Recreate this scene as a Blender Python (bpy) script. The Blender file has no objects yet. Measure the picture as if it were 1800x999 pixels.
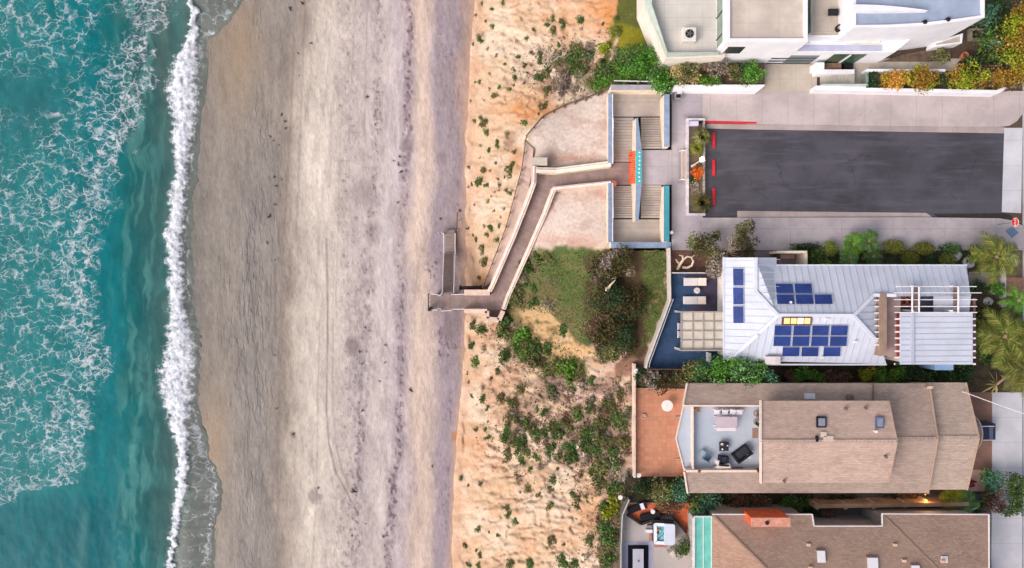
import bpy, bmesh, math, random
import numpy as np
from mathutils import Vector, Matrix

random.seed(7)
SC = bpy.context.scene
COL = SC.collection
R = math.radians

# ---------------------------------------------------------------- camera
H, F = 65.0, 1200.0            # camera height above the street, focal length in photo pixels
cam_d = bpy.data.cameras.new('camera'); cam = bpy.data.objects.new('camera', cam_d); COL.objects.link(cam)
cam.location = (0, 0, H); cam.rotation_euler = (0, 0, 0)
cam_d.sensor_width = 36.0; cam_d.lens = 24.0; cam_d.clip_end = 4000; cam_d.clip_start = 0.5
SC.camera = cam

# ---------------------------------------------------------------- light
SUN_EL, SUN_AZ = R(38), R(-124)          # low in the west-south-west (azimuth from +Y towards +X)
world = bpy.data.worlds.new('World'); SC.world = world; world.use_nodes = True
wn = world.node_tree.nodes; wl = world.node_tree.links
sky = wn.new('ShaderNodeTexSky'); sky.sky_type = 'NISHITA'; sky.sun_disc = False
sky.sun_elevation = SUN_EL; sky.sun_rotation = SUN_AZ
sky.air_density = 1.0; sky.dust_density = 4.0; sky.ozone_density = 1.0
hs = wn.new('ShaderNodeHueSaturation'); hs.inputs['Saturation'].default_value = 0.42
wl.new(sky.outputs[0], hs.inputs['Color'])
wl.new(hs.outputs[0], wn['Background'].inputs['Color']); wn['Background'].inputs['Strength'].default_value = 0.15
sun_d = bpy.data.lights.new('sun', 'SUN'); sun_o = bpy.data.objects.new('sun', sun_d); COL.objects.link(sun_o)
sun_d.energy = 1.25; sun_d.angle = R(34); sun_d.color = (1.0, 0.83, 0.70)
sd = Vector((math.sin(SUN_AZ)*math.cos(SUN_EL), math.cos(SUN_AZ)*math.cos(SUN_EL), math.sin(SUN_EL)))
sun_o.rotation_euler = sd.to_track_quat('Z', 'Y').to_euler()
sun_o.location = sd*80
vs = SC.view_settings; vs.view_transform = 'Standard'; vs.look = 'None'; vs.exposure = 0.37; vs.gamma = 1.0
vs.use_curve_mapping = False
SC.cycles.max_bounces = 6; SC.cycles.diffuse_bounces = 3; SC.cycles.transparent_max_bounces = 12
SC.cycles.caustics_reflective = False; SC.cycles.caustics_refractive = False
SC.cycles.use_denoising = True

# ---------------------------------------------------------------- helpers
def W(px, py, z=0.0):
    """A point of the place: where the ray through photo pixel (px, py) reaches height z."""
    k = (H - z)/F
    return Vector(((px - 900.0)*k, -(py - 499.5)*k, z))

def S(c):
    """sRGB 0-255 -> linear"""
    out = []
    for v in c[:3]:
        v = v/255.0
        out.append(v/12.92 if v <= 0.04045 else ((v + 0.055)/1.055)**2.4)
    return tuple(out)
def Sn(a):
    a = np.asarray(a, float)/255.0
    return np.where(a <= 0.04045, a/12.92, ((a + 0.055)/1.055)**2.4)

ABS = {}
class MB:
    """Collects shapes in world coordinates; build() links them as ONE mesh object."""
    def __init__(s): s.v = []; s.f = []
    def add(s, vs, fs):
        o = len(s.v); s.v += [tuple(p) for p in vs]; s.f += [tuple(i + o for i in q) for q in fs]; return s
    def prism(s, xy, z0, z1):
        n = len(xy)
        z1s = z1 if isinstance(z1, (list, tuple)) else [z1]*n
        z0s = z0 if isinstance(z0, (list, tuple)) else [z0]*n
        vs = [(p[0], p[1], z0s[i]) for i, p in enumerate(xy)] + [(p[0], p[1], z1s[i]) for i, p in enumerate(xy)]
        fs = [tuple(range(n))[::-1], tuple(range(n, 2*n))] + [(i, (i+1) % n, n+(i+1) % n, n+i) for i in range(n)]
        return s.add(vs, fs)
    def pp(s, pts, z0, z1):
        """prism whose TOP outline is given in photo pixels at height z1"""
        zz = z1 if isinstance(z1, (list, tuple)) else [z1]*len(pts)
        return s.prism([W(p[0], p[1], zz[i]) for i, p in enumerate(pts)], z0, z1)
    def pr(s, x0, y0, x1, y1, z0, z1):
        return s.pp([(x0, y0), (x0, y1), (x1, y1), (x1, y0)], z0, z1)
    def box(s, c, d, rz=0, tilt=None):
        c = Vector(c); m = Matrix.Rotation(rz, 3, 'Z')
        if tilt is not None: m = m @ tilt
        vs = [c + m @ Vector((sx*d[0]/2, sy*d[1]/2, sz*d[2]/2)) for sz in (-1, 1) for sx, sy in ((-1, -1), (1, -1), (1, 1), (-1, 1))]
        return s.add(vs, [(3, 2, 1, 0), (4, 5, 6, 7)] + [(i, (i+1) % 4, 4+(i+1) % 4, 4+i) for i in range(4)])
    def bar(s, p, q, w, h, up=(0, 0, 1)):
        p = Vector(p); q = Vector(q); d = (q - p).normalized(); u = Vector(up)
        x = d.cross(u)
        if x.length < 1e-4: x = d.cross(Vector((1, 0, 0)))
        x.normalize(); y = x.cross(d).normalized()
        vs = [a + x*(sx*w/2) + y*(sy*h/2) for a in (p, q) for sx, sy in ((-1, -1), (1, -1), (1, 1), (-1, 1))]
        return s.add(vs, [(3, 2, 1, 0), (4, 5, 6, 7)] + [(i, (i+1) % 4, 4+(i+1) % 4, 4+i) for i in range(4)])
    def wall(s, p, q, t, zb):
        """wall from p to q (world points, z = top), thickness t, down to zb"""
        p = Vector(p); q = Vector(q); d = Vector((q.x-p.x, q.y-p.y, 0)).normalized(); n = Vector((-d.y, d.x, 0))*t/2
        zbs = zb if isinstance(zb, (tuple, list)) else (zb, zb)
        xy = [p+n, p-n, q-n, q+n]
        return s.prism(xy, [zbs[0], zbs[0], zbs[1], zbs[1]], [p.z, p.z, q.z, q.z])
    def tube(s, pts, r, n=6, cap=True):
        pts = [Vector(p) for p in pts]; rs = r if isinstance(r, (list, tuple)) else [r]*len(pts)
        o = len(s.v); prev = None
        for i, p in enumerate(pts):
            d = (pts[min(i+1, len(pts)-1)] - pts[max(i-1, 0)]).normalized()
            if prev is None:
                x = d.cross(Vector((0, 0, 1)));  x = x if x.length > 1e-3 else d.cross(Vector((1, 0, 0)))
            else: x = prev - d*prev.dot(d)
            x.normalize(); prev = x; y = d.cross(x)
            for k in range(n):
                a = 2*math.pi*k/n; s.v.append(tuple(p + x*(rs[i]*math.cos(a)) + y*(rs[i]*math.sin(a))))
        for i in range(len(pts)-1):
            for k in range(n):
                s.f.append((o+i*n+k, o+i*n+(k+1) % n, o+(i+1)*n+(k+1) % n, o+(i+1)*n+k))
        if cap:
            s.f.append(tuple(o+k for k in range(n))[::-1]); s.f.append(tuple(o+(len(pts)-1)*n+k for k in range(n)))
        return s
    def lathe(s, c, prof, n=20):
        """prof: [(r, z), ...] bottom to top around the vertical through c"""
        c = Vector(c); o = len(s.v)
        for r, z in prof:
            for k in range(n):
                a = 2*math.pi*k/n; s.v.append((c.x + r*math.cos(a), c.y + r*math.sin(a), c.z + z))
        for i in range(len(prof)-1):
            for k in range(n): s.f.append((o+i*n+k, o+i*n+(k+1) % n, o+(i+1)*n+(k+1) % n, o+(i+1)*n+k))
        s.f.append(tuple(o+k for k in range(n))[::-1]); s.f.append(tuple(o+(len(prof)-1)*n+k for k in range(n)))
        return s
    def slab(s, pts, t):
        """thick plate: 3-D polygon (upper face) thickened straight down by t"""
        n = len(pts); pts = [Vector(p) for p in pts]
        vs = pts + [p - Vector((0, 0, t)) for p in pts]
        return s.add(vs, [tuple(range(n)), tuple(range(n, 2*n))[::-1]] + [(i, n+i, n+(i+1) % n, (i+1) % n) for i in range(n)])
    def build(s, name, m, parent=None, smooth=False, fix=True, origin=None, bevel=0):
        me = bpy.data.meshes.new(name)
        if parent is not None: o0 = ABS[parent.name]
        elif origin is not None: o0 = Vector(origin)
        else:
            a = np.array(s.v); o0 = Vector(((a[:, 0].min()+a[:, 0].max())/2, (a[:, 1].min()+a[:, 1].max())/2, a[:, 2].min()))
        me.from_pydata([(p[0]-o0[0], p[1]-o0[1], p[2]-o0[2]) for p in s.v], [], s.f)
        if fix or bevel:
            bm = bmesh.new(); bm.from_mesh(me)
            if fix: bmesh.ops.recalc_face_normals(bm, faces=bm.faces)
            if bevel: bmesh.ops.bevel(bm, geom=list(bm.edges), offset=bevel, segments=2, affect='EDGES', profile=0.6)
            bm.to_mesh(me); bm.free()
        if smooth: me.polygons.foreach_set('use_smooth', [True]*len(me.polygons))
        me.materials.append(m)
        ob = bpy.data.objects.new(name, me); COL.objects.link(ob)
        if parent is not None: ob.parent = parent
        else: ob.location = o0
        ABS[ob.name] = Vector(o0)
        return ob

def tag(o, label=None, cat=None, group=None, kind=None):
    if label: o['label'] = label
    if cat: o['category'] = cat
    if group: o['group'] = group
    if kind: o['kind'] = kind
    return o
def thing(name, label, cat, loc, group=None):
    o = bpy.data.objects.new(name, None); COL.objects.link(o); o.empty_display_size = 0.2
    o.location = Vector(loc); ABS[o.name] = Vector(loc)
    return tag(o, label, cat, group)
def dup(root, loc, rz=0.0, label=None, group=None, scale=None):
    r = root.copy(); COL.objects.link(r); r.location = Vector(loc); r.rotation_euler = (0, 0, rz)
    if scale: r.scale = scale if isinstance(scale, (tuple, list)) else (scale,)*3
    if label: r['label'] = label
    if group: r['group'] = group
    for ch in list(root.children):
        c = ch.copy(); COL.objects.link(c); c.parent = r
        for g in list(ch.children):
            d = g.copy(); COL.objects.link(d); d.parent = c
    ABS[r.name] = Vector(loc)
    return r

# ---------------------------------------------------------------- numpy noise
def _h(ix, iy, seed):
    h = (ix.astype(np.int64)*374761393 + iy.astype(np.int64)*668265263 + seed*1442695041) & 0xFFFFFFFF
    h = ((h ^ (h >> 13))*1274126177) & 0xFFFFFFFF
    return ((h ^ (h >> 16)) & 0xFFFFFF)/float(0xFFFFFF)
def vn(x, y, seed=0):
    x = np.asarray(x, float); y = np.asarray(y, float)
    x0 = np.floor(x); y0 = np.floor(y); fx = x-x0; fy = y-y0
    fx = fx*fx*fx*(fx*(fx*6-15)+10); fy = fy*fy*fy*(fy*(fy*6-15)+10)
    a = _h(x0, y0, seed); b = _h(x0+1, y0, seed); c = _h(x0, y0+1, seed); d = _h(x0+1, y0+1, seed)
    return a*(1-fx)*(1-fy) + b*fx*(1-fy) + c*(1-fx)*fy + d*fx*fy
def fbm(x, y, seed=0, oct=4):
    s = 0; a = 0.5; t = 0
    for i in range(oct):
        s = s + a*vn(x*2**i, y*2**i, seed+i*17); t += a; a *= 0.5
    return s/t
def sst(a, b, x):
    t = np.clip((np.asarray(x, float)-a)/(b-a), 0, 1); return t*t*(3-2*t)
def inpoly(px, py, poly):
    c = np.zeros(px.shape, bool); n = len(poly)
    for i in range(n):
        x0, y0 = poly[i]; x1, y1 = poly[(i+1) % n]
        if y0 == y1: continue
        c ^= ((y0 > py) != (y1 > py)) & (px < (x1-x0)*(py-y0)/(y1-y0)+x0)
    return c
def dseg(px, py, line):
    d = np.full(px.shape, 1e9)
    for (x0, y0), (x1, y1) in zip(line[:-1], line[1:]):
        L = (x1-x0)**2+(y1-y0)**2
        t = np.clip(((px-x0)*(x1-x0)+(py-y0)*(y1-y0))/L, 0, 1)
        d = np.minimum(d, np.hypot(px-x0-t*(x1-x0), py-y0-t*(y1-y0)))
    return d
def pmask(px, py, poly, soft):
    """1 inside the polygon, easing to 0 over `soft` pixels outside"""
    d = dseg(px, py, list(poly)+[poly[0]]); ins = inpoly(px, py, poly)
    return np.where(ins, 1.0, 1 - sst(0, soft, d))

# ---------------------------------------------------------------- materials
class NT:
    def __init__(s, name):
        s.m = bpy.data.materials.new(name); s.m.use_nodes = True
        s.t = s.m.node_tree; s.b = s.t.nodes['Principled BSDF']
        s.pos = None
    def n(s, kind, **kw):
        nd = s.t.nodes.new('ShaderNode'+kind)
        for k, v in kw.items(): setattr(nd, k, v)
        return nd
    def l(s, a, b): s.t.links.new(a, b)
    def put(s, sock, v):
        if hasattr(v, 'is_output'): s.l(v, sock)
        elif isinstance(v, (tuple, list)) and len(v) == 3 and sock.type == 'RGBA': sock.default_value = (*v, 1)
        else: sock.default_value = v
    def P(s):
        if s.pos is None: s.pos = s.n('NewGeometry').outputs['Position']
        return s.pos
    def mp(s, scale=(1, 1, 1), rot=(0, 0, 0), vec=None):
        nd = s.n('Mapping'); s.l(vec or s.P(), nd.inputs[0]); nd.inputs['Scale'].default_value = scale; nd.inputs['Rotation'].default_value = rot
        return nd.outputs[0]
    def noise(s, scale, detail=4, rough=.55, vec=None, out=0, dist=0):
        nd = s.n('TexNoise'); s.l(vec or s.P(), nd.inputs['Vector'])
        nd.inputs['Scale'].default_value = scale; nd.inputs['Detail'].default_value = detail; nd.inputs['Roughness'].default_value = rough
        nd.inputs['Distortion'].default_value = dist
        return nd.outputs[out]
    def math(s, op, a, b=0.0, c=0.0, clamp=False):
        nd = s.n('Math', operation=op, use_clamp=clamp)
        s.put(nd.inputs[0], a); s.put(nd.inputs[1], b); s.put(nd.inputs[2], c); return nd.outputs[0]
    def rng(s, x, a, b, c=0.0, d=1.0, smooth=True):
        nd = s.n('MapRange', interpolation_type='SMOOTHSTEP' if smooth else 'LINEAR')
        for i, v in enumerate((x, a, b, c, d)): s.put(nd.inputs[i], v)
        return nd.outputs[0]
    def mix(s, fac, a, b, mode='MIX'):
        nd = s.n('Mix', data_type='RGBA', blend_type=mode, clamp_factor=True)
        s.put(nd.inputs[0], fac); s.put(nd.inputs[6], a); s.put(nd.inputs[7], b); return nd.outputs[2]
    def ramp(s, fac, stops, interp='LINEAR'):
        nd = s.n('ValToRGB'); cr = nd.color_ramp; cr.interpolation = interp
        while len(cr.elements) < len(stops): cr.elements.new(0.5)
        for e, (p, c) in zip(cr.elements, stops): e.position = p; e.color = (*c, 1)
        s.l(fac, nd.inputs[0]); return nd.outputs[0]
    def attr(s, name, out='Color'):
        nd = s.n('Attribute', attribute_name=name); return nd.outputs[out]
    def bump(s, h, strength=.3, dist=.05):
        nd = s.n('Bump'); s.l(h, nd.inputs['Height']); nd.inputs['Strength'].default_value = strength; nd.inputs['Distance'].default_value = dist
        s.l(nd.outputs[0], s.b.inputs['Normal']); return nd
    def fin(s, col, rough=.8, spec=.3, metal=0.0):
        s.put(s.b.inputs['Base Color'], col); s.put(s.b.inputs['Roughness'], rough)
        s.put(s.b.inputs['Specular IOR Level'], spec); s.put(s.b.inputs['Metallic'], metal)
        return s.m

def vary(t, col, var=.12, scale=2.0, fine=True):
    c = tuple(col)
    lo = tuple(max(0, v*(1-var*1.6)) for v in c); hi = tuple(min(1, v*(1+var*1.2)) for v in c)
    a = t.noise(scale, 5, .6)
    out = t.mix(t.rng(a, .3, .7), lo, hi)
    if fine:
        b = t.noise(scale*9, 3, .6)
        out = t.mix(t.rng(b, .3, .75, 0, .5), out, tuple(v*(1-var) for v in c))
    return out
_mc = {}
def mat(name, rgb, rough=.75, var=.10, scale=1.2, spec=.3, bump=0.0, bs=12, metal=0.0, lin=False):
    """weathered plain material; rgb is sRGB 0-255 of the thing's own colour"""
    if name in _mc: return _mc[name]
    t = NT(name); c = rgb if lin else S(rgb)
    col = vary(t, c, var, scale) if var else c
    if bump: t.bump(t.noise(bs, 4, .6), bump, .03)
    _mc[name] = t.fin(col, rough, spec, metal); return _mc[name]

def grid_mesh(name, PX, PY, Z, material, colors=None, attrs=None, kind='structure', smooth=True):
    """sheet over a (possibly uneven) grid of photo pixels at heights Z"""
    ny, nx = Z.shape; k = (H - Z)/F
    co = np.stack([(PX-900)*k, -(PY-499.5)*k, Z], -1).reshape(-1, 3)
    idx = np.arange(ny*nx).reshape(ny, nx)
    q = np.stack([idx[:-1, :-1], idx[1:, :-1], idx[1:, 1:], idx[:-1, 1:]], -1).reshape(-1, 4)
    me = bpy.data.meshes.new(name)
    me.vertices.add(len(co)); me.vertices.foreach_set('co', co.ravel())
    me.loops.add(q.size); me.loops.foreach_set('vertex_index', q.ravel())
    me.polygons.add(len(q)); me.polygons.foreach_set('loop_start', np.arange(0, q.size, 4)); me.polygons.foreach_set('loop_total', np.full(len(q), 4))
    me.polygons.foreach_set('use_smooth', np.full(len(q), smooth))
    me.update(calc_edges=True); me.validate()
    if colors is not None:
        ca = me.color_attributes.new('Col', 'FLOAT_COLOR', 'POINT')
        ca.data.foreach_set('color', np.concatenate([colors.reshape(-1, 3), np.ones((ny*nx, 1))], 1).ravel())
    for nm, a in (attrs or {}).items():
        at = me.attributes.new(nm, 'FLOAT', 'POINT'); at.data.foreach_set('value', np.asarray(a, float).ravel())
    me.materials.append(material)
    o = bpy.data.objects.new(name, me); COL.objects.link(o); o['kind'] = kind
    ABS[o.name] = Vector((0, 0, 0))
    return o
# ================================================================ land and sea
def axis(lo, hi, step, far_lo, far_hi, n=8):
    a = np.arange(lo, hi+step, step)
    e = np.linspace(0, 1, n+1)[1:]**2.2
    return np.concatenate([(lo-(lo-far_lo)*e)[::-1], a, hi+step+(far_hi-hi)*e])

TOE_Y = [-400, 0, 60, 150, 300, 430, 560, 650, 750, 850, 999, 1400]
TOE_X = [850, 838, 832, 826, 819, 822, 821, 816, 808, 801, 797, 790]
def toe(py): return np.interp(py, TOE_Y, TOE_X)

# bluff control heights (photo pixel, height)
CP = []
for y in range(-250, 1300, 70): CP.append((float(toe(y)), y, -15.7)); CP.append((float(toe(y))+16, y, -14.3))
for y, row in {
    -250: [(900, -11), (1000, -6.5), (1080, -1.5), (1120, -.1)], -100: [(900, -11), (990, -6.5), (1075, -1.5), (1120, -.1)],
    0: [(900, -11), (950, -8.8), (1040, -4), (1090, -.9), (1125, -.1)], 60: [(900, -11), (960, -8), (1030, -4.6), (1075, -1.2), (1130, -.1)],
    120: [(880, -11.6), (930, -9.4), (990, -6.6), (1040, -3.8), (1085, -.8), (1140, -.1)],
    170: [(870, -11.8), (920, -9.2), (970, -6.2), (1020, -3.6), (1066, -1.5)],
    230: [(860, -12.4), (905, -9.4), (935, -6.4), (1000, -3.6), (1066, -1.3)],
    290: [(860, -12.4), (900, -9.2), (925, -6.6), (950, -4.7), (1000, -3.5), (1066, -1.9)],
    330: [(855, -12.7), (885, -9.8), (945, -4.8), (970, -4.3), (1066, -2.2)],
    380: [(850, -13), (878, -10.6), (925, -6.9), (960, -5.0), (1010, -3.6), (1066, -1.9)],
    425: [(845, -13.4), (865, -11.8), (905, -8.6), (945, -6.2), (1010, -3.8), (1066, -1.3)],
    460: [(843, -13.5), (887, -10.2), (930, -8.2), (980, -6.4), (1040, -3.9), (1100, -1.3), (1140, -.1)],
    520: [(845, -13.6), (872, -11.8), (905, -10.2), (960, -7.5), (1030, -4.6), (1090, -1.6), (1140, -.1)],
    580: [(845, -13.6), (880, -12), (940, -8.8), (1010, -5.5), (1070, -3), (1125, -.6), (1150, -.1)],
    640: [(850, -13), (900, -10.6), (960, -7.8), (1030, -4.6), (1090, -1.6), (1116, -.3), (1150, -.1)],
    700: [(850, -12.6), (900, -10), (960, -7.2), (1030, -4.3), (1080, -2), (1112, -.4), (1150, -.1)],
    800: [(840, -12.8), (890, -10.2), (950, -7.5), (1030, -4), (1080, -1.8), (1112, -.4), (1150, -.1)],
    900: [(840, -12.4), (890, -9.6), (950, -6.6), (1010, -3.9), (1060, -1.5), (1092, -.3), (1140, -.1)],
    1000: [(840, -12.4), (890, -9.6), (950, -6.6), (1010, -3.9), (1060, -1.5), (1092, -.3), (1140, -.1)],
    1250: [(840, -12.4), (950, -6.6), (1060, -1.5), (1140, -.1)],
}.items():
    for x, z in row: CP.append((x, y, z))
for y in range(-250, 1300, 150): CP.append((1220, y, -.1)); CP.append((1300, y, -.1))
cp = np.array(CP, float); _c = cp[:, :2]/100.0
def _tps(r2): return np.where(r2 > 1e-12, 0.5*r2*np.log(r2+1e-12), 0)
_n = len(cp); _A = np.zeros((_n+3, _n+3))
_A[:_n, :_n] = _tps(((_c[:, None]-_c[None])**2).sum(-1)) + np.eye(_n)*0.004
_A[:_n, _n] = 1; _A[:_n, _n+1:] = _c; _A[_n:, :_n] = _A[:_n, _n:].T
_w = np.linalg.solve(_A, np.concatenate([cp[:, 2], np.zeros(3)]))
def land_base(px, py):
    px = np.asarray(px, float); py = np.asarray(py, float)
    q = np.stack([np.clip(px, 780, 1290), np.clip(py, -245, 1245)], -1).reshape(-1, 2)/100.0
    out = np.zeros(len(q))
    for i in range(0, len(q), 4000):
        b = q[i:i+4000]
        out[i:i+4000] = _tps(((b[:, None]-_c[None])**2).sum(-1)) @ _w[:_n] + _w[_n] + b @ _w[_n+1:]
    return out.reshape(px.shape)
TERR_UP = [(934, 232), (952, 212), (990, 192), (1030, 177), (1068, 164), (1068, 285), (975, 296), (938, 290)]
TERR_LO = [(972, 331), (1070, 321), (1070, 432), (1000, 434), (930, 442), (945, 395)]
LAWN = [(925, 470), (950, 445), (990, 441), (1060, 440), (1066, 470), (1058, 520), (1058, 560), (1036, 604), (1010, 590), (985, 560), (940, 545), (918, 525)]
STAIRPIT = [(1076, 153), (1183, 153), (1183, 438), (1076, 438)]
def land(px, py):
    px = np.asarray(px, float); py = np.asarray(py, float)
    z = land_base(px, py)
    t = toe(py)
    sl = sst(0, 60, px-t)*(1-sst(1040, 1110, px))            # only the open slope is rough
    smooth = np.maximum(pmask(px, py, TERR_UP, 14), np.maximum(pmask(px, py, TERR_LO, 14), pmask(px, py, LAWN, 20)))
    rough = sl*(1-.85*smooth)
    g = 1-np.abs(2*fbm(px/60+1.6*fbm(px/35, py/30, 5), py/20+1.2*fbm(px/30, py/26, 13), 11, 4)-1)*2.2     # gullies that run down the slope
    z = z + rough*(-.38*np.clip(g, 0, 1)**5 + (fbm(px/34, py/30, 33, 4)-.5)*.6 + (fbm(px/8, py/8, 31, 4)-.5)*.6)
    z = z + sst(-14, 6, px-t)*(1-sst(6, 40, px-t))*(fbm(px/9, py/22, 3, 4)-.45)*1.2
    z = np.where(px > 1100, np.minimum(z, -.1), z)
    for (x0, y0, a0), (x1, y1, a1) in zip(WALK[:-1], WALK[1:]):
        L = (x1-x0)**2+(y1-y0)**2; u = np.clip(((px-x0)*(x1-x0)+(py-y0)*(y1-y0))/L, 0, 1)
        dd = np.hypot(px-x0-u*(x1-x0), py-y0-u*(y1-y0)); lim = a0+u*(a1-a0)-.55
        z = np.where(dd < 22, np.minimum(z, lim+sst(15, 22, dd)*1.2), z)
    pit = pmask(px, py, STAIRPIT, 2)
    z = z*(1-pit) + pit*np.minimum(z, -4.6)
    return np.minimum(z, -.09)
WALK = [(1072, 303, -1.95), (972, 315, -3.9), (956, 324, -3.95), (940, 368, -5.7), (917, 420, -7.6), (880, 513, -10.9), (873, 532, -11.1), (820, 532, -11.2)]
def G(px, py): return float(land(np.array([float(px)]), np.array([float(py)]))[0])
def beach_z(px, py):
    return np.interp(px, [-9000, -400, 0, 330, 470, 700, 820, 1100], [-40, -20.5, -19.0, -17.75, -17.1, -16.2, -15.85, -15.8])

# ---- bluff sheet (runs on inland as the ground under the town)
ax = axis(776, 1240, 2.4, 770, 16000); ay = axis(-240, 1240, 2.6, -9000, 10000)
PX, PY = np.meshgrid(ax, ay)
Z = land(PX, PY)
far = (PX < 800) & (PX < toe(PY)-12); Z = np.where(PX < toe(PY)-16, np.minimum(Z, -16.6), Z)
def cmix(a, b, m): return a*(1-m[..., None]) + np.asarray(b)*m[..., None]
n1 = fbm(PX/55, PY/40, 41, 5); n2 = fbm(PX/16, PY/9, 43, 4); n3 = fbm(PX/30, PY/30, 47, 4)
c = np.broadcast_to(Sn([224, 194, 162]), PX.shape+(3,)).copy()
c = cmix(c, Sn([234, 212, 186]), sst(.42, .66, n1))
c = cmix(c, Sn([220, 172, 136]), sst(.55, .75, n3)*.6)
c = cmix(c, Sn([192, 154, 122]), sst(.54, .74, n2)*.5)
for (ox, oy, rx, ry, s) in ((1075, 25, 40, 45, .9), (930, 190, 55, 25, .8), (1020, 25, 70, 30, .45), (905, 280, 16, 18, .5), (850, 590, 30, 20, .3), (845, 800, 60, 60, .3), (1045, 900, 40, 60, .45), (920, 900, 90, 90, .12), (850, 500, 18, 30, .6)):
    m = np.exp(-(((PX-ox)/rx)**2+((PY-oy)/ry)**2))*s*(.5+n2)
    c = cmix(c, Sn([216, 148, 92]), np.clip(m, 0, 1))
edge = np.exp(-((PX-toe(PY)-6)/7)**2)*.6
c = cmix(c, Sn([214, 170, 142]), np.clip(edge, 0, 1))
# grey-mauve litter under the scrub
for (ox, oy, rx, ry, s) in ((1000, 120, 60, 38, .9), (1010, 155, 40, 18, .8), (975, 740, 90, 60, .75), (1050, 790, 55, 70, .95), (1060, 760, 60, 60, .6), (1000, 680, 80, 22, .7), (895, 250, 18, 16, .5), (885, 590, 40, 20, .5), (1070, 950, 35, 60, .7), (950, 625, 55, 25, .6), (1090, 680, 40, 25, .5)):
    m = np.exp(-(((PX-ox)/rx)**2+((PY-oy)/ry)**2))*s*sst(.34, .6, .5*n2+.5*n3)
    c = cmix(c, Sn([142, 116, 104]), np.clip(m*1.2, 0, 1))
# sandstone outcrop beside the lawn
m = pmask(PX, PY, [(915, 545), (945, 536), (968, 552), (990, 584), (1012, 592), (1034, 618), (1004, 640), (952, 622), (920, 590)], 16)
c = cmix(c, Sn([214, 174, 122]), m*sst(.25, .5, n2))
# pale plastered terraces
for poly in (TERR_UP, TERR_LO):
    m = pmask(PX, PY, poly, 3)
    tc = cmix(cmix(np.broadcast_to(Sn([230, 210, 196]), PX.shape+(3,)).copy(), Sn([238, 221, 208]), sst(.4, .7, n1)), Sn([206, 178, 162]), sst(.52, .72, fbm(PX/22, PY/18, 71, 5))*.6)*.88
    c = c*(1-m[..., None]) + tc*m[..., None]
for (ox, oy, rx, ry) in ((1000, 280, 60, 9), (1058, 345, 16, 12), (1000, 425, 60, 12), (1062, 200, 8, 30)):
    m = np.exp(-(((PX-ox)/rx)**2+((PY-oy)/ry)**2))*.7*sst(.35, .6, n3+n2*.3)
    c = cmix(c, Sn([190, 142, 122]), np.clip(m, 0, 1))
# lawn and rough grass
QX = PX+(fbm(PX/22, PY/22, 81, 4)-.5)*26; QY = PY+(fbm(PX/22, PY/22, 83, 4)-.5)*26
gm = pmask(QX, QY, LAWN, 10)
gm = gm*sst(.2, .42, n3 + .5*gm - .15)
gc = cmix(np.broadcast_to(Sn([88, 106, 58]), PX.shape+(3,)).copy(), Sn([112, 112, 70]), sst(.4, .65, n2))
gc = cmix(gc, Sn([136, 124, 84]), sst(.58, .75, n1)*.6)
c = c*(1-gm[..., None]) + gc*gm[..., None]
for poly, rgb, soft in (([(1128, 440), (1172, 440), (1172, 520), (1150, 590), (1128, 610), (1122, 560)], (104, 112, 62), 6),
                        ([(1085, 0), (1128, -60), (1168, 105), (1170, 165), (1080, 150), (1060, 120), (1078, 60)], (96, 100, 50), 6),
                        ([(1080, 50), (1135, 60), (1130, 90), (1085, 85)], (138, 134, 40), 10),
                        ([(1060, 600), (1130, 590), (1130, 650), (1085, 660)], (150, 112, 92), 10),
                        ([(900, 560), (930, 560), (960, 600), (1000, 625), (1030, 640), (1030, 662), (960, 655), (905, 610)], (100, 104, 60), 12),
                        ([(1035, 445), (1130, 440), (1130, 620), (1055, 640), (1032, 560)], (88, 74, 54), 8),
                        ([(920, 500), (960, 520), (1000, 560), (960, 600), (900, 570), (890, 540)], (124, 112, 78), 34),
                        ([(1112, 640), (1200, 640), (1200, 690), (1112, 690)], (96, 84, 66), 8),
                        ([(1060, 880), (1100, 880), (1100, 1060), (1056, 1060)], (120, 102, 84), 10)):
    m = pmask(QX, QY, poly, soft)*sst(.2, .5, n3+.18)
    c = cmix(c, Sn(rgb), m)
m = pmask(QX, QY, [(918, 548), (945, 540), (966, 556), (988, 586), (1012, 596), (1030, 618), (1002, 632), (956, 618), (924, 588)], 10)*sst(.3, .5, n2+.08)
c = cmix(c, Sn([216, 178, 130]), m*.85)
m = sst(.45, .6, n2)*np.exp(-((PX-1155)/12)**2-((PY-535)/40)**2)
c = cmix(c, Sn([158, 136, 92]), np.clip(m*1.3, 0, 1))
m = (PX > 1176)*1.0
c = cmix(c, Sn([104, 90, 76]), m)
# pinkish bare paths
for line, w in (([(1070, 700), (1020, 700), (1000, 690)], 10), ([(1100, 620), (1060, 655), (1020, 670)], 5), ([(1085, 66), (1078, 90), (1070, 122)], 3)):
    m = 1-sst(w*.5, w, dseg(PX, PY, line)+(n2-.5)*8)
    c = cmix(c, Sn([222, 186, 170]), m*.9)
t = NT('bluff_soil')
fine = t.noise(3.2, 6, .7); vf = t.noise(16, 3, .7)
col = t.mix(t.rng(fine, .38, .7, 0, .55), t.attr('Col'), (.36, .24, .16), 'MULTIPLY')
col = t.mix(t.rng(vf, .52, .76, 0, .5), t.attr('Col'), t.mix(.5, col, (.25, .17, .12)))
col = t.mix(t.rng(fine, .35, .75, .0, .6), col, t.mix(1.0, t.attr('Col'), (.62, .55, .5), 'MULTIPLY'))
t.bump(t.math('ADD', fine, t.math('MULTIPLY', vf, .4)), .45, .25)
M_bluff = t.fin(t.mix(1.0, col, (.84, .85, .90), 'MULTIPLY'), .95, .1)
bluff = grid_mesh('bluff', PX, PY, Z, M_bluff, colors=np.clip(c, 0, 1))

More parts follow.
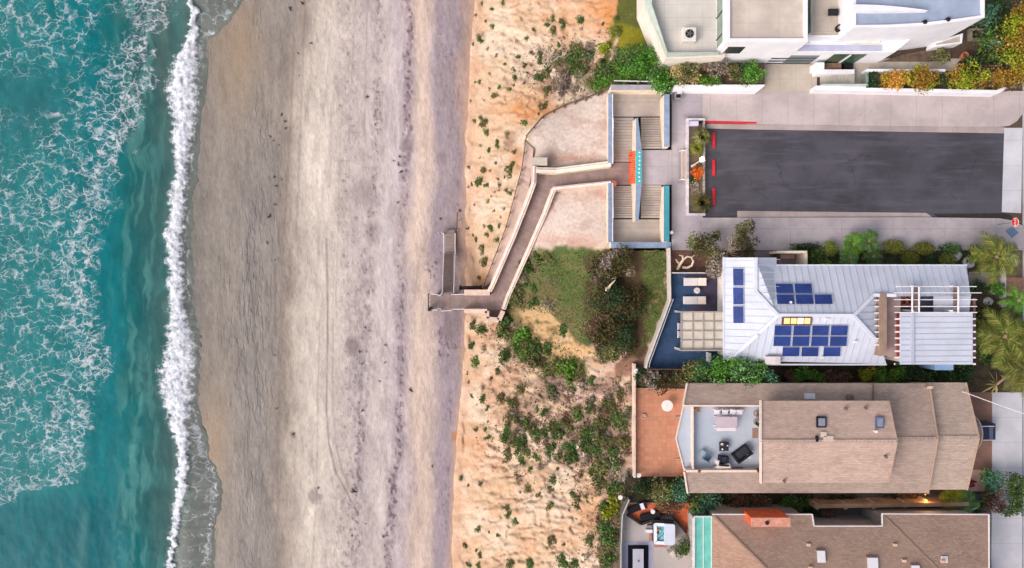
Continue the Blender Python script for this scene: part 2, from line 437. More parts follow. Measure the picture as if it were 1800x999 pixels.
# ---- beach
ax = axis(250, 884, 1.9, -3000, 900, 6); ay = axis(-160, 1160, 2.2, -12000, 12000)
ax = ax[ax <= 905]
PX, PY = np.meshgrid(ax, ay); Z = beach_z(PX, PY)
wx = PX + (fbm(PX/60, PY/140, 2, 4)-.5)*34 + (fbm(PX/14, PY/40, 9, 3)-.5)*12
bx = wx - np.interp(PY, [0, 150, 300, 500, 999], [34, 12, -4, 2, 0])*np.exp(-((PX-540)/90)**2)
stops = [(300, (116, 110, 107)), (380, (138, 130, 122)), (410, (142, 134, 127)), (440, (138, 131, 126)), (478, (144, 136, 130)), (500, (154, 143, 134)), (520, (184, 172, 162)),
         (545, (206, 195, 185)), (600, (202, 191, 184)), (635, (190, 179, 177)), (670, (198, 187, 185)), (700, (188, 176, 180)), (718, (190, 174, 173)), (735, (210, 190, 177)), (752, (202, 183, 174)),
         (772, (164, 152, 160)), (800, (156, 144, 150)), (818, (168, 146, 138)), (905, (190, 160, 140))]
xs = [s[0] for s in stops]; cs = Sn([s[1] for s in stops])
c = np.stack([np.interp(bx, xs, cs[:, i]) for i in range(3)], -1)
f1 = fbm(PX/26, PY/60, 4, 5); f2 = fbm(PX/5, PY/9, 6, 4); f3 = fbm(PX/7, PY/34, 8, 4)
c = c*(1 + (f1-.5)*.36 + (f3-.5)*.42 + (fbm(PX/3.2, PY/8, 17, 3)-.5)*.34)[..., None]
# warm shore near the top, darker wet streaks
c = cmix(c, Sn([154, 134, 112]), np.clip(np.exp(-((PX-420)/45)**2-((PY-90)/120)**2)*.8, 0, 1))
c = cmix(c, Sn([160, 140, 120]), np.clip(np.exp(-((PX-375)/26)**2-((PY-790)/110)**2)*.9, 0, 1))
wet = .6*np.exp(-((PX-450)/36)**2)*sst(200, 330, PY)
c = cmix(c, Sn([112, 106, 106]), np.clip(wet*sst(.5, .7, fbm(PX/6, PY/90, 12, 4))*.7, 0, 1))
# wrack lines of dried kelp
def band(pts, w): return np.exp(-((PX-np.interp(PY, [p[1] for p in pts], [p[0] for p in pts])+(fbm(PX*0, PY/50, 14, 3)-.5)*16)/w)**2)
k1 = 1.15*band([(722, -100), (718, 150), (715, 280), (706, 450), (702, 560), (700, 750), (690, 880), (682, 999), (678, 1100)], 8)*(.35+np.interp(PY, [0, 200, 300, 330, 460, 560, 620, 700, 760, 880, 999], [.6, .7, .7, .15, .1, .6, .45, .2, .9, .9, .7]))
k2 = band([(668, -100), (665, 150), (660, 300), (650, 420), (645, 520), (634, 720), (626, 999), (622, 1100)], 11)*.55
k3 = band([(615, 0), (608, 200), (612, 330), (615, 480), (612, 600), (600, 1000)], 26)*.34
k4 = np.exp(-((PX-787)/22)**2)*sst(.45, .62, f1)*.45 + np.exp(-((PX-790)/28)**2-((PY-590)/50)**2)*.5 + np.exp(-((PX-765)/20)**2-((PY-470)/45)**2)*.5
kd = k1 + k2 + k3 + k4
c = cmix(c, Sn([128, 112, 124]), np.clip(kd*sst(.28, .8, f2*.6+f3*.4)*1.25, 0, .75))
c = cmix(c, Sn([90, 76, 82]), np.clip(sst(.66, .76, fbm(PX/4, PY/6, 16, 3)+kd*.08-.03)*np.clip(kd*1.3, 0, 1), 0, .7))
for (ox, oy, r, s) in ((618, 610, 16, .7), (552, 872, 14, .6), (715, 255, 12, .6), (516, 765, 6, .7), (640, 340, 22, .4), (660, 410, 18, .4), (795, 575, 18, .5), (775, 280, 12, .5)):
    d = np.hypot(PX-ox, (PY-oy)*.8)+(f2-.5)*r
    c = cmix(c, Sn([126, 112, 114]), (1-sst(r*.5, r*1.1, d))*s)
for line, w, s in (([(520, -20), (512, 200), (498, 420), (492, 640), (486, 1020)], 1.6, .35), ([(536, 0), (528, 240), (520, 420)], 1.5, .3), ([(586, 560), (584, 700), (590, 780)], 1.2, .3), ([(646, 0), (640, 240)], 1.2, .3), ([(574, 420), (576, 560), (574, 720), (578, 780), (590, 830), (612, 870), (628, 902)], 1.5, .55), ([(590, 780), (602, 830), (618, 866)], 1.3, .4), ([(562, 560), (558, 740), (556, 880), (548, 999)], 1.2, .3),
                   ([(598, 250), (594, 420), (590, 540)], 1.2, .25), ([(582, 200), (580, 330)], 1.2, .22), ([(625, 0), (618, 150), (606, 330)], 1.1, .2), ([(486, 420), (484, 620)], 1.4, .25)):
    m = (1-sst(w*.6, w*1.8, dseg(PX, PY, line)))*s
    c = cmix(c, Sn([132, 118, 116]), np.clip(m*(.5+f3), 0, 1))
# spill of orange bluff sand over the beach edge
m = (1-sst(2, 14, toe(PY)-PX+(f1-.5)*16))*.55
c = cmix(c, Sn([204, 166, 140]), m)
m = 1-sst(6, 11, np.hypot(PX-802, PY-768)+(f2-.5)*5); c = cmix(c, Sn([184, 132, 100]), m*.9)
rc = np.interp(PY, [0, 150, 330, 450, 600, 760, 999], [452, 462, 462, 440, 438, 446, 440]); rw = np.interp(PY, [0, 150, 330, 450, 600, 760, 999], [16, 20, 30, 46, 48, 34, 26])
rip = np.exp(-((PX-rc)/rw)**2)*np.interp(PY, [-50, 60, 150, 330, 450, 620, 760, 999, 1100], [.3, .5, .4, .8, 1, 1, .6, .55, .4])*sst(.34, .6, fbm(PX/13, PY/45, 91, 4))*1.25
Z = Z + (fbm(PX/20, PY/40, 21, 4)-.5)*.16
t = NT('beach_sand')
st = t.mp((1.0, .32, 1)); fine = t.noise(5.5, 5, .7, st); gr = t.noise(22, 3, .7); rp = t.noise(1.0, 2, .5, t.mp((2.5, .6, 1)), dist=.4)
col = t.mix(t.rng(fine, .4, .72, 0, .5), t.attr('Col'), t.mix(1.0, t.attr('Col'), (.66, .62, .64), 'MULTIPLY'))
col = t.mix(t.rng(gr, .46, .72, 0, .5), col, t.mix(1.0, t.attr('Col'), (.7, .68, .68), 'MULTIPLY'))
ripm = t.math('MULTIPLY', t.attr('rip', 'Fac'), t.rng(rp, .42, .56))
col = t.mix(t.math('MULTIPLY', ripm, .22), col, (.14, .13, .135))  # ripple troughs darkened: their shadow is mixed into the sand colour
hgt = t.math('ADD', t.math('MULTIPLY', fine, .5), t.math('MULTIPLY', ripm, -.55))
t.bump(t.math('ADD', hgt, t.math('MULTIPLY', gr, .25)), .8, .16)
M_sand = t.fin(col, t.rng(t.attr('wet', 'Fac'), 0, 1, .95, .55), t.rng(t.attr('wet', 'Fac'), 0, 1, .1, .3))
wetm = 1-sst(430, 520, bx)
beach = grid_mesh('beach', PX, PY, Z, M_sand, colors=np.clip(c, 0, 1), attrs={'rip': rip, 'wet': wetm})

# ---- sea
SHORE_Y = [-300, 0, 40, 75, 110, 150, 220, 300, 380, 450, 520, 590, 640, 700, 740, 800, 850, 900, 950, 999, 1300]
SHORE_X = [430, 420, 392, 360, 356, 354, 346, 338, 332, 331, 333, 341, 345, 338, 346, 364, 382, 378, 372, 369, 360]
BC_Y = [-300, 0, 30, 60, 100, 150, 200, 250, 300, 350, 400, 450, 500, 560, 610, 650, 700, 750, 800, 850, 900, 950, 999, 1300]
BC_X = [330, 336, 341, 341, 328, 318, 322, 319, 318, 313, 306, 306, 310, 312, 315, 313, 310, 315, 322, 318, 311, 305, 298, 280]
BW   = [4, 4, 5, 7, 17, 24, 19, 13, 11, 12, 13, 11, 12, 14, 22, 26, 23, 12, 9, 8, 6, 5, 6, 6]
ax = axis(-20, 432, 1.6, -14000, 440, 9); ax = ax[ax <= 436]; ay = axis(-120, 1120, 2.0, -16000, 16000)
PX, PY = np.meshgrid(ax, ay)
jit = (fbm(PX*0+3, PY/26, 51, 4)-.5)*20
shore = np.interp(PY, SHORE_Y, SHORE_X) + jit*.5 + (fbm(PX*0+3, PY/7, 57, 3)-.5)*6
bc = np.interp(PY, BC_Y, BC_X) + jit*.45 + (fbm(PX/22, PY/7, 55, 4)-.5)*16; bw = np.interp(PY, BC_Y, BW)*1.22
d = PX-bc
q = fbm(PX/18, PY/30, 61, 4)
white = np.exp(-(np.abs(d)/(bw*1.08))**3.2)
white = np.maximum(white, .62*np.exp(-((PX-shore+3)/3.2)**2)*sst(.42, .6, fbm(PX/20, PY/16, 63, 3)))
swash = sst(0, 6, d-bw*.6)
lz = np.interp(PY, [-200, 0, 25, 60, 80, 110, 170, 230, 300, 400, 500, 590, 640, 700, 780, 850, 862, 900, 1300], [300, 300, 296, 270, 262, 272, 262, 236, 200, 182, 160, 178, 196, 168, 150, 128, 60, -40, -60])
lace = 1-sst(-14, 26, PX-lz+(fbm(PX/24, PY/24, 65, 4)-.5)*54)
front = np.exp(-((PX-lz+26)/34)**2)
lace = lace*(.55+.6*front)
for (ox, oy, rx, ry, s) in ((40, 165, 75, 38, .95), (195, 52, 32, 34, .95), (30, 250, 40, 60, .5), (105, 135, 40, 16, .5), (20, 560, 30, 60, .25), (70, 100, 40, 14, .3)):
    lace = lace*(1-s*np.exp(-(((PX-ox)/rx)**2+((PY-oy)/ry)**2)))
lace = np.maximum(lace, .35*sst(.55, .75, q)*np.exp(-((PX-235)/40)**2)*sst(60, 260, PY)*(1-sst(600, 700, PY))*.6)
sw_l = swash*(PX < shore+3)*(.35+.75*sst(20, -4, 0*PX)*0 + .5*np.exp(-((PX-shore)/16)**2))*np.interp(PY, [-100, 0, 60, 90, 600, 720, 760, 1000], [1, 1, .9, .35, .35, .5, 1, 1])
stops = [(-400, (52, 122, 128)), (0, (50, 124, 126)), (80, (44, 126, 128)), (150, (24, 118, 122)), (200, (14, 116, 122)), (232, (30, 106, 108)), (262, (52, 100, 100)), (300, (72, 102, 100)), (330, (94, 106, 102)), (345, (132, 124, 118)), (440, (138, 126, 118))]
wx = PX + (fbm(PX/60, PY/60, 67, 4)-.5)*50 - np.interp(PY, [0, 200, 300, 860, 999], [-40, -26, 0, 10, 30])
wx = np.where(PX > 300, PX + (np.interp(PY, [0, 999], [0, 0])), wx)*1.0
mixr = sst(280, 315, PX); wx = (PX + (fbm(PX/60, PY/60, 67, 4)-.5)*50 - np.interp(PY, [0, 200, 300, 860, 999], [-36, -24, -8, -4, 6]))*(1-mixr) + (PX + 330 - bc - 2)*mixr
xs = [s[0] for s in stops]; cs = Sn([s[1] for s in stops])
c = np.stack([np.interp(wx, xs, cs[:, i]) for i in range(3)], -1)
c = cmix(c, Sn([10, 98, 108]), np.clip(sst(850, 900, PY)*(1-sst(150, 260, PX))*.75, 0, 1))
c = cmix(c, Sn([54, 108, 112]), np.clip(np.exp(-((PX-40)/90)**2-((PY-190)/70)**2)*.7, 0, 1))
streak = fbm(PX/11+2.2*fbm(PX/60, PY/45, 85, 4), PY/70, 69, 4)
c = cmix(c, Sn([104, 152, 146]), np.clip(sst(.5, .72, streak)*np.exp(-((PX-245)/42)**2)*.55, 0, 1))
c = cmix(c, Sn([96, 150, 146]), np.clip(np.exp(-((PX-np.interp(PY, [560, 700, 850, 960], [250, 246, 228, 205]))/9)**2)*sst(560, 650, PY)*sst(.3, .6, fbm(PX/14, PY/18, 73, 4))*.6, 0, 1))
c = cmix(c, Sn([90, 140, 138]), np.clip(np.exp(-((PX-np.interp(PY, [880, 960], [155, 143]))/8)**2)*sst(880, 930, PY)*.5, 0, 1))
c = c*(1+(q-.5)*.4)[..., None]
sea_z = -17.66
Z = np.full(PX.shape, sea_z+.2)
bz = beach_z(PX, PY)
near = sst(300, 335, PX)
Zs = bz + .10 + .012*(shore-PX)
Z = Z*(1-near) + Zs*near
Z = np.where(PX > shore+12, bz-.25, Z)
swell = .10*np.exp(-((PX-np.interp(PY, [0, 999], [232, 226]))/30)**2) + .05*np.exp(-((PX-150)/26)**2)
Z = Z + swell*(1-near) + white*(.12+.25*fbm(PX/7, PY/7, 75, 3))*np.exp(-(d/(bw+3))**2) + (fbm(PX/14, PY/22, 77, 4)-.5)*.07*(1-near)
t = NT('sea_water')
wv = t.n('VectorMath', operation='SCALE'); t.l(t.noise(.55, 3, .5, out=1), wv.inputs[0]); wv.inputs['Scale'].default_value = 2.4
wp = t.n('VectorMath', operation='ADD'); t.l(t.P(), wp.inputs[0]); t.l(wv.outputs[0], wp.inputs[1])
wv2 = t.n('VectorMath', operation='SCALE'); t.l(t.noise(2.2, 2, .5, out=1), wv2.inputs[0]); wv2.inputs['Scale'].default_value = .55
wp2 = t.n('VectorMath', operation='ADD'); t.l(wp.outputs[0], wp2.inputs[0]); t.l(wv2.outputs[0], wp2.inputs[1])
sv = t.mp((.72, 1.0, .01), (0, 0, R(14)), wp2.outputs[0])
def vor(scale):
    nd = t.n('TexVoronoi', feature='DISTANCE_TO_EDGE'); t.l(sv, nd.inputs['Vector']); nd.inputs['Scale'].default_value = scale; return nd.outputs['Distance']
lace_a = t.attr('lace', 'Fac'); white_a = t.attr('white', 'Fac')
brk = t.noise(.7, 4, .6); brk2 = t.noise(2.6, 4, .65)
th = t.math('MULTIPLY', lace_a, t.rng(brk, .3, .68, .10, .78))
def ridge(scale, w, dist):
    nn = t.noise(scale, 3, .55, sv, dist=dist)
    return t.math('SUBTRACT', w, t.math('ABSOLUTE', t.math('SUBTRACT', nn, .5)))
gate = t.rng(brk2, .34, .66, .45, 1.35)
w1 = t.math('MULTIPLY', t.math('MULTIPLY', th, .085), gate); w2 = t.math('MULTIPLY', t.math('MULTIPLY', th, .030), gate)
l1 = t.rng(t.math('SUBTRACT', w1, vor(1.0)), -.075, .06)
l2 = t.rng(ridge(.95, w2, .6), -.022, .03)
l3 = t.rng(ridge(1.9, t.math('MULTIPLY', w2, 1.1), .4), -.03, .035)
lines = t.math('MAXIMUM', t.math('MULTIPLY', l1, t.rng(th, .05, .35, 0, .85)), t.math('MAXIMUM', t.math('MULTIPLY', l2, t.rng(th, .05, .5, 0, .62)), t.math('MULTIPLY', l3, t.rng(th, .25, .6, 0, .7))))
haze_f = t.math('MULTIPLY', t.math('MULTIPLY', th, t.rng(brk2, .35, .75)), .12)
lines = t.math('MAXIMUM', lines, haze_f)
fn = t.noise(1.7, 6, .72); fn2 = t.noise(5.5, 4, .7)
solid = t.rng(t.math('ADD', white_a, t.math('ADD', t.math('MULTIPLY', t.math('SUBTRACT', fn, .5), 1.7), t.math('MULTIPLY', t.math('SUBTRACT', fn2, .5), .5))), .32, .98)
solid = t.math('MULTIPLY', solid, t.rng(white_a, .02, .2))
foam = t.math('MAXIMUM', t.math('MULTIPLY', lines, .84), solid, clamp=True)
foamc = t.mix(t.rng(fn, .33, .66), (.40, .44, .52), (.80, .80, .85))
wn1 = t.noise(1.2, 5, .6, t.mp((1, .5, 1))); 
wc = t.mix(t.rng(wn1, .3, .7), t.mix(1.0, t.attr('Col'), (.56, .76, .80), 'MULTIPLY'), t.mix(1.0, t.attr('Col'), (.72, .88, .9), 'MULTIPLY'))
col = t.mix(foam, wc, foamc)
t.bump(t.math('ADD', t.noise(2.2, 5, .6), t.math('MULTIPLY', foam, .6)), .07, .10)
M_sea = t.fin(col, t.rng(foam, 0, 1, .3, .8), t.rng(foam, 0, 1, .05, .04))
sea = grid_mesh('sea', PX, PY, Z, M_sea, colors=np.clip(c, 0, 1), attrs={'lace': np.clip(lace+sw_l, 0, 1.3), 'white': np.clip(white, 0, 1)})
# ================================================================ public beach access
M_cream = mat('cream_stucco', (228, 212, 192), .85, .10, 1.5, bump=.15)
M_pinkw = mat('pink_stucco', (224, 196, 182), .85, .12, 1.2, bump=.15)
M_bluecap = mat('blue_painted_cap', (134, 150, 180), .7, .12, 1.8)
M_tealcap = mat('teal_painted_cap', (66, 140, 160), .6, .10, 2)
M_whitemetal = mat('white_painted_metal', (226, 220, 222), .5, .05, 3)
M_brownmetal = mat('rusty_brown_metal', (92, 66, 56), .7, .2, 4)
M_orange = mat('orange_paint', (232, 96, 44), .55, .08, 4)
M_black = mat('black_plastic', (30, 29, 32), .6, .15, 4)
def boards(name, rgb, sx=.6, sy=.6, var=.16):
    t = NT(name); c = S(rgb)
    a = t.noise(1.3, 5, .65); b = t.noise(7, 4, .7); isl = t.n('NewGeometry').outputs['Random Per Island']
    col = t.mix(t.rng(a, .3, .7), tuple(v*(1-var) for v in c), tuple(min(1, v*(1+var)) for v in c))
    col = t.mix(t.math('MULTIPLY', isl, .32), col, tuple(v*.62 for v in c))
    col = t.mix(t.rng(b, .5, .8, 0, .4), col, tuple(v*.7 for v in c))
    return t.fin(col, .85, .2)
M_deckwood = boards('weathered_deck_wood', (160, 140, 136))
M_stairwood = boards('stair_tread_wood', (180, 168, 162), var=.1)
M_lowwood = boards('grey_stair_wood', (122, 106, 101))
M_darkwood = mat('dark_timber', (88, 70, 64), .85, .2, 3)
def concrete(name, rgb, jx=0, jy=0, ox=0, oy=0, var=.12, jw=.018, stain=.5):
    t = NT(name); c = S(rgb)
    a = t.noise(.35, 6, .62); b = t.noise(2.4, 5, .7); d = t.noise(14, 3, .7)
    col = t.mix(t.rng(a, .34, .68), tuple(v*(1-var*1.5) for v in c), tuple(min(1, v*(1+var*.9)) for v in c))
    col = t.mix(t.rng(b, .52, .78, 0, stain), col, tuple(v*.66 for v in c))
    col = t.mix(t.rng(d, .45, .8, 0, .35), col, tuple(v*.72 for v in c))
    if jx or jy:
        sp = t.n('SeparateXYZ'); t.l(t.P(), sp.inputs[0]); ms = []
        for k, (j, o) in enumerate(((jx, ox), (jy, oy))):
            if j:
                f = t.math('FRACT', t.math('ADD', t.math('DIVIDE', sp.outputs[k], j), 100.0+o))
                ms.append(t.math('LESS_THAN', f, jw*1.6/j))
        m = ms[0] if len(ms) == 1 else t.math('MAXIMUM', ms[0], ms[1])
        col = t.mix(t.math('MULTIPLY', m, .38), col, tuple(v*.4 for v in c))
    t.bump(d, .2, .02)
    return t.fin(col, .9, .2)
M_plaza = concrete('plaza_concrete', (170, 161, 170), 3.1, 3.1, .2, .4)
M_ledge = concrete('ledge_concrete', (186, 160, 150), 0, 0)

def P3(a): return W(a[0], a[1], a[2])
def lerp3(a, b, t): return tuple(a[i]+(b[i]-a[i])*t for i in range(3))
def treads(mb, L0, L1, R0, R1, n, th=.10, gap=.10, down=0.0):
    """n flat strips between left line L0-L1 and right line R0-R1 (px, py, z); every strip is level"""
    for i in range(n):
        a, b = i/n, (i+1-gap)/n
        pts = [lerp3(L0, L1, a), lerp3(R0, R1, a), lerp3(R0, R1, b), lerp3(L0, L1, b)]
        z = pts[0][2]
        q = [W(p[0], p[1], p[2]) for p in pts]; q = [Vector((p.x, p.y, z)) for p in q]
        mb.slab(q, th+down)
    return mb

st = thing('public_stairway', 'twin stair flights inside cream walls with blue painted tops beside the plaza', 'stairway', W(1120, 300, -4.6))
for nm, y in (('landing', (166, 205)), ('landing', (386, 427))):
    m = MB(); treads(m, (1078, y[0], -.95), (1078, y[1], -.95), (1164, y[0], -.95), (1164, y[1], -.95), 18, .12, .05); m.build(nm, M_stairwood, st)
m = MB(); treads(m, (1074, 286, -1.9), (1074, 325, -1.9), (1115, 286, -1.9), (1115, 325, -1.9), 16, .12, .05); m.build('middle_landing', M_deckwood, st)
def flight(x0, x1, ya, yb, za, zb, n, m_, parent, name='stair_flight'):
    mb = MB()
    for i in range(n):
        a = ya+(yb-ya)*i/n; b = ya+(yb-ya)*(i+1)/n; z = za+(zb-za)*(i+1)/(n+1)
        y0, y1 = min(a, b), max(a, b)
        P = W(x0, y0, z); Q = W(x1, y1, z)
        mb.prism([(P.x, P.y), (P.x, Q.y+.035), (Q.x, Q.y+.035), (Q.x, P.y)], z-.32, z)
    mb.build(name, m_, parent)
flight(1127, 1163, 262, 207, 0, -.95, 13, M_stairwood, st); flight(1127, 1163, 326, 384, 0, -.95, 13, M_stairwood, st)
flight(1078, 1114, 207, 285, -.95, -1.9, 15, M_stairwood, st); flight(1078, 1114, 384, 327, -.95, -1.9, 14, M_stairwood, st)
def capped(parent, p, q, t, zb, mw, mc, capw=None, name='parapet_wall'):
    o = MB().wall(P3(p), P3(q), t, zb).build(name, mw, parent)
    a, b = P3(p), P3(q); a.z += .07; b.z += .07
    MB().wall(a, b, capw or t+.06, (a.z-.066, b.z-.066)).build('wall_cap', mc, o)
    return o
capped(st, (1072.5, 165, .05), (1072.5, 288, -.9), .32, -5, M_cream, M_bluecap)
capped(st, (1072.5, 321, -.9), (1072.5, 426, .05), .32, -5, M_cream, M_bluecap)
capped(st, (1074, 154, .7), (1172, 154, .7), .42, -5, M_cream, mat('grey_lilac_cap', (168, 160, 172), .8))
capped(st, (1172, 166, .95), (1172, 258, .95), .45, -5, M_cream, M_bluecap)
capped(st, (1171.5, 327, .95), (1171.5, 425, .95), .45, -5, M_cream, M_tealcap)
capped(st, (1074, 431, -.1), (1180, 431, -.1), .5, -5, M_cream, M_bluecap)
top = [(1117.5, 208), (1121, 208), (1127, 264), (1127, 323), (1122, 388), (1116.5, 388), (1117.5, 323), (1117.5, 264)]
cw = MB().pp(top, -5, .5).build('middle_wall', M_cream, st)
def inset_px(poly, dx): return [(900+(x-900)*1+dx*(1 if x < 1119 else -1)*-1, y) for x, y in poly]
MB().pp([(1118, 208), (1121.5, 207), (1128, 264), (1122, 264), (1118, 264)], 0.504, 0.57).build('wall_cap', M_bluecap, cw)
MB().pp([(1117.8, 265), (1128, 265), (1128, 323), (1117.8, 323)], 0.504, 0.57).build('wall_cap', mat('turquoise_tile', (70, 176, 184), .5, .08, 3), cw)
MB().pp([(1118, 324), (1128, 324), (1122.5, 389), (1116.5, 389)], 0.504, 0.57).build('wall_cap', M_bluecap, cw)
m = MB()
for i in range(8): m.lathe(W(1124+.4*math.sin(i), 268+i*7.2, .57), [(.09, 0), (.09, .05), (.03, .1)], 8)
m.build('light_studs', M_whitemetal, cw)
for a, b in (((1078, 207, 0), (1078, 286, -.95)), ((1078, 384, 0), (1078, 326, -.95)), ((1113, 212, .05), (1113, 262, -.6))):
    MB().tube([P3(a), P3(b)], .035).build('handrail', M_whitemetal, st)
MB().tube([W(1077, 166, .2), W(1077, 288, -.7)], .045).build('white_rail', M_whitemetal, st); MB().tube([W(1077, 322, -.7), W(1077, 425, .2)], .045).build('white_rail', M_whitemetal, st)
# orange slatted bench against the middle wall
bn = thing('slatted_bench', 'bright orange slatted bench against the middle stair wall', 'bench', W(1110, 295, -1.9))
m = MB()
for i in range(15):
    y = 268+i*3.85; p = W(1105.5, y, -1.4); q = W(1111.3, y, -1.4); m.bar(p, q, .15, .05)
m.build('seat', M_orange, bn)
m = MB()
for i in range(15):
    y = 268+i*3.85; xq = W(1117.5, 0, .5).x-.05; yy = W(0, y, -1.4).y; m.bar((xq, yy, -1.36), (xq+.001, yy*.975, .42), .05, .15, (0, 1, 0))
m.build('backrest', M_orange, bn)
for y in (274, 318):
    for x in (1106.5, 1110.5): m = MB(); p = W(x, y, -1.43); m.bar((p.x, p.y, -1.9), p, .07, .07); m.build('leg', M_brownmetal, bn)
# small red waste drum at the walkway mouth
rb = thing('litter_drum', 'small round orange red drum at the corner of the walkway mouth', 'drum', W(1076, 324, -1.9))
p = W(1076.5, 325, -1.9); MB().lathe(p, [(.26, 0), (.28, .05), (.28, .8), (.25, .85)], 14).build('barrel', mat('red_orange_drum', (206, 86, 62), .6), rb)
MB().lathe(p+Vector((0, 0, .85)), [(.29, 0), (.29, .06), (.12, .12)], 14).build('lid', mat('pale_red_lid', (220, 130, 110), .6), rb)

# long timber walkway down the bluff
wk = thing('timber_walkway', 'long stepped timber walkway between pink walls bending down the bluff', 'walkway', W(925, 380, -12))
m = MB(); treads(m, (1074, 289, -1.93), (975, 300, -3.9), (1074, 319, -1.93), (975, 330, -3.9), 30, .14, .06); m.build('upper_ramp', M_deckwood, wk)
m = MB(); treads(m, (975, 300, -3.92), (941, 303, -3.92), (975, 330, -3.92), (941, 322, -3.92), 11, .14, .06); m.build('bend_deck', M_deckwood, wk)
segs = [((942, 320, -4), (972, 331, -4)), ((927, 362, -5.6), (955, 375, -5.6)), ((922, 374, -5.65), (949, 387, -5.65)), ((905, 415, -7.5), (930, 430, -7.5)), ((900, 428, -7.55), (924, 442, -7.55)), ((868, 505, -10.9), (890, 520, -10.9)), ((862, 517, -11), (884, 545, -11))]
m = MB()
for (l0, r0), (l1, r1) in zip(segs[:-1], segs[1:]):
    n = max(3, int(abs(l0[1]-l1[1])/3.1)); treads(m, l0, l1, r0, r1, n, .16, .10)
m.build('stepped_ramp', M_deckwood, wk)
m = MB()
for (l0, r0) in segs[1:-1]:
    p = lerp3(l0, r0, .5); q = W(*p); m.bar((q.x, q.y, -16.2), (q.x, q.y, p[2]-.2), .4, .4)
m.build('support_posts', M_darkwood, wk)
def wline(parent, pts, t, drop, mw, name='side_wall', rail=None):
    m = MB()
    for a, b in zip(pts[:-1], pts[1:]):
        A, B = P3(a), P3(b); m.wall(A, B, t, (A.z-drop, B.z-drop))
    o = m.build(name, mw, parent)
    if rail:
        MB().tube([P3(p)+Vector((0, 0, .12)) for p in pts], .06).build('top_rail', rail, o)
    return o
wline(wk, [(1074, 288, -.9), (978, 300, -2.85), (942, 299, -2.85)], .55, 2.6, M_cream, rail=M_whitemetal)
wline(wk, [(1074, 321, -.9), (972, 331.5, -2.85)], .35, 2.6, M_pinkw, rail=M_whitemetal)
wline(wk, [(939, 292, -2.85), (938.5, 321, -2.95), (924, 361, -4.5), (902, 417, -6.4), (865, 503, -9.6), (860, 512, -9.9)], .5, 3.4, M_pinkw, rail=M_whitemetal)
wline(wk, [(973.5, 332, -2.95), (957, 376, -4.5), (933, 431, -6.5), (893, 521, -9.7), (885, 544, -9.9)], .5, 3.4, M_pinkw, rail=M_whitemetal)
MB().pr(936, 277, 962, 291, -6.5, -2.9).build('equipment_box', concrete('box_concrete', (196, 186, 172)), wk)
# old ledge outside the walkway
m = MB()
lg = [((921, 246), (938, 262)), ((917, 300), (934, 303)), ((911, 325), (929, 335)), ((890, 400), (906, 402)), ((850, 506), (866, 494))]
for (a, b), (c_, d_) in zip(lg[:-1], lg[1:]):
    for i in range(6):
        f0, f1 = i/6, (i+1)/6
        q = []
        for (u, v), f in (((a, c_), f0), ((b, d_), f0), ((b, d_), f1), ((a, c_), f1)):
            x = u[0]+(v[0]-u[0])*f; y = u[1]+(v[1]-u[1])*f; q.append(W(x, y, max(G(x, y), -13)+.42))
        m.slab(q, 1.6)
m.build('ledge', M_ledge, wk)

# platform over the beach and the last stairs
pf = thing('beach_platform', 'timber landing platform with white railings jutting over the sand', 'platform', W(810, 530, -16))
m = MB(); treads(m, (884, 518, -11.05), (756, 518, -11.05), (884, 545, -11.05), (756, 545, -11.05), 58, .14, .05); m.build('deck', M_deckwood, pf)
m = MB(); treads(m, (884, 545, -11.07), (857, 545, -11.07), (880, 560, -11.07), (857, 558, -11.07), 10, .14, .05); m.build('alcove_deck', M_lowwood, pf)
wline(pf, [(816, 514.5, -9.9), (861, 514.5, -9.9)], .62, 2.2, M_pinkw)
wline(pf, [(816, 547, -9.9), (856, 547, -9.9), (856.5, 560, -9.9)], .45, 2.2, M_pinkw)
wline(pf, [(855, 561, -9.9), (877, 563, -9.9), (884.5, 547, -9.9)], .5, 2.4, M_pinkw)
rl = [(757, 517.5), (770, 517.5), (770, 519.5), (775, 519.5), (775, 517), (778, 517)]
def railing(parent, pts, z, m_, posts=True, r=.045):
    mb = MB().tube([W(x, y, z+1.0) for x, y in pts], r)
    o = mb.build('railing', m_, parent)
    mp_ = MB()
    for (x0, y0), (x1, y1) in zip(pts[:-1], pts[1:]):
        n = max(1, int(math.hypot(x1-x0, y1-y0)/7))
        for i in range(n+1):
            x = x0+(x1-x0)*i/n; y = y0+(y1-y0)*i/n; p = W(x, y, z+1.0); mp_.bar((p.x, p.y, z-.05), p, .06, .06)
    mp_.build('railing_posts', M_brownmetal, o)
railing(pf, rl, -11, M_whitemetal); railing(pf, [(793, 518), (816, 517.5)], -11, M_whitemetal)
railing(pf, [(757, 545), (769, 545), (769, 543), (775, 543), (775, 547), (793, 546), (795, 543.5), (816, 543.5)], -11, M_whitemetal)
railing(pf, [(753, 517), (753, 547)], -11, M_brownmetal, r=.06)
m = MB()
for x, y in ((760, 520), (760, 542), (790, 542), (815, 542), (790, 521), (815, 521)):
    p = W(x, y, -11.2); m.bar((p.x, p.y, -17), p, .35, .35)
m.build('support_posts', M_darkwood, pf)
MB().pr(753, 541, 757, 547, -12, -9.8).build('corner_post', M_black, pf)
bs = thing('beach_stairs', 'narrow grey stairs with white handrails running down onto the sand', 'stairs', W(790, 460, -16))
flight(779.5, 796, 515, 446, -11.05, -15.0, 21, M_lowwood, bs)
m = MB(); treads(m, (783, 445, -15.15), (784, 404, -15.6), (798, 445, -15.15), (799, 404, -15.6), 6, .5, .01); m.build('foot_pad', concrete('foot_pad_concrete', (146, 130, 127)), bs)
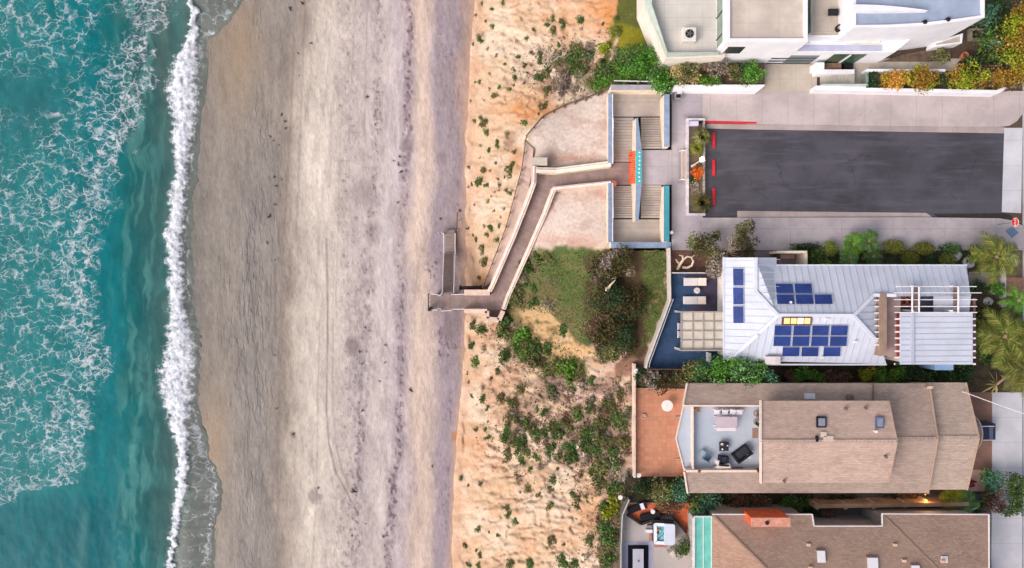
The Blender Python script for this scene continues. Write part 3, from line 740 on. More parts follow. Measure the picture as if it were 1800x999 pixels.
for (x0, x1) in ((777.5, 780), (797.5, 800)):
    a = (x0, 516, -10.05); b = (x1, 446, -14); c2 = (x1, 410, -14.6)
    o = MB().tube([P3(a), P3(b), P3(c2)], .055).build('handrail', M_whitemetal, bs)
    mp_ = MB()
    for i in range(9):
        q = lerp3(a, b, i/8); p = W(*q); mp_.bar((p.x, p.y, p.z-1.3), p, .06, .06)
    p = W(*c2); mp_.bar((p.x, p.y, -16), p, .07, .07); mp_.build('rail_posts', M_brownmetal, o)
    mb = MB(); A, B = P3((x0, 516, -11.3)), P3((x1, 444, -15.3)); mb.bar(A, B, .1, .35); mb.build('stringer', M_darkwood, bs)
sg = thing('beach_sign', 'small sign board on posts at the foot of the beach stairs', 'sign', W(773, 410, -15.9))
p = W(770, 409, -14.6); q = W(777, 409, -14.6)
MB().bar(p, q, .06, .5).build('board', mat('grey_board', (150, 140, 146), .7), sg)
for a in (p, q): m = MB(); m.bar((a.x, a.y-.05, -16.2), (a.x, a.y-.05, -14.4), .09, .09); m.build('post', M_whitemetal, sg)
hr = thing('leaning_rail', 'rusty detached handrail standing beyond the beach stairs foot', 'rail', W(804, 395, -15.9))
MB().tube([W(803, 405, -14.9), W(804, 372, -15)], .05).build('top_rail', M_brownmetal, hr)
for y in (372, 388, 404): p = W(803.4, y, -14.95); m = MB(); m.bar((p.x, p.y, -16.3), p, .08, .08); m.build('post', M_whitemetal, hr)
dp = thing('drain_pipe', 'dark iron drain pipe lying along the pink platform wall', 'pipe', W(828, 506, -13))
MB().tube([W(808, 506.5, -12.2), W(847, 505.5, -12.0)], .2, 10).build('pipe', mat('dark_iron', (58, 40, 46), .6, .2), dp)
for x in (809, 846): MB().tube([W(x-1.2, 506, -12.1), W(x+1.2, 506, -12.1)], .3, 10).build('flange', M_black, dp)
p = W(828, 506, -12.3); MB().bar((p.x, p.y, -16.4), p, .3, .3).build('pier', M_darkwood, dp)

# post and rail fence along the ledge and the bluff path
fp = [(1074, 158), (1030, 176), (993, 188), (955, 207), (925, 242), (917, 300), (890, 400), (849, 508)]
fn = thing('ledge_fence', 'thin rusty post and rail fence curving along the ledge above the bluff', 'fence', W(925, 300, -10))
pts = []
for (x0, y0), (x1, y1) in zip(fp[:-1], fp[1:]):
    n = max(1, round(math.hypot(x1-x0, y1-y0)/24))
    for i in range(n): pts.append((x0+(x1-x0)*i/n, y0+(y1-y0)*i/n))
pts.append(fp[-1]); tops = []
for x, y in pts:
    z = max(G(x, y), -13)+.3; p = W(x, y, z); tops.append(p+Vector((0, 0, 1.05)))
    m = MB(); m.bar((p.x, p.y, z-.6), (p.x, p.y, z+1.1), .1, .1); m.build('post', M_brownmetal, fn)
MB().tube(tops, .045).build('rail', M_brownmetal, fn)
MB().tube([p-Vector((0, 0, .5)) for p in tops], .035).build('rail', M_brownmetal, fn)
# thin wire rail above the hedge
fw = thing('wire_rail', 'thin pale rail on posts above the hedge behind the stairwell', 'rail', W(1110, 143, 0))
MB().tube([W(1079, 142, .9), W(1147, 143.5, .9)], .05).build('rail', M_whitemetal, fw)
for x in (1080, 1112, 1146): p = W(x, 142.6, .9); m = MB(); m.bar((p.x, p.y, -2), p, .07, .07); m.build('post', M_brownmetal, fw)
# ================================================================ street end
t = NT('asphalt_old'); c = S((77, 75, 84))
a = t.noise(.22, 5, .6); b = t.noise(1.0, 4, .6, t.mp((.18, 1.6, 1))); g = t.noise(18, 3, .75)
col = t.mix(t.rng(a, .35, .65), tuple(v*.74 for v in c), tuple(v*1.14 for v in c))
col = t.mix(t.rng(b, .48, .68, 0, .6), col, tuple(v*1.45 for v in S((76, 74, 84))))
col = t.mix(t.rng(t.noise(.5, 5, .65, t.mp((.35, 1.2, 1))), .54, .7, 0, .6), col, tuple(v*.55 for v in c))
col = t.mix(t.rng(g, .45, .8, 0, .5), col, tuple(v*.55 for v in c))
nd = t.n('TexVoronoi', feature='DISTANCE_TO_EDGE'); wq = t.n('VectorMath', operation='ADD'); t.l(t.P(), wq.inputs[0])
wz = t.n('VectorMath', operation='SCALE'); t.l(t.noise(.8, 4, .6, out=1), wz.inputs[0]); wz.inputs['Scale'].default_value = .8; t.l(wz.outputs[0], wq.inputs[1])
t.l(wq.outputs[0], nd.inputs['Vector']); nd.inputs['Scale'].default_value = .16
crk = t.math('MULTIPLY', t.math('LESS_THAN', nd.outputs['Distance'], .004), t.rng(t.noise(.35, 2), .5, .6))
col = t.mix(t.math('MULTIPLY', crk, .35), col, (.012, .012, .014))
t.bump(g, .3, .02); M_asphalt = t.fin(col, .9, .2)
M_walkN = concrete('north_pavement_concrete', (186, 173, 173), 2.45, 0, .3, 0, .10, .03)
M_walkS = concrete('south_pavement_concrete', (172, 163, 168), 4.9, 1.9, .6, .25, .12, .03, .6)
M_gutter = concrete('gutter_concrete', (172, 158, 156), 3.0, 0, 0, 0, .12, .03)
M_pale = concrete('pale_concrete', (200, 198, 206), 0, 2.4, 0, .3, .08, .03, .3)
M_soil = mat('garden_soil', (104, 88, 74), .95, .25, 2.0, bump=.4)
def struct(mb, name, m): o = mb.build(name, m); o['kind'] = 'structure'; return o
struct(MB().pp([(1241, 217), (1241, 383), (1765, 383), (1765, 217)], -.6, -.09+.004).add([], []), 'road', M_asphalt)
struct(MB().pr(1181.5, 160, 1235, 440, -.5, 0).pr(1126, 264, 1181.2, 325, -.5, -.004), 'plaza', M_plaza)
struct(MB().pp([(1235.3, 163), (1235.3, 214), (1330, 218.4), (1560, 221.6), (1757, 223), (1775, 221), (1788, 213), (1798, 200), (1815, 160), (1790, 160)], -.5, .05), 'north_pavement', M_walkN)
struct(MB().pp([(1235.3, 383), (1235.3, 440), (1815, 440), (1815, 402), (1796, 396), (1780, 388), (1757, 384), (1600, 382)], -.5, .05), 'south_pavement', M_walkS)
struct(MB().pp([(1241, 217.5), (1241, 226), (1330, 228), (1765, 234.5), (1765, 223.6), (1560, 222.2), (1330, 219.2)], -.5, -.078), 'gutter', M_gutter)
struct(MB().pp([(1296, 371), (1296, 382.4), (1600, 381.4), (1640, 383), (1628, 374.5)], -.5, -.078), 'gutter', M_gutter)
struct(MB().pp([(1765.5, 225), (1761, 373), (1795, 375), (1797.5, 225)], -.5, -.076), 'cross_gutter', M_pale)
struct(MB().pr(1798, 100, 1990, 1100, -.5, -.06), 'side_street', mat('side_street_paving', (176, 172, 180), .9, .1))
# water stain of the gutter outflow is dark asphalt
struct(MB().pp([(1640, 376), (1764, 375), (1776, 378), (1781, 385), (1757, 383), (1650, 382.5)], -.4, -.074), 'wet_gutter_patch', mat('damp_asphalt', (52, 48, 48), .7, .2, 2))
rk = MB().pp([(1236, 212), (1236, 215.6), (1330, 218), (1330, 214.5)], -.3, .062).build('red_kerb', mat('red_kerb_paint', (206, 44, 62), .6, .1, 2))
tag(rk, 'long red painted kerb along the north edge of the road', 'kerb')
M_red = mat('red_block_paint', (196, 38, 52), .6, .14, 4)
for lab, y0, y1 in (('red parking block in the road end, nearest the red kerb', 233, 260), ('red parking block in the road end, middle one beside the lamp', 281, 309), ('red parking block in the road end, beside the spiky dry grass', 331, 360)):
    b_ = thing('parking_block', lab, 'parking block', W(1255, (y0+y1)/2, -.09), 'red parking blocks')
    A, B = W(1252.5, y0, .08), W(1257.5, y1, .08)
    MB().prism([(A.x, A.y), (A.x, B.y), (B.x, B.y), (B.x, A.y)], -.09, .08).build('block', M_red, b_, bevel=.04)
    m = MB()
    for y in (y0+4, y1-4): m.lathe(W(1255, y, .075), [(.03, 0), (.03, .025)], 8)
    m.build('bolts', M_black, b_)
# planter
pl = thing('street_planter', 'long planter bed with lilac white kerb walls at the road end', 'planter', W(1222, 293, 0))
m = MB().pr(1206, 208, 1211, 379, -.3, .42).pr(1211.1, 208, 1240, 212, -.3, .42).pr(1211.1, 375, 1240, 379, -.3, .42)
m.build('planter_wall', mat('lilac_white_wall', (200, 194, 204), .85, .14, 3), pl)
MB().pr(1235.5, 212.2, 1239.5, 374.8, -.3, .34).build('back_kerb', mat('stone_kerb', (156, 148, 148), .9, .3, 5), pl)
MB().pr(1211.2, 212.2, 1235.4, 374.8, -.3, .25).build('soil', M_soil, pl)
ub = thing('utility_box', 'flat lilac utility box in the top corner of the planter', 'box', W(1220, 217, .25))
MB().pr(1212.5, 213, 1228, 221, .25, .6).build('cabinet', mat('lilac_box', (190, 188, 214), .6), ub, bevel=.02)
MB().pr(1230, 212.5, 1234.5, 217, .25, .5).build('meter', M_black, ub)
bc_ = thing('wooden_bench', 'pale wooden bench backed against the planter wall', 'bench', W(1200, 291, 0))
m = MB()
for k in range(3): m.bar(W(1198+k*2.4, 264, .46), W(1198+k*2.4, 317, .46), .11, .04)
m.build('seat', mat('bench_wood', (186, 168, 160), .8), bc_)
MB().bar(W(1205.2, 265, .85), W(1205.2, 316, .85), .05, .3).build('backrest', mat('bench_wood', (186, 168, 160)), bc_)
for y in (265, 316):
    m = MB(); a = W(1197, y, .5); b = W(1206, y, .5); m.bar((a.x, a.y, 0), (a.x, a.y, .62), .07, .07).bar((b.x, b.y, 0), (b.x, b.y, .95), .07, .07).bar((a.x-.03, a.y, .62), (b.x+.03, b.y, .62), .09, .05); m.build('arm_frame', M_whitemetal, bc_)
# lit lamp
lp = thing('street_lamp', 'lit street lamp with a glowing white head above the planter', 'street lamp', W(1216, 292.5, .25))
b = W(1216, 292.5, .25); hd = W(1234, 281, 3.7)
MB().lathe((b.x, b.y, .25), [(.14, 0), (.14, .3), (.07, .36), (.055, 3.0), (.05, 3.35)], 10).build('pole', mat('pale_pole', (206, 198, 196), .6), lp)
tp = (b.x, b.y, 3.6)
MB().lathe((b.x, b.y, 3.6), [(.07, -.02), (.2, .03), (.23, .1)], 12).build('collar', M_whitemetal, lp)
t = NT('lamp_glow'); t.b.inputs['Emission Color'].default_value = (1, .86, .56, 1); t.b.inputs['Emission Strength'].default_value = 5; M_glow = t.fin((.9, .9, .85), .4)
MB().lathe((b.x, b.y, 3.7), [(.12, 0), (.19, .07), (.21, .17), (.17, .28), (.08, .35)], 16).build('lamp_globe', M_glow, lp, smooth=True)
ld = bpy.data.lights.new('lamp_light', 'POINT'); ld.energy = 420; ld.color = (1, .86, .6); ld.shadow_soft_size = .3
lo = bpy.data.objects.new('lamp_light', ld); COL.objects.link(lo); lo.location = (b.x, b.y, 4.5)
# litter bin by the stairwell, white pillar
tb = thing('litter_bin', 'small open litter bin with white frame beside the stairwell corner', 'litter bin', W(1192, 168, 0))
MB().pr(1187, 163, 1198, 173, .05, .75).build('bin_body', mat('grey_bin', (150, 146, 152), .7), tb)
MB().pr(1188.5, 166, 1196.5, 172, .754, .78).build('opening', M_black, tb)
MB().pr(1192, 159.5, 1199, 163.5, .5, 1.0).build('hood', M_whitemetal, tb)
wb = thing('white_bollard', 'short white bollard beside the lower teal stair wall', 'bollard', W(1177.5, 408, 0))
p = W(1177.5, 410, 0); MB().lathe(p, [(.14, 0), (.14, .6), (.1, .7)], 12).build('post', M_whitemetal, wb)
MB().lathe(p+Vector((0, 0, .7)), [(.16, 0), (.16, .08), (.05, .13)], 12).build('cap', M_whitemetal, wb)
# stop sign facing west, tactile pad, street sign
ss = thing('stop_sign', 'red octagonal STOP sign on a pole at the street corner', 'sign', W(1760, 397, .05))
hc = W(1784.5, 391, 2.3); Rr = .40
MB().lathe((hc.x+.06, hc.y, .05), [(.04, 0), (.04, 2.75)], 8).build('pole', mat('galvanised', (150, 152, 156), .5, .1, 3, metal=.4), ss)
def octo(r, x0, x1):
    pts = [(r*math.cos(math.pi/8+i*math.pi/4)/math.cos(math.pi/8), r*math.sin(math.pi/8+i*math.pi/4)/math.cos(math.pi/8)) for i in range(8)]
    m = MB(); vs = [(x0, hc.y+a, hc.z+b2) for a, b2 in pts]+[(x1, hc.y+a, hc.z+b2) for a, b2 in pts]
    m.add(vs, [tuple(range(8)), tuple(range(8, 16))[::-1]]+[(i, (i+1) % 8, 8+(i+1) % 8, 8+i) for i in range(8)]); return m
face = octo(Rr, hc.x-.012, hc.x+.02).build('border', mat('sign_white', (240, 238, 238), .5, .03), ss)
octo(Rr*.93, hc.x-.02, hc.x-.0125).build('face', mat('sign_red', (206, 24, 36), .45, .04), face)
def text_mesh(body, size, matw, m, name, parent, ext=.004):
    cu = bpy.data.curves.new('txt', 'FONT'); cu.body = body; cu.size = size; cu.align_x = 'CENTER'; cu.align_y = 'CENTER'; cu.extrude = ext
    o = bpy.data.objects.new('txt', cu); COL.objects.link(o)
    dg = bpy.context.evaluated_depsgraph_get(); me = bpy.data.meshes.new_from_object(o.evaluated_get(dg)); bpy.data.objects.remove(o)
    me.transform(matw); me.transform(Matrix.Translation(-ABS[parent.name])); me.materials.clear(); me.materials.append(m)
    q = bpy.data.objects.new(name, me); COL.objects.link(q); q.parent = parent; ABS[q.name] = ABS[parent.name]; return q
rot = Matrix(((0, 0, -1, 0), (-1, 0, 0, 0), (0, 1, 0, 0), (0, 0, 0, 1)))
text_mesh('STOP', .34, Matrix.Translation((hc.x-.026, hc.y, hc.z)) @ rot, mat('sign_white', (240, 238, 238)), 'lettering', face)
tp_ = tag(MB().pp([(1779, 398), (1767, 406), (1779, 418.5), (1791, 409)], .054, .075).build('tactile_pad', mat('slate_blue_pad', (104, 126, 152), .7, .08, 3)), 'slate blue square tactile pad on the corner pavement beside the STOP sign', 'paving pad')
# side pavement on the right and driveways
struct(MB().pp([(1744, 690), (1744, 840), (1742, 1060), (1797, 1060), (1797, 690)], -.4, .03), 'side_pavement', M_pale)
struct(MB().pp([(1765, 470), (1765, 689), (1797, 689), (1797, 440.5), (1780, 440.5)], -.4, -.02), 'verge', M_soil)
t = NT('brown_drive'); M_bdrive = concrete('brown_driveway', (142, 108, 96), 1.1, 1.1, 0, 0, .14, .02)
struct(MB().pr(1660, 690, 1743.6, 838, -.4, .026), 'driveway', M_bdrive)
# ================================================================ houses: common
def inset(xy, d):
    n = len(xy); P = [Vector((p[0], p[1])) for p in xy]
    area = sum(P[i].x*P[(i+1) % n].y-P[(i+1) % n].x*P[i].y for i in range(n))
    sg = 1 if area > 0 else -1; out = []
    for i in range(n):
        a, b, c_ = P[i-1], P[i], P[(i+1) % n]
        d1 = (b-a).normalized(); d2 = (c_-b).normalized()
        n1 = Vector((-d1.y, d1.x))*sg; n2 = Vector((-d2.y, d2.x))*sg
        k = n1+n2; k = k/max(.25, k.dot(k)/2) if k.length > 1e-6 else n1
        out.append(b+k*d)
    return out
def ring(mb, xy, z0, z1, t):
    inn = inset(xy, t); n = len(xy)
    vs = [(p[0], p[1], z0) for p in xy]+[(p[0], p[1], z1) for p in xy]+[(p[0], p[1], z0) for p in inn]+[(p[0], p[1], z1) for p in inn]
    fs = []
    for i in range(n):
        j = (i+1) % n
        fs += [(i, j, n+j, n+i), (2*n+j, 2*n+i, 3*n+i, 3*n+j), (n+i, n+j, 3*n+j, 3*n+i), (j, i, 2*n+i, 2*n+j)]
    return mb.add(vs, fs)
def wxy(pts, z): return [W(x, y, z) for x, y in pts]
def block(parent, pts, z0, z1, mw, mr, rim=.25, rh=.22, rimmat=None, wname='wall', rname='roof'):
    """flat roofed volume: outline in px at the parapet top z1"""
    xy = wxy(pts, z1); w_ = MB().prism(xy, z0, z1-rh).build(wname, mw, parent)
    r_ = MB().prism(inset(xy, rim+.003), z1-rh-.05, z1-rh+.012).build(rname, mr, parent)
    m = MB(); ring(m, xy, z1-rh+.001, z1, rim); m.build('parapet', rimmat or mw, parent)
    return r_
def hatch(poly, d, sp, off=0.5):
    """segments across a planar 3-D polygon, parallel to direction d, spaced sp"""
    poly = [Vector(p) for p in poly]; o = poly[0]; nrm = Vector((0, 0, 0))
    for i in range(len(poly)):
        nrm += (poly[i]-o).cross(poly[(i+1) % len(poly)]-o)
    nrm.normalize(); d = Vector(d); d = (d-nrm*d.dot(nrm)).normalized(); u = nrm.cross(d)
    q = [((p-o).dot(d), (p-o).dot(u)) for p in poly]
    lo = min(a[1] for a in q); hi = max(a[1] for a in q); out = []; v = lo+sp*off
    while v < hi:
        xs = []
        for i in range(len(q)):
            (x0, y0), (x1, y1) = q[i], q[(i+1) % len(q)]
            if (y0 > v) != (y1 > v): xs.append(x0+(x1-x0)*(v-y0)/(y1-y0))
        xs.sort()
        for a, b in zip(xs[::2], xs[1::2]):
            if b-a > .15: out.append((o+d*a+u*v, o+d*b+u*v))
        v += sp
    return out, (nrm if nrm.z > 0 else -nrm)
def onplane(px, py, plane, off=0.0):
    """point of the plane (given by 3 points) seen at a photo pixel"""
    a, b, c_ = [Vector(p) for p in plane[:3]]; n = (b-a).cross(c_-a).normalized()
    if n.z < 0: n = -n
    o = Vector((0, 0, H)); d = W(px, py, 0)-o
    return o+d*(((a+n*off)-o).dot(n)/d.dot(n))
M_white = mat('white_render', (232, 230, 236), .8, .05, .8, bump=.05)
M_roofgrey = concrete('pale_roof_tiles', (208, 202, 196), 1.15, 1.15, 0, 0, .07, .02, .25)
M_rooftan = concrete('tan_flat_roof', (202, 188, 178), 2.6, 2.6, .1, .3, .12, .02, .35)
M_bluegrey = mat('blue_grey_membrane', (158, 170, 194), .7, .12, .5)
M_lilac = mat('lilac_membrane', (178, 180, 206), .75, .08, 1)
M_glassg = mat('green_glass', (122, 142, 130), .15, .15, .8, spec=.5)
M_darkglass = mat('dark_window_glass', (52, 58, 62), .1, .2, .8, spec=.5)
M_tanpave = concrete('tan_paving', (190, 178, 166), 1.5, 1.5, 0, 0, .1, .02, .4)

# ---------------------------------------------------------------- modern white house (top)
wh = thing('modern_white_house', 'modern white house of flat roofed blocks and terraces above the road', 'house', W(1420, 50, 0))
r1 = block(wh, [(1131, -60), (1131, 8), (1169.5, 104), (1275, 100), (1275, -60)], -.5, 3.2, mat('cream_white_render', (222, 212, 202), .8, .06), M_roofgrey, .18, .1)
# grey green sloping parapet inside the west and south edge
m = MB(); A = [W(1134, -60, 3.25), W(1134, 8, 3.25), W(1171, 101, 3.25), W(1264, 97, 3.25)]; B = [W(1146, -60, 3.9), W(1146, 8, 3.9), W(1173.5, 92.5, 3.9), W(1264, 91.5, 3.9)]
for i in range(3): m.slab([A[i], A[i+1], B[i+1], B[i]], .1)
m.build('glass_guard', mat('grey_green_glass', (172, 182, 174), .25, .08, 2, spec=.5), wh)
block(wh, [(1277, -60), (1277, 74), (1420, 74), (1420, -60)], 0, 6.0, M_white, M_rooftan, .32, .2)
yA = W(0, 74, 6).y; xW = W(1277, 0, 6).x
m = MB(); m.box((xW-.03, (W(0, -60, 6).y+W(0, 66, 6).y)/2, 4.15), (.06, abs(W(0, -60, 6).y-W(0, 66, 6).y), 1.5)); gl = m.build('window', M_glassg, wh)
m = MB()
for y in (-20, 27, 66): m.box((xW-.08, W(0, y, 4.1).y, 4.15), (.1, .09, 1.6))
m.build('window_frame', mat('window_frame_dark', (74, 70, 70), .5), gl)
m = MB().box((W(1290, 0, 4).x, yA-.03, 4.0), (1.5, .06, 1.6)); gw = m.build('window', M_darkglass, wh)
# low south wing with recessed lilac strip
low = [(1279, 82), (1420.5, 82), (1560, 82), (1560, 104), (1279, 104)]
m = MB().pp([(1300, 75), (1424, 75), (1424, 60), (1490, 60), (1622, 52), (1573, 92), (1300, 92)], 0, 3.1).build('wall', M_white, wh)
MB().pr(1394, 79, 1551, 90, 3.0, 3.13).build('roof_recess', M_lilac, wh)
yS = W(0, 92, 3.1).y
m = MB().box(((W(1350, 0, 1.2).x+W(1432, 0, 1.2).x)/2, yS-.04, 1.15), (abs(W(1350, 0, 1.2).x-W(1432, 0, 1.2).x), .1, 2.2)); gd = m.build('garage_door', mat('garage_grey', (126, 132, 134), .5, .1), wh)
m = MB()
for z in (.3, 1.0, 1.7): m.box(((W(1350, 0, 1.2).x+W(1432, 0, 1.2).x)/2, yS-.11, z), (abs(W(1352, 0, 1.2).x-W(1430, 0, 1.2).x), .05, .3))
m.build('door_panel', mat('garage_panel_dark', (66, 76, 84), .4), gd)
# middle terrace behind a glass guard, and the tall blue roof
block(wh, [(1420.6, -60), (1420.6, 66), (1500, 66), (1500, -60)], 0, 4.2, M_white, M_tanpave, .2, .1)
m = MB().bar(W(1420, -60, 5.0), W(1420, 62, 5.0), .06, 1.5); m.build('glass_guard', M_glassg, wh)
blue = [(1500, -60), (1500, 49), (1560, 48.5), (1622, 45), (1676, 39), (1731, 31), (1731, -60)]
rb_ = block(wh, blue, 0, 6.8, M_white, M_bluegrey, .24, .2)
m = MB()
for x, y in ((1623.5, 40.5), (1664, 36)): m.lathe(W(x, y, 6.6), [(.19, 0), (.19, .25), (.14, .3)], 12)
m.build('vent_pipe', M_black, rb_)
cr = [(1499, 20.5), (1632, 18.6)]+[(1632-i*9.5, 18-10*math.sin(math.pi*.5*min(1, i/13))) for i in range(1, 14)]+[(1499, 8)]
MB().pp(cr, 6.5, 7.1).build('curved_wall', M_white, wh)
# sloping white east wing
MB().pr(1493, 58, 1552, 62.5, 3.1, 3.3).build('skylight', mat('skylight_grey', (150, 152, 164), .3), wh)
MB().pp([(1487, 66), (1550, 66), (1546, 76), (1490, 76)], 3.0, 3.45).build('bay_roof', mat('cream_render', (232, 222, 208), .8), wh)
MB().pr(1560, 58, 1602, 62.5, 3.1, 3.315).build('skylight', M_lilac, wh)
block(wh, [(1641, 83), (1644, 74), (1693, 58.5), (1691, 76)], 0, 1.3, M_white, M_tanpave, .16, .1)
xa, xb = W(1456, 0, 1.4).x, W(1512, 0, 1.4).x
m = MB().box(((xa+xb)/2, yS-.03, 1.45), (xb-xa, .08, 2.3)); m.build('entry_glass', mat('entry_glass', (66, 92, 74), .12, .3, 1.2, spec=.5), wh)
m = MB().box(((xa+xb)/2, yS-.1, 1.45), (.12, .1, 2.35)); m.build('glazing_bar', M_whitemetal, wh)
# things on the roofs
ac = thing('roof_cooling_unit', 'square white cooling unit with a black fan on the west roof', 'air conditioner', W(1211, 62, 3.1))
MB().pr(1200, 48, 1224, 72.5, 3.12, 3.9).build('casing', mat('unit_white', (222, 212, 206), .6, .06), ac, bevel=.05)
p = W(1212, 59.5, 3.9); MB().lathe(p, [(.38, .002), (.38, .05), (.34, .05), (.34, .02)], 20).build('fan_grille', M_black, ac)
m = MB()
for k in range(5): m.bar(p+Vector((0, 0, .06)), p+Vector((.3*math.cos(k*1.257), .3*math.sin(k*1.257), .06)), .1, .015)
m.build('fan_blades', mat('fan_grey', (110, 112, 120), .4), ac)
bx_ = thing('roof_bench', 'small black bench on the terrace beside the blue roof', 'bench', W(1465, 21, 4.1))
MB().pr(1457, 15.5, 1474, 27, 4.4, 4.55).build('seat', M_black, bx_)
m = MB()
for x in (1459, 1472):
    for y in (17, 25): p = W(x, y, 4.4); m.bar((p.x, p.y, 4.11), p, .08, .08)
m.build('legs', M_brownmetal, bx_)
fr = thing('ring_planter', 'round black ring tub with a pale centre on the tan terrace', 'tub', W(1473, 51.5, 4.1))
MB().lathe(W(1473, 51.5, 4.11), [(.3, 0), (.32, .35), (.3, .4), (.2, .4), (.19, .25)], 20).build('tub', M_black, fr)
MB().lathe(W(1473, 51.5, 4.11), [(.185, .24), (.185, .28)], 16).build('fill', mat('pale_gravel', (204, 198, 192), .9), fr)
# forecourt
dv = MB().pp([(1344, 100), (1344, 150), (1330, 163), (1432, 163), (1436, 150), (1436, 100)], -.3, .03); struct(dv, 'house_driveway', M_tanpave)
struct(MB().pr(1500, 103, 1692, 125, -.3, .06).pr(1503, 125.2, 1522, 150, -.3, .056), 'garden_path', mat('garden_path_tan', (178, 168, 156), .9, .1))
struct(MB().pp([(1552, 108), (1590, 95), (1640, 86), (1671, 83), (1671, 108)], -.2, .14), 'flower_bed', M_soil)
es = thing('entry_steps', 'pale entry steps with glass sides between the driveway and the white house', 'steps', W(1470, 140, 0))
m = MB()
for i in range(9): m.pr(1443+i*6.6, 131, 1443+(i+1)*6.6, 149, -.1, .1+i*.1)
m.build('steps', mat('pale_step', (186, 180, 170), .9, .12), es)
MB().bar(W(1442, 150.3, 1.2), W(1522, 150.3, 1.6), .04, .8).build('glass_side', mat('step_glass', (176, 194, 186), .2), es)
MB().pr(1449, 111, 1479, 122, -.1, .5).build('brick_planter', mat('brown_brick', (136, 106, 92), .9, .25, 4), es)
MB().pr(1484, 111.5, 1500, 120, -.1, .35).build('dark_mat', M_black, es)
MB().pr(1434, 110, 1449, 122, -.1, 1.3).build('gate_pier', M_white, es)
MB().pr(1434.2, 122.3, 1502, 130.6, -.1, .8).build('cheek_wall', M_white, es)
fw_ = thing('front_garden_wall', 'long white garden wall along the north pavement below the orange hedge', 'wall', W(1600, 160, 0))
MB().pp([(1434, 150.8), (1432, 159), (1755, 165), (1771, 155), (1766, 153), (1752, 158.5), (1522, 154.5), (1522, 150.9)], -.2, 1.15).build('wall', M_white, fw_)
MB().pr(1523, 121.5, 1662, 126, -.2, .95).build('inner_wall', M_white, fw_)
MB().pr(1522.3, 126.3, 1526.8, 152, -.2, .9).build('end_wall', mat('greenish_glass', (150, 168, 158), .3), fw_)
MB().pr(1526.9, 126.4, 1755, 156.5, -.2, .3).build('bed_soil', M_soil, fw_)
fw2 = thing('hedge_retaining_wall', 'white retaining wall under the dark green hedge west of the driveway', 'wall', W(1260, 155, 0))
MB().pp([(1186, 149), (1183, 159.5), (1332, 161), (1344, 151), (1344, 149)], -.2, 1.0).build('wall', M_white, fw2)
MB().pr(1186, 107, 1344, 148.6, -.2, .5).build('bed_soil', M_soil, fw2)
pt = thing('garden_pot', 'tall terracotta pot at the end of the tan garden path', 'pot', W(1690, 101, 0))
MB().lathe(W(1690, 101, .06), [(.2, 0), (.32, .4), (.34, .6), (.26, .6), (.24, .45)], 16).build('pot', mat('terracotta', (190, 112, 78), .8, .1, 4), pt)
MB().lathe(W(1690, 101, .06), [(.235, .4), (.235, .5)], 12).build('soil', M_soil, pt)
pt2 = thing('garden_pot', 'round black pot beside the yellow hedge on the garden path', 'pot', W(1686, 114, 0))
MB().lathe(W(1686, 114, .06), [(.2, 0), (.3, .3), (.28, .5), (.2, .5), (.19, .35)], 16).build('pot', M_black, pt2)
MB().lathe(W(1686, 114, .06), [(.185, .3), (.185, .4)], 12).build('soil', M_soil, pt2)
wt = thing('cold_bed', 'brown timber cold frame bed under the dark trees', 'frame', W(1722, 58, 0))
m = MB(); ring(m, wxy([(1706, 50), (1706, 70), (1732, 70), (1732, 50)], .5), 0, .5, .18); m.build('frame', mat('grey_timber', (150, 138, 124), .85, .2), wt)
MB().pr(1708, 52, 1730, 68, 0, .25).build('bed_soil', mat('dark_mulch', (70, 56, 46), .95, .3), wt)
# ================================================================ white metal roofed house with solar panels
M_metalroof = mat('white_metal_roof', (198, 202, 217), .55, .06, .5, spec=.3)
M_seam = mat('roof_seam', (178, 182, 200), .6, .05)  # greyer than the roof: side shadow of the seams put into their colour
M_ridge = mat('ridge_flashing', (214, 216, 230), .5, .04)
M_beam = mat('white_beam', (226, 222, 228), .7, .05)
sh = thing('metal_roof_house', 'white house with a standing seam metal roof and blue solar panels', 'house', W(1480, 550, 0))
z_e, z_r = 3.1, 5.2
def p(x, y, z): return W(x, y, z)
wall_out = [(1277, 458), (1277, 627), (1556, 634), (1556, 520), (1700, 520), (1694, 471), (1366, 471), (1362, 458)]
MB().prism(wxy(wall_out, z_e-.1), -.3, z_e-.25).build('wall', mat('house_wall_white', (222, 214, 208), .8, .06), sh)
west = [p(1272, 453, 3.1), p(1272, 632, 3.1), p(1283, 634, 3.2)]
def planez(plane, px, py): return onplane(px, py, plane)
D = p(1367, 554.5, 5.2); _pw = [p(1272, 453, 3.1), p(1272, 633, 3.1), D]; C, B = onplane(1328, 513, _pw), onplane(1328, 453, _pw)
westpoly = [p(1272, 453, 3.1), B, C, D, onplane(1282, 633, _pw), p(1272, 633, 3.1)]
eastw = [B, p(1365, 453, 3.25), p(1365, 468, 3.25), D, C]
north = [p(1363, 467, 3.25), p(1699, 467, 3.25), onplane(1706, 521, [p(1363, 467, 3.25), p(1699, 467, 3.25), D]), onplane(1556, 521, [p(1363, 467, 3.25), p(1699, 467, 3.25), D]), onplane(1535, 519, [p(1363, 467, 3.25), p(1699, 467, 3.25), D]), p(1500, 555, 5.2), D]
_ps = [D, p(1500, 555, 5.2), p(1558, 640, 3.15)]; south = [D, p(1500, 555, 5.2), onplane(1548, 607, _ps), p(1558, 640, 3.15), onplane(1282, 634, _ps)]
hip = [p(1500, 555, 5.15), onplane(1535, 519, [p(1500, 555, 5.15), p(1546, 519, 3.9), p(1550, 607, 3.9)]), p(1546, 519, 3.9), p(1550, 607, 3.9)]
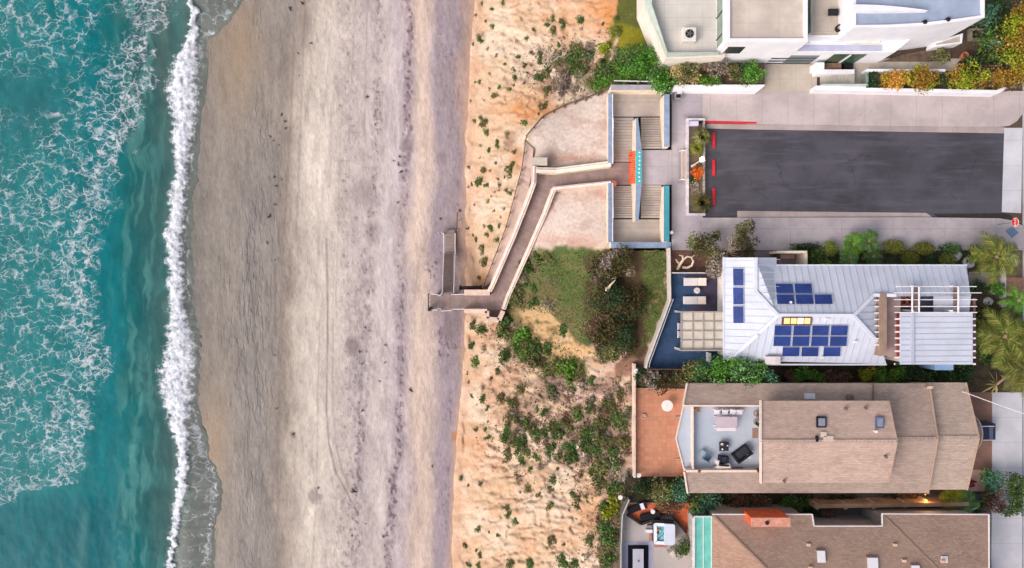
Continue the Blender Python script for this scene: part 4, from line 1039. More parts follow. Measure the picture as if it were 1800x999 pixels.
for nm, poly, d in (('roof_slope', westpoly, (1, 0, 0)), ('roof_slope', eastw, (1, 0, 0)), ('roof_slope', north, (0, 1, 0)), ('roof_slope', south, (0.05, 1, 0)), ('roof_slope', hip, (1, 0, 0))):
    o = MB().slab(poly, .14).build(nm, M_metalroof, sh)
    segs_, nr = hatch(poly, d, .62)
    m = MB()
    for a, b in segs_: m.bar(a+nr*.012, b+nr*.012, .045, .05)
    m.build('standing_seam', M_seam, o)
m = MB()
for a, b in ((B, C), (C, D), (D, p(1500, 555, 5.2)), (D, p(1282, 633.5, 3.25)), (p(1500, 555, 5.2), p(1535, 519, 4.45)), (p(1500, 555, 5.2), p(1549, 609, 3.95)), (p(1535, 519, 4.45), p(1575, 519.5, 4.5))):
    m.bar(a+Vector((0, 0, .05)), b+Vector((0, 0, .05)), .3, .12)
m.build('ridge_cap', M_ridge, sh)
m = MB()
for a, b in ((p(1272, 452.5, 3.1), p(1272, 633, 3.1)), (p(1363, 466.5, 3.18), p(1699, 466.5, 3.18)), (p(1282, 640.8, 3.05), p(1558, 641, 3.05))): m.bar(a, b, .14, .16)
m.build('gutter', M_ridge, sh)
MB().pr(1347, 627, 1372, 641, 2.6, 3.9).build('chimney_box', mat('chimney_white', (214, 204, 204), .8), sh)
for x, y in ((1388, 531.5), (1452, 561), (1330, 590), (1444, 628), (1502, 601)):
    q = onplane(x, y, south if y > 555 else north, 0); MB().lathe(q, [(.09, -.1), (.09, .22), (.12, .24), (.12, .3)], 10).build('roof_vent', M_whitemetal, sh)
# solar panels
t = NT('solar_cells'); tc = t.n('TexCoord').outputs['Object']; sp = t.n('SeparateXYZ'); t.l(tc, sp.inputs[0])
g = None
for k, cell in ((0, .163), (1, .163)):
    f = t.math('FRACT', t.math('ADD', t.math('DIVIDE', sp.outputs[k], cell), 50.0)); e = t.math('LESS_THAN', f, .09); g = e if g is None else t.math('MAXIMUM', g, e)
cc = t.mix(t.rng(t.noise(.8, 3), .3, .7), S((28, 44, 104)), S((38, 60, 130)))
M_cells = t.fin(t.mix(t.math('MULTIPLY', g, .55), cc, S((96, 116, 172))), .35, .2)
M_pframe = mat('panel_frame', (206, 210, 222), .4, .04, 3, metal=.3)
def solar(label, x0, y0, x1, y1, plane, skew=0):
    q = [onplane(x0, y0, plane, .14), onplane(x0-skew, y1, plane, .14), onplane(x1-skew, y1, plane, .14), onplane(x1, y0, plane, .14)]
    cen = sum(q, Vector())/4
    o = thing('solar_panel', label, 'solar panel', cen, 'blue solar panels on the white metal roof')
    MB().slab(q, .06).build('frame', M_pframe, o)
    q2 = [cen+(v-cen)*.955+Vector((0, 0, .006)) for v in q]
    MB().slab(q2, .004).build('cells', M_cells, o)
    m = MB()
    for v in q: u = cen+(v-cen)*.8; m.bar(u-Vector((0, 0, .16)), u-Vector((0, 0, .062)), .06, .06)
    m.build('mounting_feet', M_pframe, o)
pw = [Vector(v) for v in (westpoly[0], westpoly[5], C)]; pn = [north[0], north[1], D]; ps = [D, p(1500, 555, 5.2), p(1420, 637, 3.17)]
for i, (a, b) in enumerate(((471.5, 503), (505, 536), (538, 569))):
    solar('%s blue solar panel in the west column beside the deck' % ('northern', 'middle', 'southern')[i], 1288, a, 1307, b, pw, -.6)
for i in range(2): solar('%s blue solar panel in the upper row of the north slope' % ('left', 'right')[i], 1362.5+i*33, 498.5, 1394+i*33, 516, pn, -2)
for i in range(3): solar('%s blue solar panel in the lower row of the north slope' % ('leftmost', 'middle', 'rightmost')[i], 1364+i*33.2, 517.5, 1396+i*33.2, 535, pn, -2)
nth = ('leftmost', 'second from left', 'third from left', 'rightmost')
for i in range(4): solar('%s blue solar panel in the top row of the south slope' % nth[i], 1361.5+i*33, 572.5, 1392.5+i*33, 590, ps, 1.4)
for i in range(4): solar('%s blue solar panel in the middle row of the south slope' % nth[i], 1360+i*33, 591.5, 1391+i*33, 609, ps, 1.4)
for i, x in enumerate((1375.5, 1409, 1447.5)): solar('%s blue solar panel in the bottom row of the south slope' % ('left', 'middle', 'right')[i], x, 610.5, x+31, 627, ps, 1.4)
# lit skylight
q = [onplane(1376, 557.5, ps, .2), onplane(1375, 571.5, ps, .2), onplane(1426, 571.5, ps, .2), onplane(1427, 557.5, ps, .2)]; cen = sum(q, Vector())/4
sk = MB().slab(q, .3).build('skylight', mat('skylight_frame_brown', (96, 64, 44), .6), sh)
t = NT('lit_skylight_glass'); t.b.inputs['Emission Color'].default_value = (1.0, .55, .18, 1); t.b.inputs['Emission Strength'].default_value = .75; M_lit = t.fin((.55, .38, .2), .2)
t = NT('lit_skylight_bright'); t.b.inputs['Emission Color'].default_value = (1.0, .78, .4, 1); t.b.inputs['Emission Strength'].default_value = 1.3; M_lit2 = t.fin((.7, .55, .35), .2)
for i in range(4):
    a0, a1 = .05+i*.235, .05+i*.235+.2
    def qq(u, v): return (q[0]*(1-u)+q[3]*u)*(1-v)+(q[1]*(1-u)+q[2]*u)*v+Vector((0, 0, .008))
    MB().slab([qq(a0, .14), qq(a0, .86), qq(a1, .86), qq(a1, .14)], .006).build('pane', M_lit2 if i in (2,) else M_lit, sk)
# courtyard walls, upper block and pergola on the east side
MB().pr(1547, 515, 1559, 626, 0, 4.6).build('courtyard_wall', mat('brown_wall_cap', (150, 126, 112), .85, .12), sh)
MB().pr(1559.2, 516, 1583, 628, 0, 3.3).build('courtyard_floor', mat('mauve_terrace', (172, 148, 146), .85, .1), sh)
m = MB()
for i in range(8): m.bar(p(1537, 528+i*11.2, 4.35), p(1548, 528+i*11.2, 4.35), .12, .1)
m.build('rafter_tail', M_beam, sh)
MB().pr(1578, 552, 1584, 626, 0, 3.5).build('red_wall', mat('red_brown_wall', (158, 74, 60), .8, .15, 2), sh)
up = [p(1583, 549, 4.5), p(1583, 641, 4.5), p(1710, 641, 4.1), p(1710, 549, 4.1)]
MB().prism(wxy([(1590, 553), (1590, 638), (1704, 638), (1704, 553)], 4.0), 0, 3.95).build('wall', mat('house_wall_white', (222, 214, 208)), sh)
o = MB().slab(up, .14).build('flat_roof', M_metalroof, sh)
seg2, nr = hatch(up, (1, 0, 0), .5); m = MB()
for a, b in seg2: m.bar(a+nr*.012, b+nr*.012, .05, .04)
m.bar(p(1604, 549, 4.52), p(1604, 641, 4.52), .26, .12); m.build('standing_seam', M_seam, o)
m = MB()
for i in range(8):
    y = 561+i*11.3; m.bar(p(1573, y, 4.25), p(1583.5, y, 4.25), .14, .12); m.bar(p(1710, y, 4.0), p(1714.5, y, 4.0), .14, .12)
m.bar(p(1572, 640, 4.25), p(1583, 640, 4.25), .14, .12); m.build('rafter_tail', M_beam, o)
MB().pr(1711, 524, 1715, 630, 0, 3.3).build('side_screen', mat('brown_screen', (120, 92, 86), .85, .2, 3), sh)
MB().pr(1643, 640.8, 1676, 651, 0, 2.6).build('blue_awning', mat('light_blue_awning', (140, 172, 214), .5, .05), sh)
# patio under the pergola
MB().pr(1584, 517, 1612, 549, 0, 2.4).build('patio_floor', mat('dark_patio', (88, 78, 82), .8, .2, 3), sh)
MB().pr(1612.2, 517, 1642, 549, 0, 2.4).build('patio_floor', mat('slate_patio', (96, 104, 122), .8, .15, 1), sh)
wedge = [p(1642, 517, 3.9), p(1642, 549, 3.2), p(1704, 549, 3.2), p(1707, 517, 3.9)]
MB().slab(wedge, .15).build('low_roof', M_metalroof, sh)
pg = thing('white_pergola', 'white beam pergola over the courtyard at the east end of the metal roof', 'pergola', p(1645, 525, 2.4))
for i, (x0, x1, y) in enumerate(((1575, 1716, 504), (1572, 1725, 515), (1572, 1717, 527), (1572, 1717, 539), (1573, 1717, 549.5))):
    MB().bar(p(x0, y, 5.0), p(x1, y, 5.0), .07, .12).build('beam', M_beam, pg)
for x in (1603.5, 1615.5, 1684.5): MB().bar(p(x, 504, 5.19), p(x, 549, 5.19), .09, .12).build('cross_beam', M_beam, pg)
for x in (1610, 1679):
    MB().bar(p(x, 503, 4.85), p(x, 548, 4.85), .32, .1).build('brown_beam', mat('brown_beam', (120, 104, 98), .8), pg)
    for y in (503.5, 547): a = p(x, y, 4.8); MB().bar((a.x, a.y, 2.4), a, .16, .16).build('post', M_beam, pg)
pc = thing('patio_window', 'reddish timber window door lying open to the sky under the pergola', 'window', p(1592, 527, 2.41))
m = MB(); ring(m, wxy([(1583, 521), (1583, 537), (1608, 537), (1608, 521)], 2.7), 2.41, 2.7, .16)
m.bar(p(1594, 521.6, 2.6), p(1594, 536.4, 2.6), .16, .2).build('frame', mat('red_timber', (170, 88, 66), .7, .12), pc)
MB().pr(1585, 523, 1606, 535, 2.41, 2.5).build('pane', mat('dark_window_glass', (52, 58, 62)), pc)

# ---- sea deck on the west side
M_bluedeck = boards('blue_stained_deck', (58, 82, 116), var=.18)
M_mauvedeck = boards('blue_stained_deck_worn', (78, 70, 92), var=.18)
dk = thing('sea_deck', 'dark blue plank deck with a pale guard wall on the bluff edge', 'deck', W(1200, 560, -.1))
dpoly = [W(x, y, .25) for x, y in ((1180, 481), (1180, 527), (1138, 640), (1138, 647), (1272, 647), (1272, 481))]
segs3, nr = hatch(dpoly, (1, 0, 0), .2); m = MB(); m2 = MB()
xs = W(1222, 0, .25).x; y_c = W(0, 548, .25).y
for i, (a, b) in enumerate(segs3):
    if a.x > b.x: a, b = b, a
    if a.y > y_c:
        c1 = Vector((xs+1.2*math.sin(i*12.9898)*.8, a.y, a.z)); m.bar(a, c1, .18, .05); m2.bar(c1+Vector((.01, 0, 0)), b, .18, .05)
    else: m.bar(a, b, .18, .05)
m.build('planks', M_bluedeck, dk); m2.build('worn_planks', M_mauvedeck, dk)
MB().prism(dpoly, -.4, .21).build('deck_frame', M_darkwood, dk)
gl_ = [(1177, 436, .9), (1178.5, 527, .95), (1137, 640, .95), (1136, 648, .95)]
m = MB()
for a, b in zip(gl_[:-1], gl_[1:]): A, B2 = P3(a), P3(b); m.wall(A, B2, .16, -.5)
gw = m.build('guard_wall', mat('guard_pale', (206, 196, 190), .75, .1, 2), dk)
m = MB()
for a, b in zip(gl_[1:-1], gl_[2:]): A, B2 = P3(a)+Vector((.28, .05, -.05)), P3(b)+Vector((.28, .05, -.05)); m.wall(A, B2, .06, .25)
m.build('glass_panel', mat('guard_glass', (186, 190, 196), .2), dk)
MB().bar(W(1181, 480, .8), W(1246, 480, .8), .1, .9).build('north_guard', mat('guard_pale', (206, 196, 190)), dk)
MB().bar(W(1138, 648.5, .8), W(1210, 648.5, .8), .08, .9).build('south_guard', M_darkwood, dk)
MB().bar(W(1245.5, 620, 1), W(1245.5, 636, 1), .08, 1.4).build('side_screen', M_whitemetal, dk)
pat = thing('patio_cover', 'pale square patio roof of sixteen translucent panels over the blue deck', 'patio cover', W(1235, 582, .25))
zt = 2.9
MB().pr(1197.5, 549.5, 1273, 615, zt-.1, zt-.02).build('panels', mat('translucent_panels', (206, 196, 182), .5, .08, 1.4), pat)
m = MB()
for x in (1197.5, 1217.5, 1236, 1254.5, 1273): m.bar(W(x, 548, zt), W(x, 616.5, zt), .1, .12)
m.build('rafters', mat('grey_rafter', (164, 152, 148), .7), pat)
m = MB()
for y in (548.5, 565.5, 582, 598.5, 616): m.bar(W(1196, y, zt+.03), W(1275, y, zt+.03), .09, .1)
m.bar(W(1186, 548.5, zt+.15), W(1276, 548.5, zt+.15), .12, .2).bar(W(1186, 613, zt+.15), W(1197, 616, zt+.15), .12, .2).bar(W(1196, 616, zt+.15), W(1276, 616, zt+.15), .12, .2)
m.build('purlins', mat('grey_rafter', (164, 152, 148)), pat)
for x, y in ((1198, 549), (1198, 615.5), (1245, 616)): a = W(x, y, zt-.12); MB().bar((a.x, a.y, .25), a, .12, .12).build('post', M_whitemetal, pat)
for lab, y in (('darker brown leaf stain patch on the patio roof, upper one', 575), ):
    pass
def lounger(x0, y0, x1, y1, z, name, label, mf, mc, group=None, headrest=.45):
    o = thing(name, label, 'sun lounger', W((x0+x1)/2, (y0+y1)/2, z), group)
    MB().pr(x0, y0, x1, y1, z+.16, z+.26).build('frame', mf, o)
    hx = x0+(x1-x0)*(1-headrest*.85)
    MB().pr(x0+.6, y0+.6, hx, y1-.6, z+.26, z+.36).build('mattress', mc, o, bevel=.03)
    A = [W(hx+.3, y0+.6, z+.36), W(hx+.3, y1-.6, z+.36), W(x1-.5, y1-.6, z+.6), W(x1-.5, y0+.6, z+.6)]
    MB().slab(A, .1).build('backrest', mat('lounger_head_cream', (226, 206, 194), .8, .05), o)
    for x in (x0+2, x1-2):
        for y in (y0+1.5, y1-1.5): q_ = W(x, y, z+.16); MB().bar((q_.x, q_.y, z), q_, .07, .07).build('leg', mf, o)
    return o
M_mat = mat('lounger_fabric_white', (222, 212, 214), .85, .04)
lounger(1202, 488.5, 1242, 502.5, .25, 'sun_lounger', 'white sun lounger on the blue deck, the one nearer the driftwood tree', M_whitemetal, M_mat, 'white loungers on the blue deck')
lounger(1201, 521, 1241, 535, .25, 'sun_lounger', 'white sun lounger on the blue deck, the one nearer the patio roof', M_whitemetal, M_mat, 'white loungers on the blue deck')
tbl = thing('side_table', 'round white side table between the two white loungers', 'table', W(1223, 511, .25))
MB().lathe(W(1223, 511, .25), [(.26, 0), (.1, .06), (.09, .35), (.27, .42), (.29, .46), (.27, .48)], 20).build('table_top', mat('white_resin', (228, 216, 218), .6), tbl)
MB().lathe(W(1223, 511, .25), [(.05, .483), (.06, .53)], 10).build('candle_dish', mat('grey_resin', (186, 178, 180)), tbl)
for k, (y, w) in enumerate(((574, 'upper'), (588, 'lower'))):
    o = thing('deck_chair', 'white metal deck chair half under the patio roof, %s one' % w, 'chair', W(1194, y, .25), 'deck chairs by the patio roof')
    MB().pr(1192, y-5.5, 1202, y+5.5, .62, .7).build('seat', mat('lilac_seat', (188, 172, 190), .8), o)
    MB().bar(W(1191.5, y-6, 1.1), W(1191.5, y+6, 1.1), .07, .12).build('backrest', M_whitemetal, o)
    for x in (1192.5, 1200):
        for yy in (y-5, y+5): q_ = W(x, yy, .62); MB().bar((q_.x, q_.y, .25), (q_.x, q_.y, 1.05 if x < 1195 else .62), .05, .05).build('leg', M_whitemetal, o)
# entry nook north of the house
nk = thing('garden_nook', 'small cream walled nook with a bench beside the metal roof', 'nook', W(1390, 452, 0))
m = MB(); m.pr(1366, 441, 1419, 445.5, 0, 2.0).pr(1414.5, 445.8, 1419.5, 465, 0, 2.0); m.build('wall', M_cream, nk)
MB().pr(1366, 445.8, 1414.3, 466, -.1, .05).build('floor', mat('nook_floor', (150, 140, 138), .9, .15), nk)
MB().pr(1372, 447.5, 1396, 455, .05, .5).build('bench', mat('nook_bench', (196, 160, 150), .8, .1), nk)
MB().pr(1367, 446, 1370, 455, .05, 1.2).build('shelf', M_darkwood, nk)
struct(MB().pr(1326, 440.6, 1366, 456, -.2, .02), 'side_path', mat('side_path_grey', (118, 110, 108), .9, .15))
# ================================================================ tan shingled house with a roof deck
def shingle(name, rgb, var=.2, row=.19, wid=.55):
    t = NT(name); c = S(rgb)
    b = t.n('TexBrick'); t.l(t.P(), b.inputs['Vector']); b.inputs['Scale'].default_value = 1.0
    b.offset = .5; b.inputs['Brick Width'].default_value = wid; b.inputs['Row Height'].default_value = row; b.inputs['Mortar Size'].default_value = .012; b.inputs['Mortar Smooth'].default_value = .3
    b.inputs['Color1'].default_value = (*[v*(1-var) for v in c], 1); b.inputs['Color2'].default_value = (*[min(1, v*(1+var*.75)) for v in c], 1); b.inputs['Mortar'].default_value = (*[v*.62 for v in c], 1)
    a = t.noise(1.1, 5, .65, t.mp((.42, 1.7, 1))); d = t.noise(8, 3, .7, t.mp((.5, 1.3, 1))); e = t.noise(.22, 4, .6)
    col = t.mix(t.rng(a, .46, .72, 0, .5), b.outputs['Color'], tuple(v*.62 for v in c)); da = t.noise(1.0, 3, .6, t.mp((1.5, 4.2, 1))); col = t.mix(t.rng(da, .54, .68, 0, .5), col, tuple(v*.6 for v in c))
    col = t.mix(t.rng(d, .45, .8, 0, .4), col, tuple(v*.66 for v in c))
    col = t.mix(t.rng(e, .4, .7, 0, .35), col, tuple(min(1, v*1.16) for v in c))
    t.bump(d, .35, .03)
    return t.fin(col, .95, .1)
M_sh1 = shingle('tan_shingle', (189, 163, 151), .13, .15, .4); M_sh2 = shingle('grey_tan_shingle', (170, 149, 139), .15, .15, .4)
M_trim = mat('pink_white_trim', (228, 204, 192), .75, .06, 2)
th = thing('tan_shingle_house', 'tan shingle roofed house with a pale roof deck facing the sea', 'house', W(1460, 770, 0))
def roofpair(parent, x0, xN, xR, xS, yN, yR, yS, ze, zr, m, x0n=None):
    a = MB().slab([p(x0, yN, ze), p(xN, yN, ze), p(xR, yR, zr), p(x0, yR, zr)], .22).build('roof_slope', m, parent)
    b = MB().slab([p(x0, yR, zr), p(xR, yR, zr), p(xS, yS, ze), p(x0, yS, ze)], .22).build('roof_slope', m, parent)
    mb = MB()
    n = int((xR-x0)/7)
    for i in range(n): mb.bar(p(x0+(xR-x0)*i/n, yR, zr+.04), p(x0+(xR-x0)*(i+.9)/n, yR, zr+.03), .3, .03)
    mb.build('ridge_tile', m, a)
    mb = MB(); mb.bar(p(xN, yN, ze-.04), p(xR, yR, zr-.04), .1, .26).bar(p(xR, yR, zr-.04), p(xS, yS, ze-.04), .1, .26); mb.build('rake_trim', mat('tan_trim', (176, 150, 134), .8), a)
    return a, b
roofpair(th, 1338, 1561, 1576, 1560, 705, 776, 849, 6.0, 7.0, M_sh1)
# middle roof: wraps the deck
n2 = MB().slab([p(1208, 674, 4.2), p(1632, 674, 4.2), p(1647, 771, 5.4), p(1345, 771, 5.4), p(1345, 711, 4.66), p(1201, 711, 4.66)], .22).build('roof_slope', M_sh2, th)
s2 = MB().slab([p(1345, 771, 5.4), p(1647, 771, 5.4), p(1630, 867, 4.2), p(1209, 867, 4.2), p(1203, 830, 4.66), p(1345, 830, 4.66)], .22).build('roof_slope', M_sh2, th)
mb = MB(); n = 22
for i in range(10): mb.bar(p(1577+i*7, 771, 5.45), p(1583+i*7, 771, 5.43), .3, .03)
mb.build('ridge_tile', M_sh2, n2)
m = MB(); m.bar(p(1632.5, 674, 4.15), p(1647.5, 771, 5.35), .1, .26).bar(p(1647.5, 771, 5.35), p(1630.5, 867, 4.15), .1, .26); m.build('rake_trim', mat('tan_trim', (176, 150, 134)), n2)
m = MB(); m.bar(p(1207.5, 674, 4.25), p(1200.5, 712, 4.7), .12, .2); m.build('rake_trim', M_trim, n2)
m = MB(); m.bar(p(1208.5, 867, 4.25), p(1202.5, 829, 4.7), .12, .2); m.build('rake_trim', M_trim, s2)
roofpair(th, 1600, 1697, 1720, 1699, 673, 769, 861, 3.6, 4.7, shingle('tan_grey_shingle_low', (180, 160, 148), .13, .15, .4))
m = MB(); m.bar(p(1337, 704, 6.0), p(1337, 776, 7.0), .14, .24).bar(p(1337, 776, 7.0), p(1337, 849, 6.0), .14, .24); m.build('west_rake_trim', M_trim, th)
M_tanwall = mat('cream_house_wall', (222, 204, 190), .85, .06)
MB().prism(wxy([(1352, 715), (1352, 840), (1550, 840), (1550, 715)], 6.0), 3.0, 5.9).build('upper_wall', M_tanwall, th)
MB().prism(wxy([(1230, 684), (1230, 857), (1622, 857), (1622, 684)], 4.2), -.3, 3.1).build('lower_wall', M_tanwall, th)
MB().prism(wxy([(1342, 684), (1342, 857), (1622, 857), (1622, 684)], 4.2), 3.11, 4.05).build('lower_wall', M_tanwall, th)
MB().prism(wxy([(1623, 684), (1623, 850), (1692, 850), (1692, 684)], 3.6), -.3, 3.4).build('lower_wall', M_tanwall, th)
zd = 4.05
fl = MB().pp([(1202, 713), (1189, 771), (1204, 829), (1338, 829), (1338, 713)], zd-.15, zd).build('roof_deck', mat('pale_blue_deck', (176, 184, 198), .75, .05, .5), th)
m = MB(); m.bar(p(1201.5, 712, zd+.02), p(1188.2, 771, zd+.02), .1, .14).bar(p(1188.2, 771, zd+.02), p(1203.5, 830, zd+.02), .1, .14); m.build('deck_edge', M_trim, fl)
m = MB(); m.wall(p(1204, 713.5, 4.75), p(1334, 713.5, 4.75), .16, zd); m.build('parapet', M_trim, th)
m = MB(); m.wall(p(1206, 828.5, 4.75), p(1334, 828.5, 4.75), .2, zd); m.build('parapet', M_trim, th)
m = MB(); m.wall(p(1218.5, 716, 4.65), p(1218.5, 826, 4.65), .1, zd); m.build('rail_wall', M_trim, th)
m = MB()
for y in (720, 740, 771, 800, 822): m.lathe(W(1218.5, y, 4.65), [(.05, 0), (.05, .08)], 8)
m.build('rail_stud', M_whitemetal, th)
xw = W(1352, 0, 6.0).x
for y0, y1, z0, z1, nm in ((722, 730, 4.2, 5.6, 'window'), (738, 745, 4.2, 5.6, 'window'), (758, 767, 4.08, 5.7, 'door'), (776, 786, 4.08, 5.7, 'door'), (796, 812, 4.3, 5.6, 'window')):
    ya, yb = W(0, y0, 5.3).y, W(0, y1, 5.3).y
    o = MB().box((xw-.02, (ya+yb)/2, (z0+z1)/2), (.05, abs(ya-yb), z1-z0)).build(nm, M_darkglass, th)
    m = MB()
    for yy in (ya, yb): m.box((xw-.04, yy, (z0+z1)/2), (.09, .08, z1-z0+.1))
    m.build(nm+'_frame', M_whitemetal, o)
# roof fittings
def on_roof1(x, y): return onplane(x, y, [p(1338, 705, 6.0), p(1561, 705, 6.0), p(1576, 776, 7.0)] if y < 776 else [p(1338, 776, 7.0), p(1576, 776, 7.0), p(1560, 849, 6.0)])
for x0, y0, x1, y1, mf, nm in ((1434.5, 732, 1451, 751, M_black, 'skylight'), (1538, 732, 1552, 752, mat('blue_grey_frame', (92, 104, 140), .4), 'skylight')):
    c_ = [on_roof1(a, b)+Vector((0, 0, .2)) for a, b in ((x0, y0), (x0, y1), (x1, y1), (x1, y0))]
    o = MB().slab(c_, .3).build(nm, mf, th); cen = sum(c_, Vector())/4
    MB().slab([cen+(v-cen)*.72+Vector((0, 0, .012)) for v in c_], .01).build('pane', mat('skylight_pane', (150, 150, 170), .15, .1, 1, spec=.5), o)
MB().slab([v+Vector((0, 0, .2)) for v in (on_roof1(1433, 766), on_roof1(1433, 776), on_roof1(1437, 776), on_roof1(1437, 766))], .3).build('roof_vent', M_black, th)
m = MB()
for x0, y0, x1, y1 in ((1442, 759, 1452, 768), (1447, 766, 1464, 776)): m.slab([on_roof1(x0, y0)+Vector((0, 0, .12)), on_roof1(x0, y1)+Vector((0, 0, .12)), on_roof1(x1, y1)+Vector((0, 0, .12)), on_roof1(x1, y0)+Vector((0, 0, .12))], .1)
m.build('patched_shingle', mat('fresh_shingle', (216, 196, 184), .9, .06), th)
for x, y in ((1537, 758), (1485, 718), (1520, 717), (1555, 802), (1377, 851)): MB().lathe(on_roof1(x, min(y, 845)), [(.09, -.1), (.09, .25), (.13, .27), (.12, .34)], 10).build('vent_pipe', M_whitemetal if y == 758 else mat('grey_vent', (112, 98, 92), .7), th)
q = [p(1415, 692, 4.66), p(1415, 702, 4.72), p(1433, 702, 4.72), p(1433, 692, 4.66)]
MB().slab(q, .25).build('skylight', mat('pale_skylight', (208, 204, 216), .3), th)
MB().lathe(p(1492, 699, 4.45), [(.3, 0), (.3, .25), (.34, .3), (.2, .4)], 16).build('roof_vent', mat('grey_vent', (112, 98, 92)), th)
MB().bar(p(1535, 674, 4.3), p(1535, 705, 4.66), .1, .06).build('roof_seam', mat('tan_dark_seam', (120, 100, 92)), th)
sd_ = thing('surfboard', 'pale surfboard lying on the tan roof near its north edge', 'surfboard', p(1632, 682, 4.4))
pl_ = []
for i in range(14):
    a = 2*math.pi*i/14; pl_.append((1633+8*math.cos(a), 681.5+2.6*math.sin(a)*(1+.15*math.cos(a))))
MB().slab([onplane(a, b, [p(1208, 674, 4.2), p(1632, 674, 4.2), p(1647, 771, 5.4)], .16) for a, b in pl_], .07).build('board', mat('surfboard_cream', (228, 192, 164), .4), sd_)
MB().bar(p(1628, 681.5, 4.5), p(1625, 680, 4.75), .03, .15).build('fin', M_black, sd_)
# furniture on the roof deck
def chair(o, c_, rz, zf, w, d, ms, mfr, seat_z=.42, back_h=.85):
    R_ = Matrix.Rotation(rz, 4, 'Z')
    def w_(x, y, z): v = R_ @ Vector((x, y, 0)); return Vector((c_.x+v.x, c_.y+v.y, zf+z))
    m = MB(); m.box(w_(0, 0, seat_z), (w, d, .1), rz); m.build('seat', ms, o, bevel=.02)
    m = MB(); m.box(w_(0, d/2-.05, (seat_z+back_h)/2+.05), (w, .09, back_h-seat_z), rz); m.build('backrest', ms, o, bevel=.02)
    for sx in (-1, 1):
        for sy in (-1, 1): a = w_(sx*(w/2-.05), sy*(d/2-.05), seat_z-.04); MB().bar((a.x, a.y, zf), a, .05, .05).build('leg', mfr, o)
def wz(x, y): return W(x, y, zd)
for k, (x, lab) in enumerate(((1257.5, 'white deck chair by the north parapet, leftmost of the row of four'), (1272, 'white deck chair by the north parapet, second from left of the row'), (1285.5, 'white deck chair by the north parapet, third from left of the row'), (1297, 'white deck chair by the north parapet, rightmost of the row of four'))):
    c_ = wz(x, 722.5); o = thing('dining_chair', lab, 'chair', (c_.x, c_.y, zd), 'white chairs along the deck parapet'); chair(o, c_, (.0, .05, -.12, .04)[k], zd, .5, .5, mat('white_chair', (222, 212, 220), .7, .04), M_whitemetal)
tb_ = thing('dining_table', 'white rectangular table with a blush plank top on the roof deck', 'table', wz(1278, 743))
MB().pr(1258, 733, 1296, 751.5, zd+.7, zd+.76).build('table_top', boards('blush_planks', (196, 180, 188), var=.08), tb_)
MB().pr(1259.5, 752, 1293.5, 758, zd+.4, zd+.46).build('bench_seat', mat('white_chair', (222, 212, 220)), tb_)
for x in (1260, 1293):
    for y in (734.5, 750.5): a = W(x, y, zd+.7); MB().bar((a.x, a.y, zd), a, .09, .09).build('leg', M_whitemetal, tb_)
    a = W(x, 755, zd+.4); MB().bar((a.x, a.y, zd), a, .09, .09).build('leg', M_whitemetal, tb_)
ct = thing('coffee_table', 'square black coffee table at the centre of the roof deck lounge', 'table', wz(1273, 785))
MB().pr(1264.5, 777, 1281, 793, zd+.36, zd+.42).build('table_top', mat('charcoal_wicker', (40, 42, 52), .7, .2, 5), ct, bevel=.015)
MB().pr(1266.5, 779, 1279, 791, zd, zd+.35).build('base', M_black, ct)
for x, y, r, lab, nm, rgb in ((1268.5, 781, .13, 'round cream bowl on the corner of the black coffee table', 'bowl', (216, 186, 172)), (1278.3, 783.5, .07, 'small white cup on the right side of the coffee table', 'cup', (232, 228, 228)), (1269.2, 789.7, .08, 'small white candle on the lower edge of the coffee table', 'candle', (236, 228, 222))):
    q = W(x, y, zd+.421); tag(MB().lathe(q, [(r*.6, 0), (r, .06), (r*.96, .09), (r*.7, .05)], 14).build(nm, mat(nm+'_glaze', rgb, .4), None), lab, nm)
def loft_sofa(name, lab, cat, cx, cy, w, d, rz, rgb, seats):
    c_ = wz(cx, cy); o = thing(name, lab, cat, (c_.x, c_.y, zd)); R_ = Matrix.Rotation(rz, 3, 'Z')
    def b(x, y, z, sx, sy, sz, nm, mm): v = R_ @ Vector((x, y, 0)); MB().box((c_.x+v.x, c_.y+v.y, zd+z), (sx, sy, sz), rz).build(nm, mm, o, bevel=.025)
    m1 = mat(name+'_wicker', rgb, .8, .2, 5); m2 = mat(name+'_cushion', tuple(v+18 for v in rgb), .9, .1, 3)
    b(0, 0, .16, w, d, .3, 'base', m1); b(0, d/2-.09, .5, w, .17, .42, 'backrest', m1)
    for s in (-1, 1): b(s*(w/2-.08), -.09, .42, .15, d-.2, .26, 'armrest', m1)
    sw = (w-.34)/seats
    for i in range(seats): b(-w/2+.17+sw*(i+.5), -.08, .38, sw-.03, d-.28, .14, 'seat_cushion', m2)
    return o
loft_sofa('sofa', 'black two seat sofa set at an angle on the roof deck', 'sofa', 1302, 796, 1.6, .95, R(180+36), (34, 34, 44), 2)
loft_sofa('armchair', 'black armchair with a round white table at its side', 'armchair', 1269.5, 808.5, .85, .85, R(180-4), (36, 38, 50), 1)
c_ = wz(1241, 803); o = thing('deck_chair', 'grey blue folding deck chair turned towards the sea', 'chair', (c_.x, c_.y, zd)); chair(o, c_, R(148), zd, .6, .6, mat('grey_blue_canvas', (96, 118, 138), .8, .1), mat('grey_frame', (120, 134, 146), .5))
fo = thing('footrest', 'pale blue grey footrest in front of the folding deck chair', 'footrest', wz(1235, 796)); c_ = W(1235.5, 796, zd+.4)
MB().box((c_.x, c_.y, zd+.36), (.45, .4, .08), R(148)).build('cushion', mat('pale_blue_canvas', (138, 164, 180), .8), fo, bevel=.02)
for sx in (-1, 1): MB().box((c_.x+.15*sx, c_.y, zd+.16), (.04, .3, .32), R(148)).build('leg', mat('grey_frame', (120, 134, 146)), fo)
